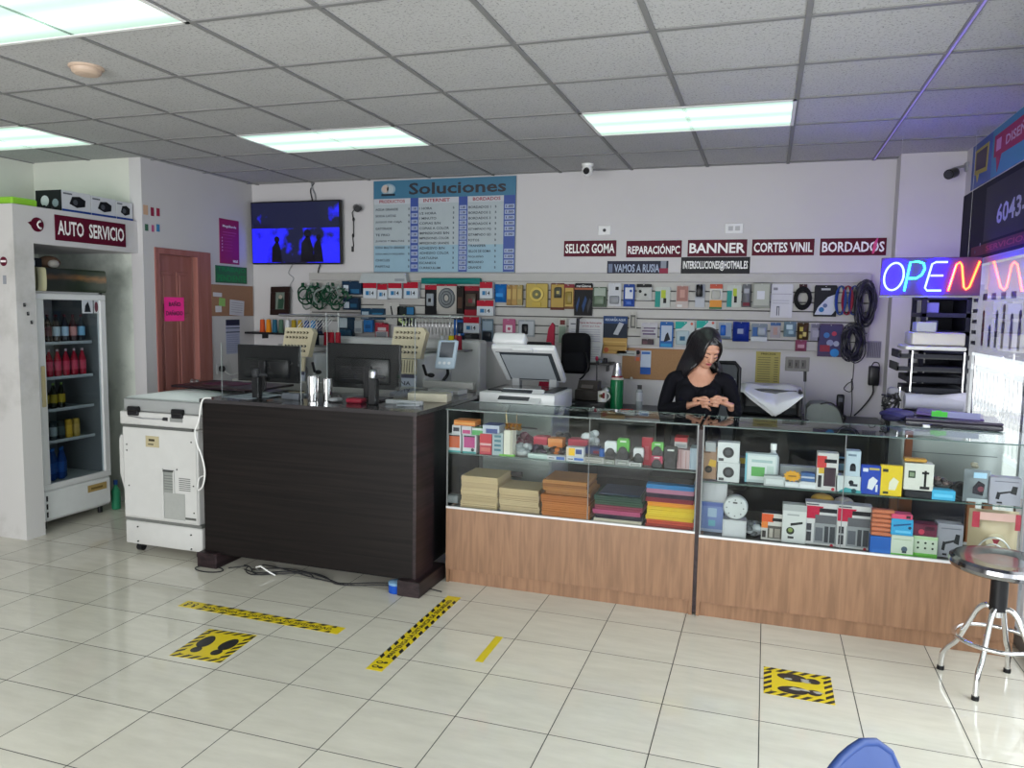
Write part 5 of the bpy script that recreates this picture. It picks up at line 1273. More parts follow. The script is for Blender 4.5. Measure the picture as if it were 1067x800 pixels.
for k, (u, r, h, cc, lab) in enumerate(((.035, .022, .09, '1f4f9a', 'blue can on the small black shelf'), (.075, .016, .055, '33503a', 'small green jar on the small black shelf'), (.17, .02, .035, '1a1a1e', 'low black pot before the leaflets on the shelf'), (.33, .025, .03, '6f7478', 'flat grey tin at the right end of the small shelf'), (.375, .018, .04, '2c2c30', 'dark tin at the far right end of the small shelf'))):
    tag(MB().lathe([(r * .95, 0), (r, .004), (r, h * .9), (r * .8, h)], (a.x + u, 6.30, SZ), c(cc, .35), 16).build('tin' if k > 2 else 'can'), lab, 'container', 'little containers on the small black shelf')
M, w, h = wallM(649, 362, 713, 397, Y=YB)
t = thing('cork_board', M.translation, 'brown cork notice board behind the woman, under the slat wall', 'notice board')
MB(M).box((0, 0, 0), (w, h, .012), mat('cork_tan', srgb('94714f'), .9, noise=.25, nscale=90), .002).build('board', t)
M, w, h = wallM(668, 365, 678, 390, Y=YB, off=.014)
b = MB(M).box((0, 0, 0), (w, h, .001), c('b9c6d8')).rect(0, 0, w, h * .3, .0015, c('2456a8')).rect(w * .1, h * .85, w * .9, h * .95, .0015, c('3a6ab0')); tag(b.build('card_note'), 'white card with a blue lower band pinned on the cork board behind the woman', 'note')
M, w, h = wallM(662, 363, 668, 376, Y=YB, off=.014)
b = MB(M).box((0, 0, 0), (w, h, .001), c('9a7a78')).disc(w * .5, h * .7, w * .35, .0015, c('1f1c24')).rect(w * .2, 0, w * .8, h * .3, .0015, c('c0603c')); tag(b.build('photo_note'), 'tiny photo card pinned left of the blue and white card', 'note')
p = at(658, 394, Y=YB - .015); tag(MB().ell((p.x, 6.482, p.z), (.012, .008, .012), WHITE, 12, 8).build('push_pin'), 'white round pin at the bottom of the cork board behind the woman', 'pin')
M, w, h = wallM(788, 366, 812, 399.5, Y=YB)
t = sign('yellow_price_list', M, w, h, c('b3a866', .7), [('PRECIOS', .2, .90, .8, .96, c('5c5636'))], 'yellow printed price list taped to the wall right of the woman', 'price list', th=.0015, parts=[(.08, .05 + .075 * k, .6, .075 + .075 * k, c('7c7650')) for k in range(11)] + [(.75, .05 + .075 * k, .92, .075 + .075 * k, c('6c6645')) for k in range(11)])
M, w, h = wallM(818.5, 371.5, 843, 387, Y=YB)
t = thing('socket_plate', M.translation, 'grey three-gang socket plate on the back wall right of the yellow list', 'socket')
b = MB(M).box((0, 0, 0), (w, h, .01), c('8f8d86', .4), .003); b.build('plate', t)
b = MB(M)
for k in range(3): b.box((w * (.12 + .27 * k), h * .2, .01), (w * (.32 + .27 * k), h * .8, .013), c('6f6d68'), .001).rect(w * (.17 + .27 * k), h * .35, w * (.22 + .27 * k), h * .6, .0135, BLACK)
b.build('outlets', t)
# adapter with cords at the far right of the back wall
t = thing('power_adapter', (.80, 6.44, 1.21), 'black power adapter plugged high on the wall with its cord dropping to the desk', 'power adapter')
MB().box((.765, 6.43, 1.15), (.84, 6.499, 1.30), BLACK, .01, 2).build('body', t)
MB().tube(smooth_path([(.80, 6.45, 1.15), (.80, 6.46, 1.08), (.74, 6.46, .98), (.68, 6.45, .91)]), .006, CABLE_B, 6).tube(smooth_path([(.78, 6.44, 1.30), (.80, 6.44, 1.33), (.835, 6.45, 1.31), (.83, 6.46, 1.2)]), .004, CABLE_B, 6).build('cord', t)
t = thing('thin_cable', (.65, 6.48, 1.2), 'thin dark cable with a small loop running down the wall from the slat wall end', 'cable')
MB().tube(smooth_path([(.66, 6.49, 1.40), (.66, 6.49, 1.25), (.655, 6.49, 1.18), (.62, 6.485, 1.15), (.60, 6.485, 1.11), (.64, 6.485, 1.09), (.665, 6.49, 1.12), (.65, 6.49, 1.19), (.665, 6.49, 1.0), (.66, 6.48, .90)]), .003, CABLE_B, 6).build('cable', t)
t = thing('label_strip', (.83, 6.49, 1.4), 'faint grey barcode-like grille plate on the wall beside the cables', 'wall plate')
M = frame((.745, 6.492, 1.36), (1, 0, 0)); b = MB(M).box((0, 0, 0), (.10, .13, .006), c('8d8b96'), .001)
for k in range(8): b.rect(.008 + .0115 * k, .01, .013 + .0115 * k, .12, .007, c('5c5a66'))
b.build('plate', t)

# ============================================================ BACK DESK AND WHAT IS ON IT
DZ = .90
t = thing('back_desk', (-.4, 6.1, 0), 'long black work desk along the back wall behind the showcases', 'desk')
DM = mat('black_desk_laminate', (.02, .02, .022), .35)
MB().box((-1.75, 5.72, DZ - .03), (.85, 6.49, DZ), DM, .003).build('desktop', t)
MB().box((-1.72, 6.40, .1), (.82, 6.42, DZ - .03), DM).build('modesty_panel', t)
for x in (-1.72, -.55, .79): MB().box((x, 5.76, 0), (x + .03, 6.45, DZ - .03), DM).build('leg_panel', t)
b = MB().box((-1.2, 5.78, .2), (-.75, 6.3, DZ - .05), DM)
for k in range(3): b.box((-1.19, 5.77, .22 + .21 * k), (-.76, 5.78, .41 + .21 * k), c('2a2a2c'), .003)
b.build('drawer_unit', t)
# black box with grey block
t = thing('cash_drawer', (-1.35, 6.0, DZ), 'flat black cash drawer under the white mug on the back desk', 'cash drawer')
MB().box((-1.46, 5.86, DZ), (-1.16, 6.2, DZ + .075), BLACK, .006).cyl((-1.25, 5.86, DZ + .03), (-1.25, 5.852, DZ + .03), .010, STEEL, seg=14).box((-1.44, 5.857, DZ + .05), (-1.40, 5.86, DZ + .06), c('7a7c80')).build('drawer', t)
t = thing('card_printer', (-1.35, 6.05, DZ + .075), 'squat dark brown-grey receipt printer on the black cash drawer', 'receipt printer')
MB().box((-1.425, 5.95, DZ + .076), (-1.24, 6.15, DZ + .16), c('3b3634', .4), .006).build('body', t)
b = MB(); b.M = Matrix(((0, 0, 1, -1.415), (1, 0, 0, 5.95), (0, 1, 0, DZ + .16), (0, 0, 0, 1)))
b.prism([(.03, 0), (.19, 0), (.19, .06), (.09, .065)], 0, .165, c('45403d', .4)); b.build('lid', t)
MB(frame((-1.40, 5.965, DZ + .165), (1, 0, 0), (0, .7, .6))).box((.02, .008, .0), (.115, .045, .004), c('6a6460')).build('paper_window', t)
t = thing('coffee_mug', (-1.22, 5.93, DZ + .076), 'white mug with a printed picture standing on the black cash drawer', 'mug')
mx_, my_ = -1.195, 5.92
MB().lathe([(.034, 0), (.037, .004), (.037, .085), (.033, .085), (.032, .008), (0, .008)], (mx_, my_, DZ + .076), mat('glazed_mug', (.66, .65, .62), .15), 26).build('cup', t)
MB().tube([(mx_ + .034 + .026 * math.sin(a * PI / 10), my_, DZ + .076 + .045 - .028 * math.cos(a * PI / 10)) for a in range(11)], .005, mat('glazed_mug', (.66, .65, .62), .15), 8).build('handle', t)
b = MB()
for k, (an, z, w_, h_, cc) in enumerate(((-1.5, .035, .25, .03, '5a3a2c'), (-1.1, .03, .25, .045, '7a2a30'), (-1.9, .04, .2, .02, '8d8a5a'))):
    vs = [(mx_ + .0375 * math.cos(an + w_ * (i / 4 - .5) * 2), my_ + .0375 * math.sin(an + w_ * (i / 4 - .5) * 2), DZ + .076 + z + h_ * j) for j in (0, 1) for i in range(5)]
    b.add(vs, [(i, i + 1, i + 6, i + 5) for i in range(4)], c(cc), True)
b.build('printed_picture', t)
t = thing('computer_mouse', (-1.2, 5.99, DZ + .16), 'silver dome-shaped gadget just behind the white mug', 'gadget'); MB().ell((-1.185, 6.02, DZ + .15), (.036, .04, .04), STEEL).cyl((-1.185, 6.02, DZ + .076), (-1.185, 6.02, DZ + .13), .025, GREY).build('dome', t)
t = thing('pen_stand', (-1.29, 6.2, DZ), 'thin black rod with a pink-red tip rising behind the mug', 'pen stand')
MB().cyl((-1.30, 6.22, DZ), (-1.30, 6.22, DZ + .012), .03, BLACK).cyl((-1.30, 6.22, DZ), (-1.31, 6.22, 1.285), .005, DGREY, seg=8).build('rod', t); MB().ell((-1.31, 6.22, 1.295), (.014, .014, .02), c('a8304a', .3), 12, 8).build('tip', t)
t = thing('thermos_flask', (-1.12, 6.1, DZ), 'green vacuum flask with a silver screw cup on the back desk', 'thermos')
gx, gy = -1.105, 6.05
gf = mat('flask_green_paint', srgb('0f6b3f'), .25)
MB().lathe([(.05, 0), (.052, .006), (.052, .235), (.048, .245)], (gx, gy, DZ + .0), gf, 28).build('body', t)
MB().lathe([(.049, .245), (.049, .262)], (gx, gy, DZ), c('c9c4bb', .3), 28).build('white_band', t)
MB().lathe([(.043, .262), (.043, .275)], (gx, gy, DZ), c('8a2430', .3), 28).build('red_band', t)
MB().lathe([(.038, .275), (.038, .29), (.031, .325), (.029, .345), (.025, .348), (.025, .375), (.018, .38)], (gx, gy, DZ), STEEL, 28).build('cup', t)
t = thing('glue_bottle', (-.93, 6.3, DZ), 'small clear bottle with a dark cap and white label right of the green flask', 'bottle')
MB().lathe([(.024, 0), (.026, .005), (.026, .15), (.016, .17)], (-.94, 6.15, DZ), c('a3a9ac', .15), 18).build('body', t); MB().lathe([(.0265, .07), (.0265, .14)], (-.94, 6.15, DZ), c('c6c9cf'), 18).build('wrap_label', t); MB().lathe([(.018, .165), (.018, .2)], (-.94, 6.15, DZ), DGREY, 14).build('cap', t)
t = thing('paper_pile', (-1.0, 5.9, DZ), 'white papers spread on the back desk before the green flask', 'papers')
for k in range(4): MB(Matrix.Translation((-1.0 + .02 * k, 5.90, DZ + .001 + .004 * k)) @ Matrix.Rotation(.25 * k - .3, 4, 'Z')).box((-.12, -.09, 0), (.12, .09, .0035), c('c4c4c4', .8)).build('sheet', t)
tag(MB(Matrix.Translation((-.99, 5.86, DZ + .018)) @ Matrix.Rotation(.4, 4, 'Z')).box((-.05, -.014, 0), (.05, .014, .02), c('b02c28', .4), .005).build('red_stapler'), 'red marker lying on the white papers before the green flask', 'marker')
tag(MB(Matrix.Translation((-1.08, 5.85, DZ + .0)) @ Matrix.Rotation(-.7, 4, 'Z')).box((-.05, -.02, 0), (.03, .02, .03), c('26262a', .4), .008, 2).build('tape_dispenser'), 'small black tape dispenser right of the cash drawer', 'tape dispenser')
tag(MB(Matrix.Translation((-.94, 5.82, DZ + .018)) @ Matrix.Rotation(-.3, 4, 'Z')).box((-.03, -.012, 0), (.03, .012, .02), c('303036', .4), .004).build('hole_punch'), 'small dark clip lying at the right edge of the white papers', 'clip')
# black laser printer with a sheet draped over it
t = thing('printer', (.06, 6.0, DZ), 'black printer on the back desk with crumpled sheets draped over it', 'printer')
PX0, PX1, PY0, PY1 = -.16, .27, 5.78, 6.15
MB().box((PX0, PY0, DZ), (PX1, PY1, DZ + .055), BLACK, .008).build('base', t)
b = MB().box((PX0, PY0 + .01, DZ + .056), (PX0 + .03, PY1, DZ + .24), DGREY, .01).box((PX1 - .03, PY0 + .01, DZ + .056), (PX1, PY1, DZ + .24), DGREY, .01).box((PX0 + .03, PY0 + .09, DZ + .056), (PX1 - .03, PY1, DZ + .235), mat('printer_front_grey', (.06, .06, .065), .4), .01)
b.build('body', t)
MB(frame((PX0 + .03, PY0 + .085, DZ + .065), (1, 0, 0), (0, .25, 1))).box((0, 0, 0), (PX1 - PX0 - .06, .14, .006), c('303338', .3), .003).build('output_tray', t)
t = thing('draped_sheets', (.05, 5.9, DZ + .24), 'crumpled white sheets hanging in a point over the black printer', 'papers')
for L in range(2):
    b = MB(); vs = []; NU, NV = 16, 10
    for j in range(NV + 1):
        for i in range(NU + 1):
            u = i / NU; v = j / NV
            x = PX0 + .0 + (PX1 - PX0 - .02) * u + .02 * L
            tip = max(0, 1 - abs(u - .56) / .5)
            drop = v * (.02 + .17 * tip)
            y = PY1 - .08 - (PY1 - PY0 - .02) * min(1, v * 1.6) - .004 * L
            z = DZ + .247 + .004 * L - max(0, drop - .0) + .010 * math.sin(9 * u + 3 * v + L) * (1 - v * .4) + (.015 if v < .5 else 0) * math.sin(PI * u)
            vs.append((x, y - .015 * v, z))
    n = NU + 1
    b.add(vs, [(j * n + i, j * n + i + 1, (j + 1) * n + i + 1, (j + 1) * n + i) for j in range(NV) for i in range(NU)], PAPER, True)
    o = b.build('sheet', t)
    md = o.modifiers.new('thickness', 'SOLIDIFY'); md.thickness = .001
t = thing('antenna', (.28, 6.1, DZ), 'thin upright rod with a black tip right of the draped printer', 'antenna')
MB().cyl((.30, 5.95, DZ), (.30, 5.95, DZ + .02), .03, BLACK).cyl((.30, 5.95, DZ + .02), (.285, 5.95, 1.23), .004, GREY, seg=8).build('rod', t); MB().cyl((.286, 5.95, 1.20), (.284, 5.95, 1.275), .011, BLACK, seg=12).build('tip', t)
t = thing('grey_device', (.42, 6.2, DZ), 'rounded grey covered device on the back desk right of the printer', 'device')
b = MB(); vs = []; pr = [(.0, 0), (.0, .10), (.03, .135), (.12, .145), (.20, .12), (.25, .05), (.26, 0)]
b.M = Matrix(((1, 0, 0, .31), (0, 0, 1, 5.98), (0, 1, 0, DZ), (0, 0, 0, 1))); b.prism(pr, 0, .24, c('8d9490', .5), True); b.build('housing', t)
MB().tube(smooth_path([(.40, 5.975, DZ + .14), (.47, 5.97, DZ + .15), (.53, 5.97, DZ + .10), (.565, 5.97, DZ + .0)]), .006, CABLE_B, 6).build('cord', t)
t = thing('cordless_phone', (.55, 6.3, DZ), 'black cordless telephone handset standing in its base on the back desk', 'telephone')
MB().box((.51, 6.26, DZ), (.61, 6.36, DZ + .03), BLACK, .01, 2).build('base', t); MB().box((.535, 6.29, DZ + .02), (.59, 6.325, DZ + .185), BLACK, .012, 2).box((.548, 6.286, DZ + .13), (.577, 6.291, DZ + .16), c('6a6e74')).build('handset', t)
# office chair behind the woman
t = thing('office_chair', (-.05, 5.35, 0), 'black mesh-back office chair behind the woman with a white label', 'office chair')
cx, cy = -.31, 5.50
MB().tube([(cx - .13, cy, 1.03), (cx - .15, cy, 1.10), (cx - .15, cy, 1.31), (cx - .12, cy, 1.345), (cx + .12, cy, 1.345), (cx + .15, cy, 1.31), (cx + .15, cy, 1.10), (cx + .13, cy, .78), (cx - .13, cy, .78)], .014, BLACK, 8, True).build('back_frame', t)
MB().box((cx - .14, cy - .004, .8), (cx + .14, cy + .004, 1.335), mat('chair_mesh', (.07, .075, .085), .7)).build('mesh_back', t)
MB().box((cx - .0, cy - .012, 1.17), (cx + .125, cy - .005, 1.235), c('b9bcc4', .6)).build('white_label', t)
MB().box((cx - .24, cy + .02, .45), (cx + .24, cy + .44, .52), DGREY, .03, 2).build('seat', t)
MB().cyl((cx, cy + .23, .08), (cx, cy + .23, .45), .025, BLACK).build('gas_column', t); MB().box((cx - .03, cy - .0, .44), (cx + .03, cy + .1, .47), BLACK).box((cx - .03, cy - .02, .44), (cx + .03, cy + .01, .9), BLACK).build('back_bracket', t)
for k in range(5):
    a_ = k * 2 * PI / 5 + .3
    l_ = MB().tube([(cx, cy + .23, .10), (cx + .27 * math.cos(a_), cy + .23 + .27 * math.sin(a_), .06)], [.022, .014], BLACK, 8).cyl((cx + .27 * math.cos(a_), cy + .21 + .27 * math.sin(a_), .027), (cx + .27 * math.cos(a_), cy + .25 + .27 * math.sin(a_), .027), .027, BLACK, seg=14).build('leg', t)

# ============================================================ OPEN-LID COPIER BEHIND THE LEFT SHOWCASE
t = thing('scanner_copier', (-1.55, 5.3, 0), 'white office copier with its scanner lid raised, behind the left showcase', 'photocopier')
p_fl = at(499, 406, Z=1.13)
CX0, CX1, CY0, CY1 = -1.875, -1.33, 4.98, 5.50
CPW = mat('copier_bright_white', (.60, .61, .62), .3)
b = MB().box((CX0 + .02, CY0 + .03, .05), (CX1 - .02, CY1, .98), mat('copier_body_grey', (.45, .47, .47), .4), .01)
b.build('body', t)
for k in range(3):
    b = MB().box((CX0 + .03, CY0 + .015, .10 + .26 * k), (CX1 - .03, CY0 + .03, .34 + .26 * k), mat('copier_drawer_grey', (.50, .52, .52), .4), .006); dr_ = b.build('paper_drawer', t)
    MB().box((CX0 + .22, CY0 + .008, .27 + .26 * k), (CX1 - .22, CY0 + .016, .31 + .26 * k), DGREY, .003).build('handle', dr_)
MB().box((CX0, CY0, .985), (CX1, CY1 - .02, 1.115), CPW, .01, 2).build('scanner_housing', t)
MB().box((CX0 + .03, CY0 + .10, 1.115), (CX1 - .03, CY1 - .05, 1.125), c('1d1f22', .3)).box((CX0 + .08, CY0 + .13, 1.125), (CX1 - .10, CY1 - .09, 1.127), mat('platen_glass', (.08, .09, .09), .05)).build('platen', t)
b = MB(frame((CX0 + .15, CY0 - .05, 1.06), (1, 0, 0), (0, .75, .45))); b.box((0, 0, -.02), (.30, .16, 0), CPW, .006).box((.0, .02, 0), (.22, .14, .003), mat('touch_panel', (.05, .055, .06), .12)); b.build('control_panel', t)
# lid: hinged at the back, leaning towards the viewer
hb = Vector((CX0 + .04, CY1 - .06, 1.155)); V = Vector((0, -.80, .60)); F = frame(hb, (1, 0, 0), V)   # normal faces down-front
lw, lh = CX1 - CX0 - .08, .43
lid = MB(F).box((0, 0, -.045), (lw, lh, 0), CPW, .012, 2)
lo = lid.build('lid', t)
MB(F).box((.025, .03, 0), (lw - .03, lh - .045, .003), c('41464b', .4)).box((.06, .05, .003), (lw - .06, lh - .075, .006), mat('lid_pad', (.36, .39, .42), .5)).build('platen_pad', lo)
MB(F).box((0.02, .02, .003), (.05, lh - .05, .0065), c('cfd3d6')).build('adf_strip', lo)
MB(F).box((lw * .34, lh - .03, -.01), (lw * .66, lh + .012, .014), CPW, .006).build('lid_handle', lo)
MB(F).box((-.0, .15, -.13), (.24, lh + .02, -.045), CPW, .02, 2).box((.24, .17, -.10), (lw * .9, lh - .04, -.047), BLACK, .01).build('document_feeder', lo)
for x in (CX0 + .13, CX1 - .13): MB().box((x - .03, CY1 - .10, 1.10), (x + .03, CY1 - .02, 1.19), GREY, .006).build('hinge', t)
for x in (CX0 + .08, CX1 - .08):
    for y in (CY0 + .08, CY1 - .08): MB().cyl((x - .015, y, .026), (x + .015, y, .026), .026, BLACK, seg=14).box((x - .02, y - .02, .026), (x + .02, y + .02, .055), BLACK).build('caster', t)
# crimson folder and black bag behind it
t = thing('crimson_folder', (-1.35, 6.1, 1.2), 'crimson folder standing on the back desk behind the raised copier lid', 'folder')
a = at(560, 363, Y=6.2); d = at(575, 339, Y=6.2)
MB(frame((a.x, 6.2, a.z), (1, 0, 0))).prism([(0, DZ - a.z), (.15, DZ - a.z), (.15, .20), (.13, .22), (.10, .17)], 0, .03, c('9a1f3a', .5)).build('cover', t)
t = thing('black_bag', (-1.3, 6.2, 1.1), 'black bag hanging behind the raised copier lid right of the crimson folder', 'bag')
b = MB(); b.box((-1.62, 6.20, 1.16), (-1.38, 6.34, 1.50), c('131316', .8), .05, 3).box((-1.59, 6.17, 1.18), (-1.41, 6.21, 1.34), c('1c1c20', .8), .02, 2).cyl((-1.50, 6.30, 1.5), (-1.50, 6.32, 1.62), .014, BLACK).cyl((-1.50, 6.31, 1.61), (-1.50, 6.46, 1.63), .006, BLACK); b.build('bag_body', t)
MB().tube(smooth_path([(-1.40, 6.2, 1.34), (-1.37, 6.17, 1.24), (-1.40, 6.17, 1.16), (-1.44, 6.18, 1.12)]), .008, BLACK, 6).build('strap', t)

# ============================================================ GOODS IN THE SHOWCASES
ZL1, ZR1, ZL0, ZR0 = .8125, .7655, .467, .451


def good(px, z, base, D, name, label, cat, d=.07, Y=None, kind='box', group=None, part=None, yaw=0.0, side=None, top=None):
    """item standing on height z; photo pixels (x0, y0, x1, y1) of its front face; returns (Y of front, height of top)"""
    xc = (px[0] + px[2]) / 2
    if Y is None: Y = min(4.52, max(4.295, at(xc, px[3], Z=z).y))
    a = at(px[0], px[1], Y=Y); d_ = at(px[2], px[3], Y=Y)
    w = d_.x - a.x; zt = (at(xc, px[1], Y=Y)).z; h = max(.012, zt - z)
    if kind in ('pouch', 'clump'): Y = max(Y, 4.285 + d * .55)
    d = min(d, 4.655 - Y)
    M = frame((a.x, Y, z), (math.cos(yaw), math.sin(yaw), 0))
    t = thing(name, ((a.x + d_.x) / 2, Y, z), label, cat, group)
    b = MB(M)
    if kind == 'box':
        b.box((0, 0, -d), (w, h, 0), c(base), .0015)
        if side: b.add([(w + .0006, 0, 0), (w + .0006, 0, -d), (w + .0006, h, -d), (w + .0006, h, 0)], [(0, 1, 2, 3)], c(side))
        if top: b.add([(0, h + .0006, 0), (w, h + .0006, 0), (w, h + .0006, -d), (0, h + .0006, -d)], [(0, 1, 2, 3)], c(top))
        b.build('carton', t)
        if D: bb = MB(M); deco(bb, w, h, .0, D); bb.build('printed_face', t)
    elif kind == 'pouch':
        pillow(b, 0, 0, w, h, 0, d * .5, c(base, .25), 10, 8); pillow2 = MB(M @ Matrix.Translation((w, 0, 0)) @ Matrix.Rotation(PI, 4, 'Y'))
        b.M = M @ Matrix.Translation((w, 0, 0)) @ Matrix.Rotation(PI, 4, 'Y'); pillow(b, 0, 0, w, h, 0, d * .5, c(base, .25), 10, 8)
        b.build('bag', t)
        if D: bb = MB(M); deco(bb, w, h, d * .56, D); bb.build('printed_label', t)
    elif kind == 'stamp':
        # self-inking stamp: coloured arch-topped handle over a dark body
        r = w / 2
        b.box((w * .04, 0, -d), (w * .96, h * .42, 0), c('1b1c1e', .3), .004); b.build('base', t)
        bb = MB(M); n = 12
        pl = [(0, h * .35), (w, h * .35), (w, h * .85)] + [(w - w * .15 * (1 - math.cos(a)), h * .85 + h * .15 * math.sin(a)) for a in [PI / 2 * k / 4 for k in range(1, 5)]] + [(w * .15 * (1 - math.cos(a)), h * .85 + h * .15 * math.sin(a)) for a in [PI / 2 * k / 4 for k in range(4, 0, -1)]] + [(0, h * .85)]
        bb.prism(pl, -d * .8, -.004, c(base, .3)); hd_ = bb.build('handle', t)
        bb = MB(M).disc(w * .5, h * .42, w * .36, .001, c('121214', .3)).disc(w * .5, h * .42, w * .22, .0015, c('2c2c30', .3)); bb.rect(w * .25, h * .82, w * .75, h * .9, -.0035, c('c8ccc8')); bb.build('ink_window', t)
    elif kind == 'clump':
        rnd = random.Random(px[0]); n = part or 9
        for k in range(n):
            u = rnd.uniform(.12, .88) * w; v = rnd.uniform(.0, .75) * h; r = rnd.uniform(.16, .26) * min(w, h) + .004
            b.ell((u, max(v, r), -rnd.uniform(.1, .9) * d), (r * 1.15, r, r), c(base if k % 3 else (D[0] if D else base), .3), 10, 7)
        b.build('items', t)
    elif kind == 'cyl':
        b.M = Matrix.Translation((a.x + w / 2, Y + w / 2, z)); b.lathe([(w / 2 * .95, 0), (w / 2, .004), (w / 2, h * .96), (w / 2 * .9, h)], (0, 0, 0), c(base, .3), 20); b.build('body', t)
    return Y, zt, a.x, d_.x


# ---- left showcase, upper glass shelf
wb = 'c3c5c9'
y, zt, _, _ = good((467, 452, 480, 472), ZL1, wb, [(.08, .25, .92, .95, 'b85a3a'), (.1, .88, .9, .95, '2c2c34'), (0, 0, 1, .1, '4f9a9a')], 'ink_box', 'white box with an orange-red picture, leftmost on the upper shelf of the left showcase', 'box')
good((471, 443, 480, 451), zt + .001, 'bcbcc2', [(.15, .3, .85, .75, '2b2b38')], 'small_box', 'small white box with a dark oval, on the leftmost ink box', 'box', Y=y + .002)
y2, zt2, _, _ = good((482, 453, 496, 474), ZL1, wb, [(.1, .3, .9, .9, 'a83878'), (.1, .88, .9, .96, '2c2c34'), (0, 0, 1, .1, '3f8f8f'), ('o', .75, .2, .12, '20202a')], 'ink_box', 'white box with a magenta picture, second on the upper shelf of the left showcase', 'box')
y3, z3, xa_, xb_ = good((481, 444, 491, 452), zt2 + .001, 'bcb9c2', [(.1, .1, .9, .55, 'a8346c')], 'small_box', 'small magenta and white box standing on the magenta ink box', 'box', Y=y2 + .002)
good((473, 438, 495, 443.5), z3 + .002, 'c8783a', [(0, .3, 1, .6, 'd89a5a')], 'flat_box', 'flat orange box lying over the small boxes at the left of the upper shelf', 'box', Y=y2, d=.10)
good((492, 446, 503, 453), zt2 + .001, '4f9a5a', [(0, .7, 1, 1, 'b9c0c0')], 'small_box', 'small green-fronted box at the right of the small magenta box', 'box', Y=y2 + .002)
y4, z4, _, _ = good((500, 452, 512, 474), ZL1, 'a5283c', [(0, .55, 1, 1, 'b5303c'), (.0, .45, 1, .55, 'd0a8a8'), (.1, .15, .9, .35, 'c0645c')], 'ink_box', 'red box on the upper shelf of the left showcase, between magenta and patterned boxes', 'box')
good((503, 443, 520, 450), z4 + .001, 'a9b0c0', [(.2, .1, .9, .6, '2b3f7c')], 'flat_box', 'flat blue and white box lying on the red box', 'box', Y=y4, d=.12, top='3a4a8a')
good((513, 451, 524, 476), ZL1, '9aa8ae', [(.2, .8, .8, .9, '3a6a7a'), (.2, .6, .8, .7, '3a6a7a'), (.2, .4, .8, .5, '3a6a7a'), (.2, .2, .8, .3, '3a6a7a')], 'patterned_box', 'grey-white box with rows of teal pictures on the upper shelf', 'box')
y5, z5, xa5, xb5 = good((525, 448.5, 534, 476), ZL1, 'cfccc0', [(.7, 0, 1, 1, 'a9a798')], 'tall_white_box', 'tall cream box with gold ornaments and pens on top, in the left showcase', 'box')
t = thing('gold_ornament', ((xa5 + xb5) / 2, y5 + .03, z5), 'small gold ornament holding upright pens on the tall cream box', 'ornament')
b = MB()
for k in range(4): b.lathe([(.012, 0), (.018, .012), (.010, .026), (.016, .04)], (xa5 + .01 + .026 * k, y5 + .03, z5 + .001), c('b98434', .3, 1), 14)
b.build('ornament', t)
MB().cyl((xa5 + .008, y5 + .03, z5 + .03), (xa5 + .002, y5 + .03, z5 + .115), .004, c('c8b48a'), seg=8).build('pen', t); MB().cyl((xa5 + .07, y5 + .03, z5 + .03), (xa5 + .07, y5 + .03, z5 + .11), .003, c('8a7a68'), seg=8).build('pen', t)
MB().cyl((xa5 + .08, y5 + .03, z5 + .02), (xa5 + .20, y5 + .03, z5 + .018), .005, BLACK, seg=8).build('brush', t)
good((520, 474, 536, 479), ZL1, '6fb04a', [], 'green_packet', 'flat bright green packet in front of the tall cream box', 'packet', Y=4.292, d=.02)
y6, z6, _, _ = good((536, 462, 553, 475), ZL1, '8d9498', ['b8bec2'], 'silver_keyrings', 'heap of clear and silver trinkets beside the tall cream box', 'trinkets', kind='clump', part=22, d=.09)
good((535, 449, 551, 461), ZL1, '5a2436', ['7a3448'], 'maroon_trinkets', 'heap of dark red trinkets behind the silver heap in the left showcase', 'trinkets', kind='clump', part=22, d=.1, Y=4.45)
y7, z7, _, _ = good((550, 473, 570, 480), ZL1, 'a3b8b4', [(0, .6, 1, 1, 'b8c8c4')], 'pale_box', 'long pale mint box on the front edge of the upper shelf', 'box', d=.035)
good((552, 463, 568, 472), ZL1, '25262a', ['3a3040'], 'black_trinkets', 'heap of small black knobs behind the pale mint box', 'trinkets', kind='clump', part=18, d=.06, Y=4.36)
good((556, 455, 570, 463), ZL1 + .06, 'a5243c', [(0, .7, 1, 1, 'b84858')], 'red_box', 'crimson box behind the black knobs in the left showcase', 'box', d=.08, Y=4.42)
y8, z8, _, _ = good((570, 475, 589, 484), ZL1, wb, [(.5, .15, .95, .85, '2f559a'), (.1, .4, .4, .6, '2a2a34')], 'blue_white_box', 'white and blue carton lying on the front edge, left of its twin', 'box', d=.05, group='white and blue cartons')
good((571, 457, 586, 464), ZL1 + .055, 'c87838', [(0, .6, 1, 1, 'd08a50')], 'orange_box', 'orange box in the second row behind the white and blue carton', 'box', d=.08, Y=4.40)
good((569, 465, 588, 474), ZL1, '3a2a28', ['c87030'], 'orange_black_items', 'heap of orange and black holders behind the white and blue carton', 'trinkets', kind='clump', part=14, d=.06, Y=4.37)
y9, z9, _, _ = good((590, 476, 608, 485), ZL1, wb, [(.45, .3, .98, .8, '3a62b0'), (.1, .4, .4, .6, '2a2a34')], 'blue_white_box', 'white and blue carton under the yellow-marked carton', 'box', d=.05, group='white and blue cartons')
good((590, 466, 608, 475), z9 + .001, wb, [(.0, .1, .2, .8, 'c9b8a0'), (.15, .1, .5, .9, 'e0b01c'), (.55, .3, .9, .8, '28407a')], 'yellow_marked_box', 'white carton with a yellow blob, on top of a white and blue carton', 'box', d=.05, Y=y9)
good((592, 458, 612, 466), ZL1 + .07, 'a02840', [(0, .7, 1, 1, 'b03a50')], 'red_box', 'crimson box behind the yellow-marked carton', 'box', d=.09, Y=4.42)
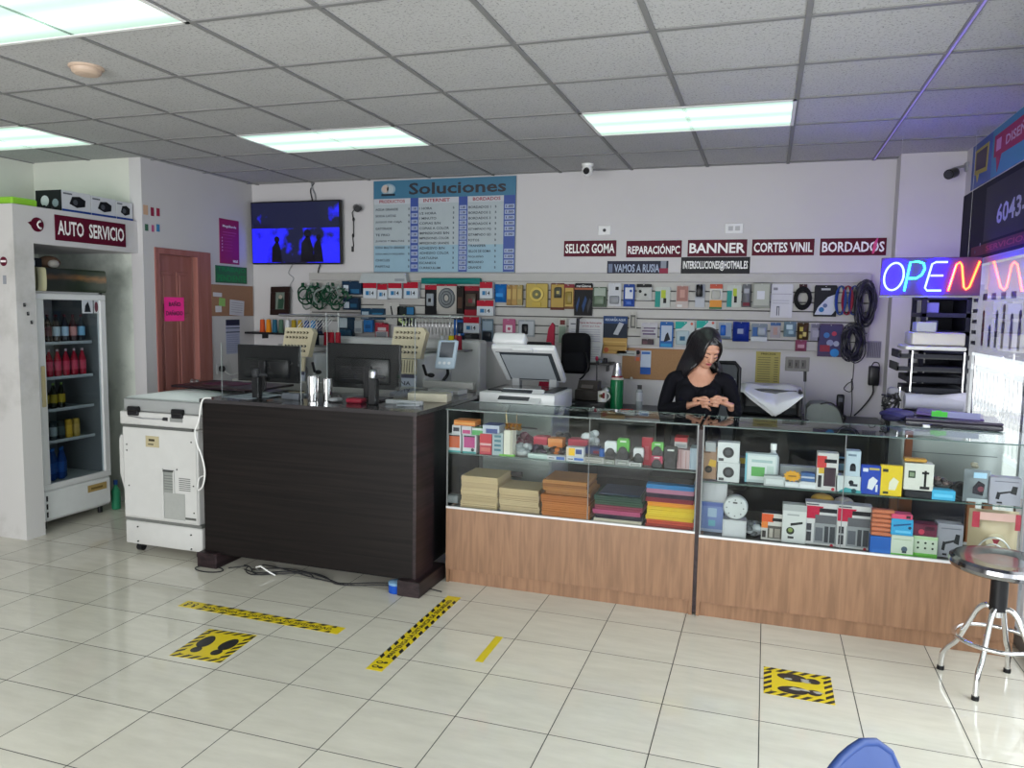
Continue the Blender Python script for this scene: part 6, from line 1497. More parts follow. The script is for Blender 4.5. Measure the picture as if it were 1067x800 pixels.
good((608, 476.5, 629, 487), ZL1, 'a09e9a', [(.1, .2, .9, .8, '8a8884'), (.15, .4, .85, .5, 'c8c4bc')], 'grey_box', 'wide grey printed carton left of the white stamp', 'box', d=.05)
good((609, 466, 624, 475), ZL1 + .04, '1c2f66', [(.6, .1, 1, .5, '7a2030')], 'navy_box', 'navy box on the shelf behind the wide grey carton', 'box', d=.07, Y=4.37)
good((624, 468, 630, 476), ZL1, '2a5fae', [], 'blue_bottle', 'tiny bright blue bottle beside the white stamp', 'bottle', kind='cyl', Y=4.33)
good((577, 446, 592, 457), ZL1, '1c1d21', ['3c3e44'], 'black_stamps', 'group of dark stamp handles at the back of the left showcase shelf', 'stamps', kind='clump', part=14, d=.08, Y=4.5)
good((606, 447, 622, 458), ZL1 + .05, 'a9b0b4', ['d0d4d8'], 'clear_packets', 'heap of crinkled clear packets at the back middle of the shelf', 'packets', kind='clump', part=16, d=.08, Y=4.48)
for px, cc, lab, g in (((629.5, 479, 640, 488), '8a8c84', 'square grey printed box under the white stamp', 0), ((641, 479, 655, 489), '8f9190', 'grey box with a dark top line under the first green stamp', 0), ((655.5, 482, 668, 490), 'bdbdbd', 'white box at the shelf edge, left of the red pack', 0)):
    yy_, zz_, _, _ = good(px, ZL1, cc, [(.12, .15, .88, .75, '6f7270'), (.2, .3, .8, .5, 'b0b0ac')], 'stamp_box', lab, 'box', d=.05)
    nm = {629.5: ((630, 460, 642, 478), 'c8ccd0', 'white-topped rubber stamp standing on the square grey box'), 641: ((643, 457, 655, 478), '4f9a3a', 'green-topped rubber stamp, left one'), 655.5: ((660, 467, 670, 481), 'c8c8cc', 'white-handled small stamp standing on the white box')}[px[0]]
    good(nm[0], zz_ + .001, nm[1], [], 'rubber_stamp', nm[2], 'rubber stamp', kind='stamp', Y=yy_, d=.045, group='rubber stamps')
good((669, 456, 679, 485), ZL1, 'a31c30', [(.3, .2, .7, .7, 'b84a58')], 'red_pack', 'tall red pack between the white stamp and the second green stamp', 'packet', d=.03, Y=4.36)
y_, z_, _, _ = good((678.5, 475, 690, 488), ZL1, 'a32a4c', [], 'rubber_stamp', 'crimson-topped rubber stamp in front under the second green stamp', 'rubber stamp', kind='stamp', d=.045, group='rubber stamps')
good((679, 461, 691, 474.5), z_ + .001, '55a53f', [], 'rubber_stamp', 'green-topped rubber stamp standing higher, right one', 'rubber stamp', kind='stamp', Y=y_, d=.045, group='rubber stamps')
good((692, 466, 705, 490), ZL1, '17181a', [], 'rubber_stamp', 'all-black rubber stamp left of the upright folders', 'rubber stamp', kind='stamp', d=.06, group='rubber stamps')
y_, z_, _, _ = good((705, 468, 711.5, 492), ZL1, 'a98d90', [(.2, .05, .3, .95, '8a5a5e'), (.6, .05, .7, .95, '8a5a5e')], 'upright_folders', 'pinkish paper folders standing upright near the right end of the left showcase', 'folders', d=.12, Y=4.33)
good((712, 469, 718, 493), ZL1, 'b9a0a2', [(.4, .05, .5, .95, '9a6a6e')], 'upright_folders', 'paler pink folder standing right beside the first upright folders', 'folders', d=.12, Y=4.33)
good((719, 467, 726, 494), ZL1, 'a9b9c9', [(.1, .05, .2, .95, '8a9aac')], 'upright_folders', 'pale blue folder standing at the right end of the left showcase', 'folders', d=.12, Y=4.33)
good((703, 456, 716, 467), z_ + .001, 'b8b4b4', [(0, .6, 1, 1, 'b03038'), (.1, .1, .9, .4, '8a8c90')], 'red_white_box', 'white box with a red top lying on the upright folders', 'box', d=.10, Y=4.36, top='b03038')
# ---- left showcase, deck: stacks of envelopes and folders


def stack(px, z0, n, cols, label, names, depth=.26, jitter=.006, sheets=7, Y=None, group=None, name='envelope_bundle', cat='envelopes'):
    xc = (px[0] + px[2]) / 2
    if Y is None: Y = min(4.40, max(4.295, at(xc, px[3], Z=z0).y))
    a = at(px[0], px[1], Y=Y); d_ = at(px[2], px[3], Y=Y); zt = at(xc, px[1], Y=Y).z; h = (zt - z0) / n
    rnd = random.Random(px[0]); w = d_.x - a.x
    for k in range(n):
        b = MB(); cc = cols[k % len(cols)]; m = c(cc, .8); z = z0 + h * k; ox = rnd.uniform(-jitter, jitter); oy = rnd.uniform(0, jitter)
        ns = max(1, min(sheets, int(h / .004)))
        for j in range(ns):
            e = rnd.uniform(-.0025, .0025)
            b.box((a.x + ox + e, Y + oy + e + .003, z + h * j / ns + .0004), (a.x + w + ox + e, min(4.655, Y + oy + depth + e), z + h * (j + 1) / ns - .0002), m, .0005)
        tag(b.build(name, origin=((a.x + d_.x) / 2, Y + depth / 2, z)), names(k, n), cat, group)
    return Y, zt


pos_ = lambda k, n: 'bottom' if k == 0 else 'top' if k == n - 1 else ['', 'second', 'third', 'fourth', 'fifth', 'sixth', 'seventh', 'eighth'][k] + ' from the bottom'
stack((480.5, 497, 518, 530), ZL0, 5, ['c3ac86', 'b9a27c', 'c6af89', 'bca581', 'c4ad87'], '', lambda k, n: 'cream envelope bundle, %s of the taller cream pile in the left showcase' % pos_(k, n), group='cream envelope bundles')
stack((520, 510, 561, 534), ZL0, 4, ['c0a985', 'c6b08c', 'bba480', 'c3ac86'], '', lambda k, n: 'cream envelope bundle, %s of the lower cream pile in the left showcase' % pos_(k, n), depth=.24, group='cream envelope bundles')
yk, zk = stack((564, 517, 613, 541), ZL0, 3, ['a8652f', 'b06a32', 'a05f2c'], '', lambda k, n: 'brown kraft envelope bundle, %s of the lower half of the kraft pile' % pos_(k, n), group='kraft envelope bundles', depth=.28)
stack((566, 502, 612, 516), zk + .001, 4, ['9a6638', 'a8723e', '8f5c30', 'b07a48'], '', lambda k, n: 'loose kraft envelope bundle, %s of the slanting upper kraft pile' % pos_(k, n), group='kraft envelope bundles', depth=.28, jitter=.02, Y=yk + .01)
yf, zf = stack((619, 518, 668, 547), ZL0, 6, ['b9b0a0', '1d1a28', 'a04468', '7a2a40', '20402e', '1b3a30'], '', lambda k, n: ['cream folder', 'near-black folder', 'pink folder', 'dark red folder', 'dark green folder', 'deep green folder'][k] + ', %s of the low mixed folder pile in the middle' % pos_(k, n), name='paper_folder', cat='folder', group='mixed paper folders', depth=.28, sheets=2, jitter=.008)
b = MB(); a = at(645, 518, Y=yf + .03)
b.box((a.x - .12, yf + .04, zf + .001), (a.x + .12, yf + .29, zf + .009), c('1c2f4a', .5), .001)
tag(b.build('paper_folder'), 'dark blue folder lying across the top of the low mixed folder pile', 'folder')
yf, zf = stack((674, 506, 722, 552), ZL0, 10, ['8a2418', 'b5402a', 'cfae2a', 'd6b832', 'd2b22c', 'd88a28', '7a2432', '2a1c30', 'a87088', '2470a8'], '', lambda k, n: ['dark red', 'orange-red', 'yellow', 'second yellow', 'third yellow', 'orange', 'maroon', 'black-violet', 'dusty pink', 'bright blue'][k] + ' folder bundle in the tall rainbow pile at the right of the left showcase', name='paper_folder', cat='folder', group='rainbow folders', depth=.28, sheets=4)
a = at(699, 506, Y=yf + .05)
tag(MB().box((a.x - .13, yf + .06, zf + .001), (a.x + .125, yf + .29, zf + .035), c('121614', .6), .004).build('paper_folder'), 'black folder lying on top of the tall rainbow folder pile', 'folder')
good((466, 516, 477, 524), ZL0, '9aa0a4', [(.1, .2, .9, .8, 'b0b4b8')], 'small_white_box', 'small pale box at the left end of the bottom deck beside the cream pile', 'box', d=.05)

# ---- right showcase, upper shelf
good((731, 467, 746, 499), ZR1, 'a08068', [('o', .5, .32, .24, '1c1a1a'), ('o', .5, .32, .1, '4a3a30'), ('p', [(.45, .45), (.95, .4), (.98, .62), (.6, .65)], 'd0a838'), (.1, .85, .6, .93, '6a4a38')], 'webcam_box', 'brown kraft box with a black lens and yellow flash, leftmost on the shelf', 'box')
good((735, 461, 746, 466.5), ZR1 + .155, 'b0b4b8', [], 'clear_tray', 'small clear tray lid on top of the brown kraft box', 'tray', Y=4.34, d=.05)
y, zt, _, _ = good((748, 482, 770, 502), ZR1, 'c0c2c4', [('o', .5, .5, .26, '1a1b1e'), ('o', .5, .5, .14, '3c3f44'), (.06, .06, .3, .2, '3a3a3c')], 'speaker_box', 'white box with a round black lens, lower of the two stacked', 'box')
good((748, 461, 770, 481), zt + .001, 'c4c6c8', [('o', .5, .5, .26, '1a1b1e'), ('o', .5, .5, .14, '3c3f44'), (.06, .06, .3, .2, '3a3a3c')], 'speaker_box', 'white box with a round black lens picture, upper of the two stacked', 'box', Y=y)
good((770, 476, 779, 494), ZR1, '4a4c50', [(.1, .7, .9, .95, 'b0982c'), (.2, .1, .8, .5, '6a6e74')], 'dark_pack', 'dark pack with a yellow patch behind the stacked lens boxes', 'packet', Y=4.42, d=.05)
good((777, 473, 809, 503), ZR1, 'b3bec2', [(.08, .1, .95, .93, 'c9d0d0'), (.2, .22, .62, .55, '5fa05a'), (.2, .7, .85, .8, '9fb4b4'), (.68, .2, .9, .6, 'b4c4be'), (0, .0, .06, 1, '6fa8b8')], 'card_case', 'large clear case with a green printed card inside', 'case', d=.05)
t = thing('sanitizer_bottle', (0, 4.45, ZR1), 'small clear pump bottle standing behind the clear case with the green card', 'bottle')
a = at(806, 468, Y=4.45)
MB().lathe([(.032, 0), (.034, .006), (.034, .13), (.014, .16), (.014, .175)], (a.x, 4.45, ZR1), mat('cloudy_plastic', (.45, .48, .50), .1), 18).build('body', t); MB().lathe([(.017, .172), (.017, .205)], (a.x, 4.45, ZR1), WHITE, 14).build('cap', t)
good((796, 496, 818, 507), ZR1, 'a9adae', [(.1, .2, .9, .7, 'c0c4c6')], 'clear_tray', 'low clear tray right of the clear case', 'tray', d=.04)
good((813, 486, 850, 492), ZR1, 'a5a9ac', [(.03, .1, .97, .4, 'c5c8ca')], 'long_tray', 'long grey tray behind the flower-topped boxes', 'tray', d=.05, Y=4.45)
y, zt, xa_, xb_ = good((817, 502, 833, 511), ZR1, 'b9bcc0', [(.1, .3, .9, .7, 'd0d2d4')], 'small_box', 'small white box under the orange rosette', 'box', d=.05)
t = thing('orange_rosette', ((xa_ + xb_) / 2, y + .02, zt), 'spiky orange rosette on top of a small white box', 'rosette')
b = MB(frame(((xa_ + xb_) / 2, y - .002, zt + .032), (1, 0, 0)))
b.prism([((.046 if k % 2 else .034) * math.cos(k * PI / 12), (.032 if k % 2 else .024) * math.sin(k * PI / 12)) for k in range(24)], -.004, .002, c('c8922c')); b.rect(-.02, -.004, .02, .004, .0028, c('7a5520')); b.build('rosette', t)
y, zt, xa_, xb_ = good((833, 502, 850, 512), ZR1, 'c0c2c6', [(.05, .2, .95, .6, 'd0d2d6')], 'small_box', 'small white box under the folded blue cloth', 'box', d=.05)
good((835, 493, 849, 501), zt + .001, '3f5c8a', [(0, .4, 1, .6, 'b0b4c0')], 'blue_cloth', 'folded blue and white cloth on a small white box', 'cloth', Y=y, d=.05)
good((852, 472, 872, 513), ZR1, 'bfbdbd', [(.0, .6, .45, .92, 'b83a3a'), (.35, .74, .92, .84, '1c1c22'), (.1, .45, .35, .6, 'c0a03a'), (.35, .12, .9, .62, '3a2a34'), (.08, .08, .25, .4, '26262c'), ('o', .8, .05, .08, 'b03040')], 'calculator_box', 'tall white box with an orange-red flash and dark calculator picture, upper shelf', 'box')
y, zt, _, _ = good((871, 496, 897, 515), ZR1, 'bcc2c4', [('p', [(.1, 0), (1, 0), (1, .15), (.4, .3)], '3f8f94'), ('o', .6, .62, .1, '22242a'), (.55, .4, .85, .55, '2c2e36'), ('o', .72, .12, .1, '1d4a50')], 'camera_mount_box', 'white and teal box with a small black camera mount picture, lower one', 'box', side='6f9aa0')
good((882, 470, 896, 495), zt + .001, 'aab8c4', [('o', .5, .42, .18, '1f222a'), (.3, .2, .7, .4, '2a2c34'), (.15, .8, .7, .88, '6a7a8a')], 'camera_mount_box', 'tall pale box with a black mount picture, upper one beside the blue pack', 'box', Y=y, side='6f94b0')
good((873, 477, 881, 494), ZR1 + .09, '5f8a98', [(.1, .55, .9, .95, '20242a')], 'teal_pack', 'narrow teal pack with two dark pens, left of the tall pale box', 'packet', Y=4.42, d=.04)
good((897.5, 485, 917, 517), ZR1, '1f3fa0', [(.1, .78, .35, .9, 'c8ccd8'), (.4, .85, .9, .92, 'b0a050'), ('p', [(.35, .2), (.6, .15), (.85, .5), (.6, .62), (.4, .5)], 'c8ccd4'), (.75, .1, .85, .35, 'c8ccd4')], 'memory_pack', 'royal blue hanging pack with a white device picture', 'packet', d=.03)
good((918, 485, 939, 519), ZR1, 'd0b42a', [(.1, .78, .35, .88, '2a2a22'), ('p', [(.4, .2), (.7, .2), (.85, .5), (.6, .62), (.42, .45)], 'cfcdb8'), (.15, .06, .4, .14, '3a3a22')], 'memory_pack', 'bright yellow hanging pack with a white device picture', 'packet', d=.03)
y, zt, xa_, xb_ = good((943, 511, 971, 522), ZR1, '202126', [], 'dark_base_box', 'dark box lying under the white tripod box', 'box', d=.06)
good((943, 483, 972, 510), zt + .001, 'c6c5be', [(.14, .45, .38, .72, '26382c'), (.18, .5, .34, .66, '7a8a70'), (.68, .15, .76, .75, '17181a'), (.6, .62, .84, .70, '17181a'), (.55, .05, .88, .16, '2a2a2c')], 'tripod_box', 'cream white box with a phone and black tripod picture', 'box', Y=y, side='8f8e86')
a = at(955, 482, Y=y)
tag(MB().box((a.x - .055, y + .005, a.z + .002), (a.x + .05, y + .06, a.z + .018), c('b98a3a'), .004).build('orange_packet'), 'crumpled orange packet lying on the cream tripod box', 'packet')
good((971, 511, 995, 523), ZR1, '3fa0c8', [(.1, .3, .9, .6, '5fb4d8')], 'blue_box', 'flat sky blue box with dark things on top, upper shelf right', 'box', d=.07)
good((972, 497, 993, 508), ZR1 + .06, '3a3436', ['5a4a48'], 'dark_earphones', 'heap of dark cables and earphones on the sky blue box', 'earphones', kind='clump', part=12, d=.05, Y=4.34)
t = thing('round_speaker', (0, 4.4, ZR1), 'round black speaker leaning beside the sky blue box', 'speaker')
a = at(1001, 503, Y=4.36); M = frame((a.x, 4.36, ZR1 + .045), (.9, .3, 0), (0, .2, 1))
MB(M).lathe([(.042, -.03), (.046, -.02), (.046, 0), (.036, .006), (.03, -.002), (.01, .004)], (0, 0, 0), c('1b1b1e', .35), 26).build('body', t)
good((1006, 490, 1031, 524), ZR1, '7f868c', [('p', [(.3, .3), (.7, .25), (.75, .6), (.5, .7), (.3, .5)], '2f2c34'), (.3, .78, .8, .95, '9fc0d8'), ('o', .6, .45, .12, '6a3a44'), (.1, .05, .9, .15, 'a8b0b4')], 'clear_bag', 'clear bag with dark wiring and a pale blue header', 'bag', kind='pouch', d=.06)
good((1007, 482, 1020, 491), ZR1 + .15, '9a9484', [], 'paper_twist', 'small beige paper twist above the clear bag of wiring', 'packet', kind='clump', part=6, d=.03, Y=4.42)
MIC = [('p', [(.2, .22), (.32, .2), (.36, .45), (.25, .48)], '26262a'), ('p', [(.3, .38), (.75, .5), (.75, .56), (.3, .46)], '2c2c30'), ('p', [(.65, .45), (.85, .4), (.88, .7), (.72, .72)], '2a2a2e'), (.25, .06, .42, .12, '26262a'), (.15, .85, .9, .88, '6a6a74')]
good((1032, 498, 1063, 529), ZR1, '9a98a4', MIC, 'microphone_box', 'grey-violet box with a black bracket picture, rightmost on the upper shelf', 'box', group='grey bracket boxes')
# ---- right showcase, deck
y, zt, _, _ = good((731, 523, 753, 554), ZR0, '7488c0', [(.05, .86, .95, .97, '5a6cb0'), (.3, .5, .7, .8, 'a9c0d8'), (.35, .2, .65, .4, '6fb0c0'), (0, 0, 1, .1, 'a8b4d0')], 'blue_box', 'periwinkle blue box with a pale tower picture, leftmost on the bottom deck', 'box')
good((731, 503, 757, 522), zt + .001, 'b3b4b8', [(.1, .1, .9, .9, 'bcbdc2')], 'white_box', 'plain white box lying on the periwinkle blue box', 'box', Y=y, d=.09)
y, zt, xa_, xb_ = good((753, 542, 777, 560), ZR0, 'b4b5b9', [(.08, .08, .92, .92, 'bfc0c4')], 'white_box', 'plain white box under the round white alarm', 'box', d=.09)
t = thing('round_alarm', ((xa_ + xb_) / 2, y + .02, zt), 'round white smoke-alarm-like device standing on the plain white box', 'alarm')
a = at(766, 526, Y=y + .01); M = frame((a.x, y + .012, zt + .066), (1, -.05, 0))
MB(M).lathe([(.060, -.07), (.065, -.06), (.065, -.008), (.058, 0)], (0, 0, 0), c('bfc2c4', .3), 32).build('body', t)
b = MB(M).box((-.012, .025, 0), (.012, .034, .002), BLACK)
for k in range(8): b.cyl((.045 * math.cos(k * PI / 4), .045 * math.sin(k * PI / 4), 0), (.045 * math.cos(k * PI / 4), .045 * math.sin(k * PI / 4), .002), .004, c('5a5e62'), seg=8)
b.build('slots', t)
good((777, 540, 791, 561), ZR0, '5d6064', ['a0a4a8'], 'clear_gadgets', 'heap of clear and grey gadgets between the white box and the orange box', 'gadgets', kind='clump', part=14, d=.07)
good((794, 535, 815, 563), ZR0, 'bcb8b4', [(0, .68, .55, .98, 'c8532c'), (.5, .72, .95, .84, '202024'), (.0, .45, .3, .68, 'd0783a'), (.3, .08, .95, .55, '55504c'), (.38, .12, .55, .45, 'a9a298'), (.62, .12, .88, .45, '8a837a'), (.05, .1, .22, .35, '3a3634')], 'calculator_box', 'smaller white box with an orange corner and calculator picture, bottom deck', 'box', top='1c1c22')
good((816, 526, 839, 566), ZR0, 'c3c4c4', [(.35, .92, .65, .96, '26282a'), (0, .84, 1, .99, 'a3a5a6'), ('o', .35, .32, .17, '2a3024'), ('o', .35, .34, .1, '7a8a50'), ('p', [(.35, .45), (.85, .52), (.85, .58), (.35, .52)], '26282a'), (.2, .72, .7, .76, '9a9c9e'), (.25, .12, .5, .18, '3a3c3e')], 'camera_box', 'white box with a green-grey round camera picture, bottom deck', 'box', part=None)
BC = [(0, .62, .42, .92, 'b0183c'), ('p', [(.42, .92), (.42, .78), (.55, .92)], 'b0183c'), (.42, .78, .95, .88, '1d1d24'), (.02, .94, .4, .97, '3a3a44'), (.3, .52, .95, .72, '5c5c62'), (.28, .05, .96, .52, '8a8c90'), (.32, .1, .55, .42, '5a5c64'), (.6, .08, .72, .46, '3c3e44'), (.76, .08, .92, .46, '3c3e44'), (.05, .08, .2, .5, '36363c'), (.05, .3, .2, .34, 'a0a0a4'), ('o', .83, .02, .05, 'b02a3c')]
good((840, 524, 872, 568), ZR0, 'c2c0c2', BC, 'calculator_box', 'large white and crimson calculator box, left one of the pair', 'box', d=.08, group='large crimson calculator boxes', top='b0aeb0')
good((873.5, 527, 907, 572), ZR0, 'c2c0c2', BC, 'calculator_box', 'large white and crimson calculator box, right one of the pair', 'box', d=.08, group='large crimson calculator boxes', top='b0aeb0')
a = at(862, 518, Y=4.45)
tag(MB().ell((a.x - .02, 4.51, ZR0 + .22), (.06, .05, .03), c('b08a3c', .6)).ell((a.x + .09, 4.51, ZR0 + .215), (.05, .05, .025), c('a39a94', .6)).box((a.x - .1, 4.47, ZR0), (a.x + .14, 4.55, ZR0 + .19), c('4a4038'), .004).build('stuffed_box'), 'dark box with orange and white soft things on top, behind the large calculator boxes', 'box')
y, zt, xa_, xb_ = good((907, 559, 929, 578), ZR0, '1f57a8', [(.1, .1, .9, .3, '2c66b8')], 'blue_box', 'solid blue box under the column of copper-coloured rolls', 'box', d=.07)
zz = zt
for k in range(6):
    t0 = .0235
    b = MB().cyl((xa_ + .004, y + .014, zz + .0115), (xb_ + .002, y + .014, zz + .0115), .0112, c('b5694c', .35), seg=14).box((xa_ + .002, y + .008, zz + .001), (xb_ + .002, y + .05, zz + .022), c('a05a42', .4), .003)
    tag(b.build('copper_roll'), 'copper-pink thermal paper roll, %s in the column on the blue box' % ('bottom one' if k == 0 else 'top one' if k == 5 else ['', 'second', 'third', 'fourth', 'fifth'][k] + ' from the bottom'), 'roll', 'column of copper-pink rolls')
    zz += t0
y, zt, _, _ = good((929, 558, 951, 581), ZR0, 'b9c2b4', [(0, 0, 1, .16, '5fa844'), ('o', .6, .38, .14, '4a5a6a'), (.5, .2, .7, .3, '38424c'), (.1, .8, .9, .84, '9aa890')], 'camera_box', 'white and green box with a round blue camera picture, below the sky blue box', 'box', side='6fae54')
y2, z2, _, _ = good((929, 541, 951, 557), zt + .001, '2f8fc0', [('p', [(.1, .5), (.9, .7), (.9, .8), (.1, .62)], '1a4a78'), (.2, .15, .9, .3, '5fb0d8'), ('o', .85, .5, .08, '20304a')], 'cable_box', 'sky blue box with a dark cable picture on the white and green camera box', 'box', Y=y)
good((929, 536, 951, 540.5), z2 + .001, 'c04868', [(.7, .2, .9, .8, '2a1a24')], 'pink_box', 'flat pink box on top of the sky blue cable box', 'box', Y=y)
D6 = [(0, 0, 1, .2, '62aa44'), (0, .85, 1, 1, 'a8c49a')] + [('o', .2 + .3 * i, .45 + .25 * j, .05, '26302a') for i in range(3) for j in range(2)]
y, zt, _, _ = good((952, 559, 976, 581), ZR0, 'b6c0b0', D6, 'dotted_box', 'white and green box with six small dark dots', 'box', side='6fae54')
good((952, 546, 976, 558), zt + .001, '5a2438', [('o', .35, .35, .13, 'b03a50'), (.5, .5, .9, .8, '3a1c2a')], 'maroon_box', 'dark maroon box with a pink ring, on the six-dotted box', 'box', Y=y)
good((977, 546, 1002, 581), ZR0, '8f8e98', MIC, 'microphone_box', 'grey-violet box with a black bracket picture, on the bottom deck', 'box', group='grey bracket boxes')
good((1010, 531, 1058, 585), ZR0, 'b9a88c', [(0, .7, .15, 1, 'a83848'), (.15, .85, .85, 1, 'd0a8a0'), (.85, .7, 1, 1, 'a83848'), ('p', [(.4, .35), (.6, .35), (.5, .15)], '8a2438'), ('o', .5, .45, .2, 'c8bba0'), ('p', [(.42, .5), (.58, .5), (.5, .36)], '8d2a3c')], 'gift_bag', 'large cream and crimson printed bag at the right end of the bottom deck', 'bag', kind='pouch', d=.12)
t = thing('wire_rack', (1.0, 4.4, ZR0), 'small bent steel wire holder in front of the cream and crimson bag', 'wire holder')
a = at(1035, 570, Y=4.31)
for k, r in enumerate((.085, .06)): MB().tube([(a.x + r * math.cos(i * PI / 14), 4.30 + .012 * k, ZR0 + .02 + r * 1.5 * math.sin(i * PI / 14)) for i in range(15)], .004, STEEL, 8).build('wire_loop', t)
MB().tube([(a.x - .085, 4.30, ZR0 + .005), (a.x + .085, 4.30, ZR0 + .005), (a.x + .085, 4.33, ZR0 + .005), (a.x - .085, 4.33, ZR0 + .005)], .004, STEEL, 8, True).build('base', t)

# ============================================================ RIGHT CORNER
# dark shelving with a blue-black back
t = thing('metal_shelving', (1.12, 6.1, 0), 'dark blue-black metal shelving unit in the corner beside the window', 'shelving')
NB = mat('navy_black_metal', (.008, .009, .02), .5, spec=.2); NB2 = mat('navy_shelf_face', (.02, .022, .045), .5, spec=.2)
SXa, SXb, SYa, SYb = .99, 1.285, 5.80, 6.20
MB().box((SXa + .11, SYb - .01, 0), (SXb, SYb, 1.88), NB).build('back_sheet', t)
for x in (SXa, SXb - .03):
    for y in (SYa, SYb - .03): MB().box((x, y, 0), (x + .03, y + .03, 1.9), NB).build('post', t)
MB().box((SXb - .03, SYa + .03, 0), (SXb - .02, SYb, 1.88), NB).build('side_sheet', t)
for z in (.35, .7, 1.05, 1.32, 1.44, 1.56, 1.68, 1.80): MB().box((SXa, SYa, z), (SXb, SYb - .01, z + .03), NB2, .002).build('shelf_board', t)
for k, (z, cc, lab) in enumerate(((1.47, 'a0a0b8', 'lower'), (1.59, '6a70a0', 'middle'), (1.71, '7a80b0', 'upper'))):
    tag(MB().box((1.02, 5.84, z), (1.10, 6.0, z + .07), c(cc), .003).build('folded_papers'), 'pale violet paper packet on the %s ledge of the dark metal shelving' % lab, 'packet', 'paper packets on the dark shelving')
# white machine behind the right end of the showcase
t = thing('plotter', (.95, 5.0, 0), 'pale grey boxy machine on wooden legs behind the right end of the showcase', 'machine')
WM = mat('machine_pale_grey', (.55, .57, .58), .35)
MB().box((.76, 4.80, .70), (1.27, 5.25, 1.06), WM, .012, 2).build('housing', t)
MB(frame((.76, 4.798, .70), (1, 0, 0))).box((.05, .05, 0), (.46, .07, .004), GREY).box((.03, .22, 0), (.48, .225, .002), GREY).cyl((.42, .30, 0), (.42, .30, .006), .008, DGREY).cyl((.1, .15, 0), (.1, .15, .006), .008, DGREY).build('front_seams', t)
for (x, y) in ((.78, 4.83), (1.20, 4.83), (.78, 5.18), (1.20, 5.18)): MB().box((x, y, 0), (x + .045, y + .045, .70), c('a86a48'), .003).build('leg', t)
tag(MB().box((.765, 4.69, .70), (.80, 4.73, 1.05), c('b4694a')).box((.75, 4.685, 0), (.815, 4.735, .70), c('a05f44')).build('wooden_post'), 'orange-brown wooden post seen through the right showcase', 'post')
# laptop, folder, cloth on it
t = thing('laptop', (1.0, 4.95, 1.06), 'closed black laptop sticking out over the right end of the showcase', 'laptop')
M = Matrix.Translation((1.04, 4.99, 1.066)) @ Matrix.Rotation(-.12, 4, 'Z')
MB(M).box((-.24, -.17, 0), (.24, .17, .028), mat('laptop_black', (.03, .028, .04), .3), .006, 2).build('base', t)
MB(M).box((-.24, -.17, .030), (.24, .17, .044), mat('laptop_lid', (.05, .04, .07), .25), .004).build('lid', t)
t = thing('violet_folder', (1.0, 5.0, 1.11), 'violet plastic folder with a green sticker on the closed laptop', 'folder')
M = Matrix.Translation((1.03, 5.03, 1.112)) @ Matrix.Rotation(-.2, 4, 'Z') @ Matrix.Rotation(.05, 4, 'Y')
MB(M).box((-.16, -.13, 0), (.18, .13, .016), c('5c4a86', .3), .003).build('cover', t)
MB(frame(M @ Vector((-.08, -.131, .0)), (1, -.2, 0))).box((0, -.002, 0), (.24, .034, .002), c('8d8fb8', .4)).box((0, .0, .002), (.08, .030, .003), c('4fc04a')).box((.02, .022, .003), (.05, .036, .0035), c('4fc04a')).build('spine_label', t)
b = MB()
for k in range(7): b.ell((.725 + .03 * (k % 4), 4.93 + .05 * (k // 4) + .01 * k, 1.095 + .012 * (k % 3)), (.06, .05, .022), c(['2c2a48', '3c3a66', '524e78'][k % 3], .7), 14, 8)
tag(b.build('bunched_cloth'), 'dark blue bunched cloth beside the violet folder', 'cloth')
t = thing('sanding_tool', (.86, 4.78, 1.08), 'small black and white hand clamp at the edge of the glass top, right', 'clamp')
MB().box((.895, 4.765, 1.062), (.96, 4.80, 1.085), BLACK, .005).build('grip', t); MB().cyl((.86, 4.78, 1.072), (.895, 4.78, 1.072), .011, WHITE, seg=12).build('neck', t)
# printer tower
t = thing('tray_rack', (1.0, 5.5, .9), 'wire rack of dark paper trays under a white printer, before the shelving', 'tray rack')
RX0, RX1, RY0, RY1 = .86, 1.20, 5.40, 5.72
MB().box((RX0 - .05, RY0, 0), (RX1 + .05, RY1, .98), NB, .006).build('cabinet', t)
for k, z in enumerate((1.34, 1.42)): 
    b = MB().box((RX0 - .06 + .02 * k, RY0 - .02, z), (RX1, RY1, z + .008), DGREY).box((RX0 - .06 + .02 * k, RY0 - .02, z), (RX0 - .05, RY1, z + .05), DGREY).box((RX0 - .06, RY0 - .02, z + .008), (RX1, RY0 - .01, z + .03), c('33343c')); b.build('paper_tray', t)
for z in (1.20, 1.27): MB().box((RX0, RY0, z), (RX1, RY1, z + .04), c('2a2b33'), .004).build('paper_tray', t)
for x in (RX0 + .02, RX1 - .03):
    MB().cyl((x, RY0 - .03, 1.12), (x, RY0 - .03, 1.47), .007, CHROME, seg=10).build('upright', t)
MB().cyl((RX0 - .04, RY0 - .04, .98), (RX0 - .04, RY0 - .04, 1.24), .008, CHROME, seg=10).cyl((RX1 + .03, RY0 - .04, .98), (RX1 + .03, RY0 - .04, 1.45), .008, CHROME, seg=10).build('upright', t)
t = thing('white_printer', (1.03, 5.5, 1.475), 'white desktop printer on the top of the tray rack', 'printer')
MB().box((.84, 5.37, 1.475), (1.18, 5.70, 1.50), WHITE, .008, 2).build('base_tray', t); MB().box((.88, 5.42, 1.505), (1.18, 5.70, 1.585), mat('printer_cream', (.58, .55, .54), .4), .01, 2).build('body', t)
tag(MB().box((.905, 5.45, 1.588), (1.02, 5.60, 1.65), c('b9bccb'), .004).build('white_box'), 'small white carton on top of the white desktop printer', 'box')
t = thing('paper_roll', (1.0, 5.36, 1.13), 'wide roll of glossy white paper lying in front of the tray rack', 'paper roll')
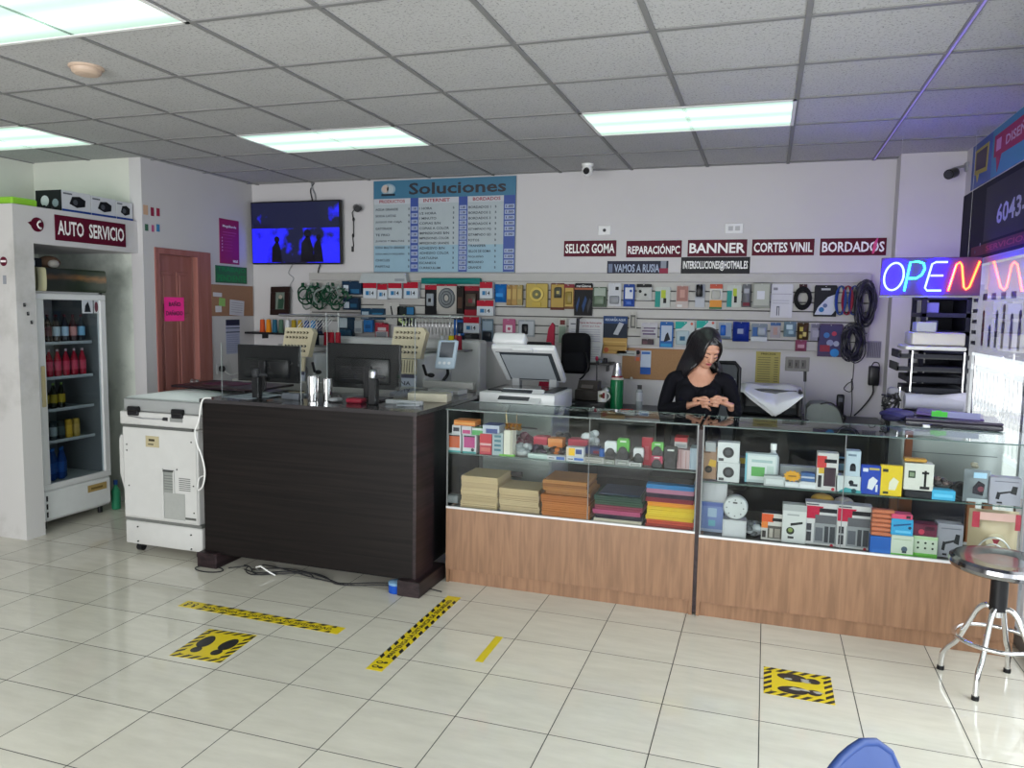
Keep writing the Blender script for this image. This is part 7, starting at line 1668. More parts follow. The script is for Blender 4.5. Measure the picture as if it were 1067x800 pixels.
b = MB().cyl((.84, 5.295, 1.16), (1.16, 5.295, 1.155), .05, c('b9b9c8', .25), seg=22); b.build('roll', t)
b = MB(); vs = []
for i in range(9):
    for x in (.98, 1.17): vs.append((x, 5.27 - .02 * math.sin(i / 8 * PI), 1.10 + .10 * i / 8 + (.03 if x > 1.1 else 0) * i / 8))
b.add(vs, [(2 * i, 2 * i + 1, 2 * i + 3, 2 * i + 2) for i in range(8)], c('c6c4d4', .25), True); o = b.build('loose_end', t); md = o.modifiers.new('thickness', 'SOLIDIFY'); md.thickness = .0015
MB().box((.82, 5.24, .985), (1.20, 5.345, 1.105), c('26263a'), .004).build('cradle', t)
t = thing('cable_heap', (.80, 5.3, .98), 'heap of dark cables and a white plug left of the paper roll', 'cables')
b = MB(); rnd = random.Random(3)
for k in range(8): b.tube([(.765 + rnd.uniform(-.02, .02) + .04 * math.sin(i / 2 + k), 5.28 + .02 * math.cos(i + k), 1.0 + .20 * i / 12 + .01 * math.sin(i * 2 + k)) for i in range(13)], .006, CABLE_B, 6)
b.box((.745, 5.30, 1.16), (.81, 5.36, 1.24), c('8d8c96', .5), .02, 2); b.build('cables', t)
MB().box((.76, 5.26, 0), (.80, 5.34, .99), NB).build('post', t)

# OPEN neon sign
OM = frame((.700, 5.60, 1.818), (1, 0, .008))
ow, oh = .58, .245
t = thing('open_sign', (.99, 5.6, 1.82), 'glowing neon OPEN sign hanging at the window end of the shop', 'neon sign')
MB(OM).box((0, 0, -.02), (ow, oh, 0), mat('neon_backboard', (.10, .05, .16), .4, spec=.2), .003).build('backboard', t)
MB(OM).box((.02, .02, -.026), (ow - .02, oh - .02, -.0205), mat('added_violet_glow', (.2, .2, .2), .5, emit=(.30, .16, 1.0), estr=4.0)).build('added_rear_glow', t)  # glowing panel added behind the board to throw violet on wall and pillar
for u in (.08, .50): MB(OM).cyl((u, oh, -.01), (u, oh + .79, -.01), .0012, STEEL, seg=6).build('hanging_wire', t)


def neon(name, col, k=1.0):
    m = bpy.data.materials.new(name); m.use_nodes = True; b_ = m.node_tree.nodes['Principled BSDF']
    b_.inputs['Base Color'].default_value = (.2, .2, .2, 1); b_.inputs['Emission Color'].default_value = tuple(col) + (1,); b_.inputs['Emission Strength'].default_value = NEON * k
    return m


NB_ = neon('neon_blue', (.006, .011, 1.0), 8.0); NG = neon('neon_green', (.008, .34, .17), .9); NR = neon('neon_orange', (1.0, .05, .006), .9); NV = neon('neon_violet_blue', (.008, .010, 1.0), 7.0)
def sl(u, v): return (u * ow + .10 * (v - .5) * oh, v * oh, .014)
def letter(pts, m, closed=False): MB(OM).tube([sl(*p) for p in pts], .0062, m, 8, closed).build('neon_letter', t)
letter([(.132 + .098 * math.cos(a), .5 + .36 * math.sin(a)) for a in [2 * PI * k / 28 for k in range(28)]], NB_, True)
letter([(.262, .12), (.275, .87), (.35, .89), (.41, .84), (.43, .70), (.41, .54), (.36, .45), (.272, .45)], NG)
letter([(.645, .87), (.53, .87), (.495, .82), (.48, .5), (.465, .2), (.49, .13), (.63, .13)], NB_); letter([(.50, .52), (.625, .52)], NV)
letter([(.70, .12), (.735, .80), (.765, .86), (.79, .78), (.845, .22), (.87, .16), (.90, .22), (.955, .88)], NR)
MB(OM).box((.0, -.012, -.016), (ow, .0, -.004), GREY).build('lower_rail', t)

t = thing('led_strip', (.713, 4.5, CEIL - .012), 'thin violet light strip running along a ceiling bar towards the window corner', 'light strip')
LV = mat('violet_led_strip', (.2, .2, .2), .5, emit=(.30, .20, 1.0), estr=.2)
MB().box((.709, 1.5, CEIL - .012), (.717, 6.45, CEIL - .0065), LV).build('strip', t)

# banners above the window
t = thing('phone_number_banner', (1.29, 5.3, 2.08), 'dark window banner with a white telephone number above the shop window', 'banner')
M = frame((XR - .002, 6.30, 2.065), (0, -1, 0)); L = 5.0
MB(M).box((0, .0, 0), (L, .475, .004), mat('banner_dark', srgb('131222'), .6, spec=.1)).build('sheet', t)
MB(M).rect(.62, .10, L, .44, .0048, c('1d1b2c')).rect(.33, .02, L, .085, .0052, c('5a1c2c')).disc(.56, .09, .012, .006, c('8d8da0')).disc(.44, .05, .012, .006, c('5a5a70')).build('printed_panels', t)
b = MB(M).text('6043-9284', .90, .18, 1.96, .30, .0058, c('a9a8bb')); b.text('SERVICIOS DE IMPRESION Y COPIAS', .70, .035, 3.6, .07, .0062, c('a04050')); b.build('lettering', t)
t = thing('blue_banner', (1.29, 5.0, 2.55), 'blue banner with speech-bubble pictures at the top of the window wall', 'banner')
M = frame((XR - .003, 6.12, 2.55), (0, -1, 0))
MB(M).box((0, 0, 0), (L, .295, .003), mat('banner_blue', srgb('2a4a8e'), .5)).rect(.50, 0, L, .295, .0036, c('4a86a8')).build('sheet', t)
b = MB(M).prism([(.09, .09), (.40, .07), (.42, .25), (.08, .25)], .003, .0045, c('a89a50')).prism([(.12, .115), (.37, .10), (.385, .23), (.115, .23)], .0045, .0055, c('4c3f52')).prism([(.13, .09), (.21, .09), (.17, .03)], .003, .0045, c('b8a858'))
b.prism([(.55, .12), (1.6, .10), (1.6, .25), (.55, .25)], .0036, .005, c('a03058')).prism([(.60, .12), (.72, .12), (.64, .02)], .0036, .005, c('a03058')); b.build('speech_bubbles', t)
b = MB(M).box((.60, .15, .005), (.70, .22, .0058), c('c88ab0')).text('DISEÑO', .80, .15, 1.3, .22, .006, c('c8a8c0')); b.build('lettering', t)
# poster stuck on the glass
t = thing('window_poster', (1.29, 5.3, 1.45), 'pale poster with rows of pendant-like figures stuck on the window glass', 'poster')
M = frame((XR + .012, 6.10, 1.455), (0, -1, 0)); PL = 1.38
PM = bpy.data.materials.new('translucent_poster'); PM.use_nodes = True
_nt = PM.node_tree; _d = _nt.nodes['Principled BSDF']; _d.inputs['Base Color'].default_value = (.62, .60, .66, 1); _d.inputs['Roughness'].default_value = .7
_tl = _nt.nodes.new('ShaderNodeBsdfTranslucent'); _tl.inputs[0].default_value = (.50, .48, .53, 1); _mx = _nt.nodes.new('ShaderNodeMixShader'); _mx.inputs[0].default_value = .6
_nt.links.new(_d.outputs[0], _mx.inputs[1]); _nt.links.new(_tl.outputs[0], _mx.inputs[2]); _nt.links.new(_mx.outputs[0], _nt.nodes['Material Output'].inputs[0])
MB(M).rect(0, 0, PL, .56, 0, PM).build('sheet', t)
b = MB(M)
for k, (u, cc, h_) in enumerate(((.50, '8a5560', .22), (.66, '6a6a78', .12), (.80, '3f4150', .22), (.94, '8a7a58', .26), (1.10, '6a5a70', .2), (1.25, '5a4a5a', .22))):
    b.poly([(u - .022, .05), (u + .022, .05), (u + .030, .05 + h_ * .5), (u + .022, .05 + h_ * .8), (u - .022, .05 + h_ * .8), (u - .030, .05 + h_ * .5)], .0018, c(cc)); b.disc(u, .05 + h_ * .9, .028, .0022, c(cc)); b.disc(u, .05 + h_ * .5, .014, .0026, c('b0a0a8'))
for k in range(6): b.rect(.22, .05 + .07 * k, .34, .075 + .07 * k, .0018, c('6a6878'))
for u in (.45, .65, .85, 1.05): b.rect(u, .34, u + .1, .38, .0018, c('857c92'))
b.build('printed_figures', t)
# white railing outside the window
t = thing('railing', (2.0, 7, 0), 'white lattice railing outside the window', 'railing')
RW = mat('railing_white', (.75, .75, .75), .5)
b = MB()
for z in (.45, 1.16, 1.30): b.box((2.0, 3.0, z), (2.05, 15, z + .05), RW)
b.build('rail', t)
for k in range(7): MB().box((1.99, 3 + 2 * k, -.02), (2.06, 3.07 + 2 * k, 1.38), RW).build('post', t)
b = MB()
for k in range(100):
    y = 3.1 + .12 * k
    b.tube([(2.025, y, .5), (2.025, y + .03, .8), (2.025, y - .02, 1.0), (2.025, y, 1.16)], .004, RW, 5); b.tube([(2.025, y + .03 * math.cos(a * PI / 5) , .85 + .05 * math.sin(a * PI / 5)) for a in range(10)], .006, RW, 5, True)
b.build('scroll_lattice', t)
tag(MB().box((6.0, -4, -.02), (6.2, 16, 2.6), mat('pale_opposite_facade', (.7, .7, .68), .8)).build('pale_building'), 'pale building wall across the street outside the window', 'building')

# ============================================================ FLOOR MARKINGS
YEL = mat('floor_sticker_yellow', srgb('dcc41f'), .35); BK = mat('floor_sticker_black', (.02, .02, .02), .35)


def foot(b, cx, cy, L, ang, m, z):
    """shoe print: sole and heel"""
    B = b.M.copy(); b.M = B @ Matrix.Translation((cx, cy, 0)) @ Matrix.Rotation(ang, 4, 'Z')
    b.poly([(.19 * L * math.cos(a) * (1 - .12 * math.sin(a)), .12 * L + .33 * L * math.sin(a)) for a in [2 * PI * k / 20 for k in range(20)]], z, m)
    b.poly([(.135 * L * math.cos(a), -.34 * L + .16 * L * math.sin(a)) for a in [2 * PI * k / 16 for k in range(16)]], z, m)
    b.M = B


def clip_poly(pts, x0, y0, x1, y1):
    for (ax, lim, sg) in ((0, x0, 1), (0, x1, -1), (1, y0, 1), (1, y1, -1)):
        out = []
        for i in range(len(pts)):
            p = pts[i]; q = pts[(i + 1) % len(pts)]; dp = (p[ax] - lim) * sg; dq = (q[ax] - lim) * sg
            if dp >= 0: out.append(p)
            if dp * dq < 0:
                t_ = dp / (dp - dq); out.append((p[0] + (q[0] - p[0]) * t_, p[1] + (q[1] - p[1]) * t_))
        pts = out
        if len(pts) < 3: return []
    return pts


def hazard(b, x0, y0, x1, y1, step, z, lean=1):
    L = max(x1 - x0, y1 - y0); n = int(L / step) + 2
    for k in range(-2, n):
        if x1 - x0 > y1 - y0: pl = [(x0 + k * step, y0), (x0 + (k + .5) * step, y0), (x0 + (k + .5) * step + lean * (y1 - y0), y1), (x0 + k * step + lean * (y1 - y0), y1)]
        else: pl = [(x0, y0 + k * step), (x1, y0 + k * step + lean * (x1 - x0)), (x1, y0 + (k + .5) * step + lean * (x1 - x0)), (x0, y0 + (k + .5) * step)]
        pl = clip_poly(pl, x0, y0, x1, y1)
        if len(pl) > 2:
            ar = sum(pl[i][0] * pl[(i + 1) % len(pl)][1] - pl[(i + 1) % len(pl)][0] * pl[i][1] for i in range(len(pl)))
            b.poly(pl if ar > 0 else pl[::-1], z, BK)


def foot_sticker(c4, label, rot, worn=False):
    P0, P1, P3 = [Vector((p[0], p[1], 0)) for p in c4]
    U = P1 - P0; V = P3 - P0; w = U.length; h = V.length
    M = Matrix.Identity(4)
    for i in range(3): M[i][0] = U.normalized()[i]; M[i][1] = V.normalized()[i]; M[i][2] = (0, 0, 1)[i]; M[i][3] = P0[i]
    t = thing('floor_sticker', (P0 + U / 2 + V / 2), label, 'floor sticker', 'footprint floor stickers')
    MB(M).box((0, 0, 0), (w, h, .0008), YEL).build('vinyl_sheet', t)
    b = MB(M); e = .035
    hazard(b, 0, 0, w, e, .05, .0012); hazard(b, 0, h - e, w, h, .05, .0012); hazard(b, 0, e, e, h - e, .05, .0013); hazard(b, w - e, e, w, h - e, .05, .0013); b.build('hazard_border', t)
    for s in (-1, 1):
        b = MB(M @ Matrix.Translation((w / 2, h / 2, 0)) @ Matrix.Rotation(rot, 4, 'Z')); foot(b, s * .062, 0, .20, -s * .08, BK, .0014); b.build('shoe_print', t)
    if worn:
        b = MB(M); rnd = random.Random(5)
        for k in range(7):
            cx = w * rnd.uniform(.3, .8); cy = h * rnd.choice((.3, .32, .62, .68)) + rnd.uniform(-.01, .01)
            b.poly([(cx + rnd.uniform(.6, 1.1) * .026 * math.cos(a * PI / 5), cy + rnd.uniform(.5, 1.1) * .011 * math.sin(a * PI / 5)) for a in range(10)], .0018 + .0001 * k, c('b9b7ac', .4))
        b.build('worn_patch', t)


foot_sticker(((-2.655, 2.87), (-2.375, 2.89), (-2.685, 3.19)), 'yellow and black footprint sticker on the floor before the dark counter', 0)
foot_sticker(((.065, 3.48), (.362, 3.475), (.065, 3.755)), 'worn yellow footprint sticker on the floor in front of the right showcase', PI / 2, True)


def tape(P0, P1, wd, label, flip=False):
    P0 = Vector((P0[0], P0[1], 0)); P1 = Vector((P1[0], P1[1], 0)); U = (P1 - P0).normalized(); L = (P1 - P0).length; V = Vector((-U.y, U.x, 0))
    M = Matrix.Identity(4)
    for i in range(3): M[i][0] = U[i]; M[i][1] = V[i]; M[i][2] = (0, 0, 1)[i]; M[i][3] = (P0 - V * wd / 2)[i]
    t = thing('floor_tape', (P0 + P1) / 2, label, 'floor tape', 'distance tapes on the floor')
    MB(M).box((0, 0, 0), (L, wd, .0008), YEL).build('vinyl_strip', t)
    b = MB(M); hazard(b, .12, 0, L - .05, wd * .24, .075, .0012); hazard(b, .12, wd * .76, L - .05, wd, .075, .0012); b.build('hazard_border', t)
    MB(M).text('MANTENGA LA DISTANCIA DE SEGURIDAD', .14, wd * .34, L - .06, wd * .66, .0014, BK).build('lettering', t)
    b = MB(M)
    for s in (-1, 1): b.disc(.06 + s * .022, wd * .62, .014, .0013, BK, .018, 12); b.disc(.06 + s * .026, wd * .28, .010, .0013, BK, .012, 12); b.disc(.06 + s * .022, wd * .62, .007, .0017, YEL, .010, 12)
    b.build('printed_emblem', t)


tape((-3.06, 3.425), (-2.03, 3.405), .085, 'black and yellow distance tape lying across the floor in front of the dark counter')
tape((-1.665, 3.075), (-1.665, 4.06), .085, 'black and yellow distance tape running from the counter corner towards the viewer')
tag(MB().box((-1.255, 3.325, 0), (-1.215, 3.63, .0008), mat('plain_yellow_tape', srgb('d8c21a'), .4)).build('yellow_tape'), 'short plain yellow tape strip on the floor tiles in the middle', 'floor tape')

# ============================================================ STOOL
t = thing('bar_stool', (1.06, 3.92, 0), 'round chrome bar stool with four bent legs in front of the right showcase', 'stool')
sx, sy = 1.062, 3.92
MB().lathe([(.10, .545), (.185, .548), (.205, .558), (.212, .575), (.208, .592), (.192, .602), (.17, .600), (.10, .592), (0, .590)], (sx, sy, 0), mat('polished_stool_steel', (.30, .30, .31), .14, 1.0), 48).build('seat', t)
MB().cyl((sx, sy, .545), (sx, sy, .36), .036, BLACK, seg=22).cyl((sx, sy, .36), (sx, sy, .33), .022, CHROME, seg=18).build('column', t)
for (fx, fy) in ((.872, 4.025), (.955, 3.743), (1.17, 4.10), (1.253, 3.82)):
    d = Vector((fx - sx, fy - sy, 0)); r = d.length; d.normalize()
    path = [(.0, .355), (.045, .372), (.075, .35), (.10, .30), (.155, .17), (.19, .125), (r - .004, .08), (r, .012)]
    lg = MB().tube(smooth_path([(sx + d.x * a, sy + d.y * a, z) for a, z in path], 5), .0125, CHROME, 10); lg = lg.build('leg', t)
    MB().cyl((sx + d.x * r, sy + d.y * r, 0), (sx + d.x * r, sy + d.y * r, .018), .016, BLACK, seg=14).build('rubber_foot', lg)
MB().tube([(sx + .165 * math.cos(k * PI / 24), sy + .165 * math.sin(k * PI / 24), .225) for k in range(48)], .010, CHROME, 10, True).build('foot_ring', t)

# ============================================================ BLUE CHAIR (only the tip of its back is in view)
t = thing('plastic_chair', (.1, 1.45, 0), 'blue plastic chair, only the tip of its back showing at the lower edge', 'chair')
BL = mat('blue_moulded_plastic', srgb('2a4480'), .5, spec=.25)
F = frame((.225, 1.187, .020), (.35, .937, 0))      # local x along the back, its far end is the corner in view; z: towards the seat
b = MB(F); N = 10; vs = []; W_ = .44
def backpt(u, v, s):
    x = .02 + W_ * u; z = .43 + .40 * v
    ro = .05 * max(0, 1 - u / .22) ** 2 + .05 * max(0, (u - .78) / .22) ** 2
    zz = z - ro * max(0, v - .35) * 1.5
    cv = .05 * (2 * u - 1) ** 2
    return (x, zz, cv - .17 * v + s)
for s, fl in ((0, False), (.010, True)):
    vs = [backpt(i / N, j / N, s) for j in range(N + 1) for i in range(N + 1)]
    fs = [(j * (N + 1) + i, j * (N + 1) + i + 1, (j + 1) * (N + 1) + i + 1, (j + 1) * (N + 1) + i) for j in range(N) for i in range(N)]
    b.add(vs, fs if fl else [f[::-1] for f in fs], BL, True)
rim = [backpt(0, j / N, .005) for j in range(N + 1)] + [backpt(i / N, 1, .005) for i in range(1, N + 1)] + [backpt(1, 1 - j / N, .005) for j in range(1, N + 1)]
b.tube(rim, .009, BL, 8); b.box((.03, .42, .0), (W_ + .01, .47, .03), BL, .01); b.build('backrest', t)
b = MB(F).box((0.01, .425, -.0), (W_ + .03, .445, .43), BL, .009, 2); b.build('seat', t)
for (u, w_) in ((.04, .03), (W_ - .01, .03), (.04, .40), (W_ - .01, .40)):
    b = MB(F).tube([(u, .43, w_), (u + (.02 if u > .2 else -.02), 0.0, w_ + (.02 if w_ > .2 else -.02))], [.016, .012], GREY, 10); b.build('leg', t)

# ============================================================ THE WOMAN BEHIND THE COUNTER
SKIN = bpy.data.materials.new('skin'); SKIN.use_nodes = True
_b = SKIN.node_tree.nodes['Principled BSDF']; _b.inputs['Base Color'].default_value = srgb('b98a72') + (1,); _b.inputs['Roughness'].default_value = .5
_b.inputs['Subsurface Weight'].default_value = .08; _b.inputs['Subsurface Radius'].default_value = (.01, .004, .002)
_nt = SKIN.node_tree; _nz = _nt.nodes.new('ShaderNodeTexNoise'); _nz.inputs['Scale'].default_value = 30
_mx = _nt.nodes.new('ShaderNodeMix'); _mx.data_type = 'RGBA'; _mx.inputs[6].default_value = srgb('b08068') + (1,); _mx.inputs[7].default_value = srgb('c08f78') + (1,)
_nt.links.new(_nz.outputs[0], _mx.inputs[0]); _nt.links.new(_mx.outputs[2], _b.inputs['Base Color'])
KNIT = mat('black_knit_top', (.006, .006, .009), .9, spec=.12, noise=.2, nscale=60, bump=.2); TROU = mat('dark_trousers', (.02, .022, .03), .8)
HAIR = bpy.data.materials.new('black_hair'); HAIR.use_nodes = True
_nt = HAIR.node_tree; _b = _nt.nodes['Principled BSDF']; _b.inputs['Base Color'].default_value = (.008, .007, .009, 1); _b.inputs['Roughness'].default_value = .28
_tc = _nt.nodes.new('ShaderNodeTexCoord'); _vm = _nt.nodes.new('ShaderNodeVectorMath'); _vm.operation = 'MULTIPLY'; _vm.inputs[1].default_value = (90, 90, 4)
_nz = _nt.nodes.new('ShaderNodeTexNoise'); _nz.inputs['Scale'].default_value = 2; _nt.links.new(_tc.outputs['Object'], _vm.inputs[0]); _nt.links.new(_vm.outputs[0], _nz.inputs['Vector'])
_bp = _nt.nodes.new('ShaderNodeBump'); _bp.inputs['Strength'].default_value = .6; _bp.inputs['Distance'].default_value = .004; _nt.links.new(_nz.outputs[0], _bp.inputs['Height']); _nt.links.new(_bp.outputs[0], _b.inputs['Normal'])

PX, PY = -.395, 4.98          # where she stands


def evaluated(o):
    dg = bpy.context.evaluated_depsgraph_get(); dg.update()
    me = bpy.data.meshes.new_from_object(o.evaluated_get(dg))
    r = ([v.co.copy() for v in me.vertices], [tuple(p.vertices) for p in me.polygons])
    bpy.data.meshes.remove(me); return r


def skin_geo(verts, edges, radii, sub=2, root=0):
    me = bpy.data.meshes.new('s'); me.from_pydata(verts, edges, [])
    o = bpy.data.objects.new('s', me); COL.objects.link(o)
    m = o.modifiers.new('skin', 'SKIN'); m.use_smooth_shade = True
    sv = me.skin_vertices[0].data
    for i, r in enumerate(radii):
        sv[i].radius = r if isinstance(r, tuple) else (r, r)
        sv[i].use_root = (i == root)
    s_ = o.modifiers.new('sub', 'SUBSURF'); s_.levels = sub
    g = evaluated(o); bpy.data.objects.remove(o); bpy.data.meshes.remove(me); return g


def merged(geos, voxel, smooth=0):
    vs = []; fs = []
    for g in geos:
        o = len(vs); vs += [tuple(v) for v in g[0]]; fs += [tuple(i + o for i in f) for f in g[1]]
    me = bpy.data.meshes.new('m'); me.from_pydata(vs, [], fs); me.update()
    o = bpy.data.objects.new('m', me); COL.objects.link(o)
    r = o.modifiers.new('r', 'REMESH'); r.mode = 'VOXEL'; r.voxel_size = voxel; r.use_smooth_shade = True
    if smooth:
        s_ = o.modifiers.new('sm', 'SMOOTH'); s_.iterations = smooth; s_.factor = .5
    g = evaluated(o); bpy.data.objects.remove(o); bpy.data.meshes.remove(me); return g


def geo_ell(cen, r, rot=None, seg=24, rings=16):
    b = MB(Matrix.Translation(cen) @ (rot or Matrix.Identity(4))); b.ell((0, 0, 0), r, WHITE, seg, rings); return (b.v, b.f)


V_ = Vector
def person_geo():
    g = []
    x, y = PX, PY
    # torso + legs: one branching skeleton
    P = [(x, y, .93), (x, y + .01, 1.03), (x + .005, y, 1.13), (x + .01, y - .005, 1.22), (x + .015, y + .0, 1.285), (x + .02, y - .012, 1.335), (x + .028, y - .035, 1.385),
         (x + .09, y, .86), (x + .10, y - .01, .50), (x + .10, y + .02, .10), (x - .09, y, .86), (x - .10, y - .01, .50), (x - .10, y + .02, .10),
         (x + .12, y - .09, .035), (x - .12, y - .09, .035)]
    E_ = [(0, 1), (1, 2), (2, 3), (3, 4), (4, 5), (5, 6), (0, 7), (7, 8), (8, 9), (0, 10), (10, 11), (11, 12), (9, 13), (12, 14)]
    R = [(.16, .11), (.13, .095), (.150, .10), (.162, .105), (.115, .075), (.05, .05), (.048, .048), (.085, .085), (.058, .06), (.04, .042), (.085, .085), (.058, .06), (.04, .042), (.032, .026), (.032, .026)]
    g.append(skin_geo(P, E_, R))
    # bust
    g.append(geo_ell((x + .072, y - .078, 1.165), (.062, .055, .065))); g.append(geo_ell((x - .058, y - .078, 1.165), (.062, .055, .065)))
    # arms (her right arm is on the photo's left)
    SR = V_((x - .155, y + .005, 1.268)); ER = V_((x - .215, y + .0, 1.055)); WR = V_((-.425, 4.825, 1.118))
    SL_ = V_((x + .185, y + .005, 1.262)); EL = V_((x + .24, y - .03, 1.05)); WL = V_((-.185, 4.83, 1.128))
    for S, E, W in ((SR, ER, WR), (SL_, EL, WL)):
        C0 = V_((x + .02, y, 1.27))
        pts = [C0.lerp(S, .35), S, S.lerp(E, .5), E, E.lerp(W, .35), E.lerp(W, .75), W]
        g.append(skin_geo([tuple(p) for p in pts], [(i, i + 1) for i in range(6)], [.052, .050, .043, .037, .036, .029, (.026, .021)]))
    g += hand_geo(WR, V_((-.352, 4.800, 1.140)), 1) + hand_geo(WL, V_((-.250, 4.797, 1.150)), -1)
    g += head_geo()
    return g


def chain(pts, rr):
    return skin_geo([tuple(p) for p in pts], [(i, i + 1) for i in range(len(pts) - 1)], rr, 2)


def hand_geo(W, K, s):
    """W wrist, K knuckle centre; s=+1: fingers go to the photo's right"""
    g = []
    D = (K - W).normalized(); up = V_((0, -.25, 1)).normalized(); side = D.cross(up).normalized(); up = side.cross(D).normalized()   # knuckles spread along 'up'
    g.append(chain([W - D * .03, W, W.lerp(K, .5), K - D * .005], [(.025, .02), (.026, .02), (.036, .017), (.038, .014)]))
    # finger spread: index on top, little below; curl towards the thumb tip
    tipc = V_((-.300, 4.790, 1.156))
    lens = [.068, .075, .070, .055]
    for k in range(4):
        o = up * (.028 - .0185 * k)
        base = K + o * 1.0 - D * .01
        f1 = K + o + D * lens[k] * .42 + V_((0, -.012, .002 - .002 * k))
        bend = V_((0, .010 + .006 * k, -.004 - .004 * k)) if s > 0 else V_((0, .006 + .007 * k, -.006))
        f2 = f1 + (D * lens[k] * .30 + bend)
        f3 = f2 + (D * lens[k] * .14 + bend * 1.4)
        if k == 0:
            f3 = tipc + V_((-s * .012, 0, .004)); f2 = f1.lerp(f3, .55) + V_((0, -.010, .006))
        g.append(chain([base, f1, f2, f3], [.0098, .0090, .0083, .0072]))
    tb = W.lerp(K, .35) + up * .022
    t2 = tb + D * .030 + up * .012 + V_((0, -.012, 0)); t3 = tipc + V_((-s * .010, -.006, -.008))
    g.append(chain([tb, tb.lerp(t2, .6), t2, t3], [.014, .012, .0105, .0085]))
    return g


# head: local frame; y- is where she looks, tilted down and a little to her left (photo right)
HC = V_((PX + .055, PY - .060, 1.462))
HR = Matrix.Translation(HC) @ Matrix.Rotation(math.radians(24), 4, 'Z') @ Matrix.Rotation(math.radians(34), 4, 'X') @ Matrix.Rotation(math.radians(4), 4, 'Y')


def H(p): return HR @ V_(p)


def head_geo():
    g = []
    def e(cen, r, seg=24, rings=16, rot=None):
        b = MB(HR @ Matrix.Translation(cen) @ (rot or Matrix.Identity(4))); b.ell((0, 0, 0), r, WHITE, seg, rings); g.append((b.v, b.f))
    e((0, .018, .030), (.074, .092, .084), 32, 22)        # cranium
    e((0, -.022, -.015), (.062, .068, .088), 32, 22)      # face mass
    e((0, -.042, -.075), (.040, .040, .034))              # chin / jaw
    e((.036, -.035, -.030), (.028, .034, .034)); e((-.036, -.035, -.030), (.028, .034, .034))   # cheeks
    e((0, -.066, .030), (.050, .018, .022))               # brow
    # nose
    nb = MB(HR); nb.tube([(0, -.080, .018), (0, -.092, -.004), (0, -.100, -.022), (0, -.088, -.032)], [.007, .009, .013, .009], WHITE, 12); g.append((nb.v, nb.f))
    e((.010, -.090, -.026), (.008, .009, .007)); e((-.010, -.090, -.026), (.008, .009, .007))
    # lips
    e((0, -.085, -.047), (.022, .009, .0055)); e((0, -.084, -.056), (.019, .009, .006))
    e((.068, .012, -.005), (.009, .018, .028)); e((-.068, .012, -.005), (.009, .018, .028))   # ears
    # eyelids
    e((.029, -.072, .004), (.016, .013, .010)); e((-.029, -.072, .004), (.016, .013, .010))
    # neck
    n0 = V_((PX + .02, PY - .008, 1.29)); n1 = H((0, .012, -.055)); g.append(chain([n0 - V_((0, 0, .05)), n0, n0.lerp(n1, .5), n1], [.056, .048, .045, .046]))
    return g


def mesh_from(vs, fs, name, m, parent=None, smooth=True):
    b = MB(); b.v = [V_(v) for v in vs]; b.f = fs; b.mi = [0] * len(fs); b.sm = [smooth] * len(fs); b.mats = [m]
    return b.build(name, parent)


body_v, body_f = merged(person_geo(), .0042, 3)
body = mesh_from(body_v, body_f, 'person', SKIN)
tag(body, 'woman with long black hair and black scoop-neck top, looking down behind the showcase', 'person')


def region_shell(test, off, name, m):
    me = body.data; inv = body.location
    nrm = [v.normal.copy() for v in me.vertices]; co = [v.co + inv for v in me.vertices]
    keep = [test(p) for p in co]
    idx = {}; vs = []; fs = []
    for p in me.polygons:
        if all(keep[i] for i in p.vertices):
            f = []
            for i in p.vertices:
                if i not in idx: idx[i] = len(vs); vs.append(co[i] + nrm[i] * off)
                f.append(idx[i])
            fs.append(tuple(f))
    o = mesh_from(vs, fs, name, m, body)
    md = o.modifiers.new('thickness', 'SOLIDIFY'); md.thickness = .004; md.offset = -1
    return o


def in_top(p):
    if p.z < .90: return False
    # hands stay bare
    if p.y < 4.872 and -.442 < p.x < -.165 and 1.06 < p.z < 1.24 and p.y < 4.84: 
        return False
    if p.z > 1.38: return False
    # scoop neckline, open at the front, higher at the back
    dx = (p.x - (PX + .022)) / .094
    if p.y < PY - .005:
        lim = 1.225 + .085 * min(1.4, dx * dx) ** 1.2
        if p.z > lim and abs(dx) < 1.05: return False
    elif p.z > 1.325 and abs(dx) < 1.0: return False
    return p.z < 1.345


top_ = region_shell(in_top, .007, 'knit_top', KNIT)
region_shell(lambda p: .10 < p.z < .96 and p.y > PY - .16, .006, 'trousers', TROU)
for s in (-1, 1):
    fx = PX + s * .115
    MB().box((fx - .045, PY - .14, .0), (fx + .045, PY + .07, .03), c('1a1a1c'), .01, 2).ell((fx, PY - .06, .04), (.045, .085, .04), c('1f1f22')).build('shoe', body)
# face details
b = MB(HR)
for s in (-1, 1):
    b.tube([(s * .014, -.084, -.001), (s * .022, -.0865, -.004), (s * .032, -.0855, -.004), (s * .043, -.079, .0)], .0018, HAIR, 6)
b.build('eyelashes', body)
b = MB(HR)
for s in (-1, 1):
    b.tube([(s * .012, -.0905, .022), (s * .026, -.089, .028), (s * .044, -.078, .024)], [.002, .0028, .0012], HAIR, 6)
b.build('eyebrows', body)
b = MB(HR).ell((0, -.0895, -.0475), (.020, .006, .0045), c('9a4650', .4), 14, 8).ell((0, -.0885, -.055), (.017, .0065, .005), c('a04a55', .4), 14, 8); b.build('lips', body)
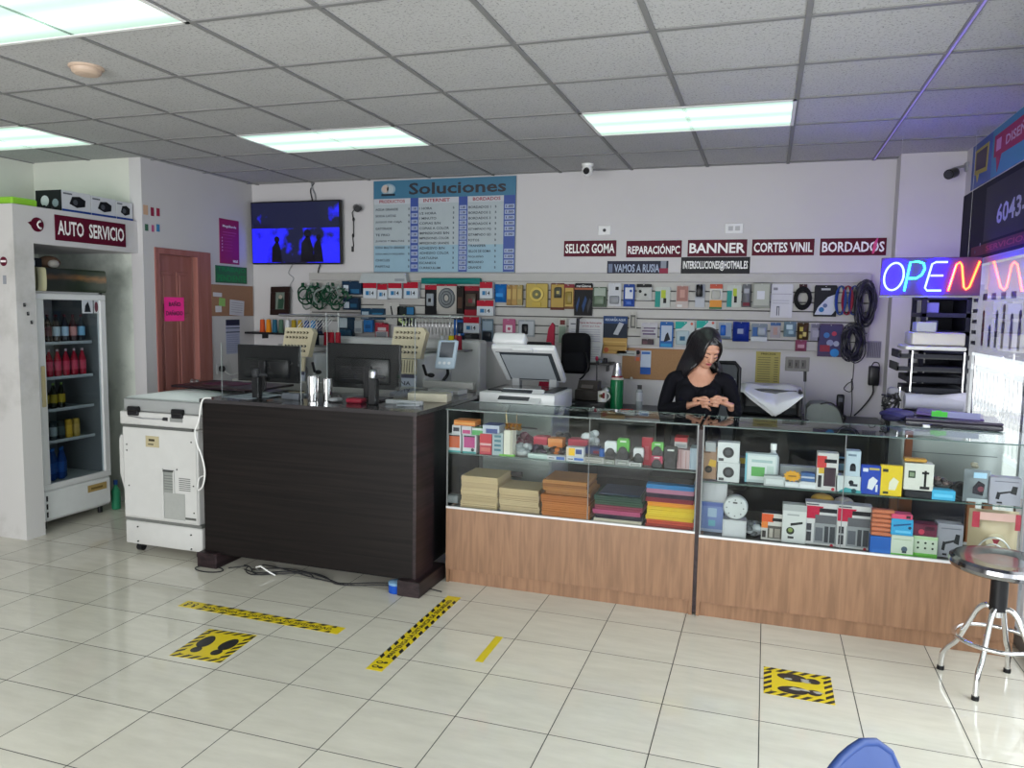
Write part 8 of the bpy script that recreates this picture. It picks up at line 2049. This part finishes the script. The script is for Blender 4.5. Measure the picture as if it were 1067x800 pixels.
# hair: cap, centre parting, long curtains on both sides and down the back
hg = []
def he(cen, r): 
    b = MB(HR @ Matrix.Translation(cen)); b.ell((0, 0, 0), r, WHITE, 28, 20); hg.append((b.v, b.f))
he((0, .036, .042), (.080, .090, .080))
he((0, .012, .060), (.074, .076, .049))
def lock(pts, rr): 
    n = 5 * (len(pts) - 1); b = MB(); q = []
    for i in range(n + 1):
        x = i / n * (len(rr) - 1); k = min(int(x), len(rr) - 2); q.append(rr[k] + (rr[k + 1] - rr[k]) * (x - k))
    b.tube(smooth_path(pts, 5), q, WHITE, 12); hg.append((b.v, b.f))
# photo-left curtain sweeps from the parting down past the face on to the shoulder
for k in range(9):
    lock([H((-.002, -.030 + .012 * k, .110)), H((-.034 - .003 * k, -.054 + .014 * k, .092)), H((-.050 - .004 * k, -.071 + .017 * k, .040)), H((-.053 - .004 * k, -.074 + .018 * k, -.02)), H((-.058 - .004 * k, -.056 + .017 * k, -.075)),
          V_((PX - .040 - .011 * k, PY - .095 + .019 * k, 1.335)), V_((PX - .072 - .010 * k, PY - .062 + .016 * k, 1.285 - .003 * k))], (.005, .009, .012, .013, .013, .012, .009))
for k in range(8):
    lock([H((.006, -.030 + .013 * k, .110)), H((.044 + .002 * k, -.048 + .014 * k, .086)), H((.064 + .001 * k, -.054 + .017 * k, .030)), H((.069, -.044 + .018 * k, -.025)), H((.072, -.030 + .017 * k, -.08)),
          V_((PX + .122 + .002 * k, PY - .060 + .015 * k, 1.34)), V_((PX + .130, PY - .040 + .014 * k, 1.300))], (.005, .008, .010, .011, .011, .010, .007))
for k in range(9):
    x = -.075 + .019 * k
    lock([H((x * .5, .05, .095)), H((x * .9, .098, .03)), H((x * .95, .10, -.06)), V_((PX + .03 + x, PY + .075, 1.34)), V_((PX + .025 + x * 1.1, PY + .105, 1.20)), V_((PX + .02 + x, PY + .105, 1.08))], (.016, .024, .024, .024, .02, .014))
hv, hf = merged(hg, .0055, 3)
mesh_from(hv, hf, 'hair', HAIR, body)
# the small thing she holds, nails
t = thing('small_gadget', (-.300, 4.787, 1.15), 'tiny dark violet gadget held between the woman\'s fingertips', 'gadget')
MB(Matrix.Translation((-.300, 4.786, 1.152)) @ Matrix.Rotation(.3, 4, 'Y')).box((-.018, -.006, -.010), (.018, .006, .012), c('3a2c50', .3), .003).build('body', t)
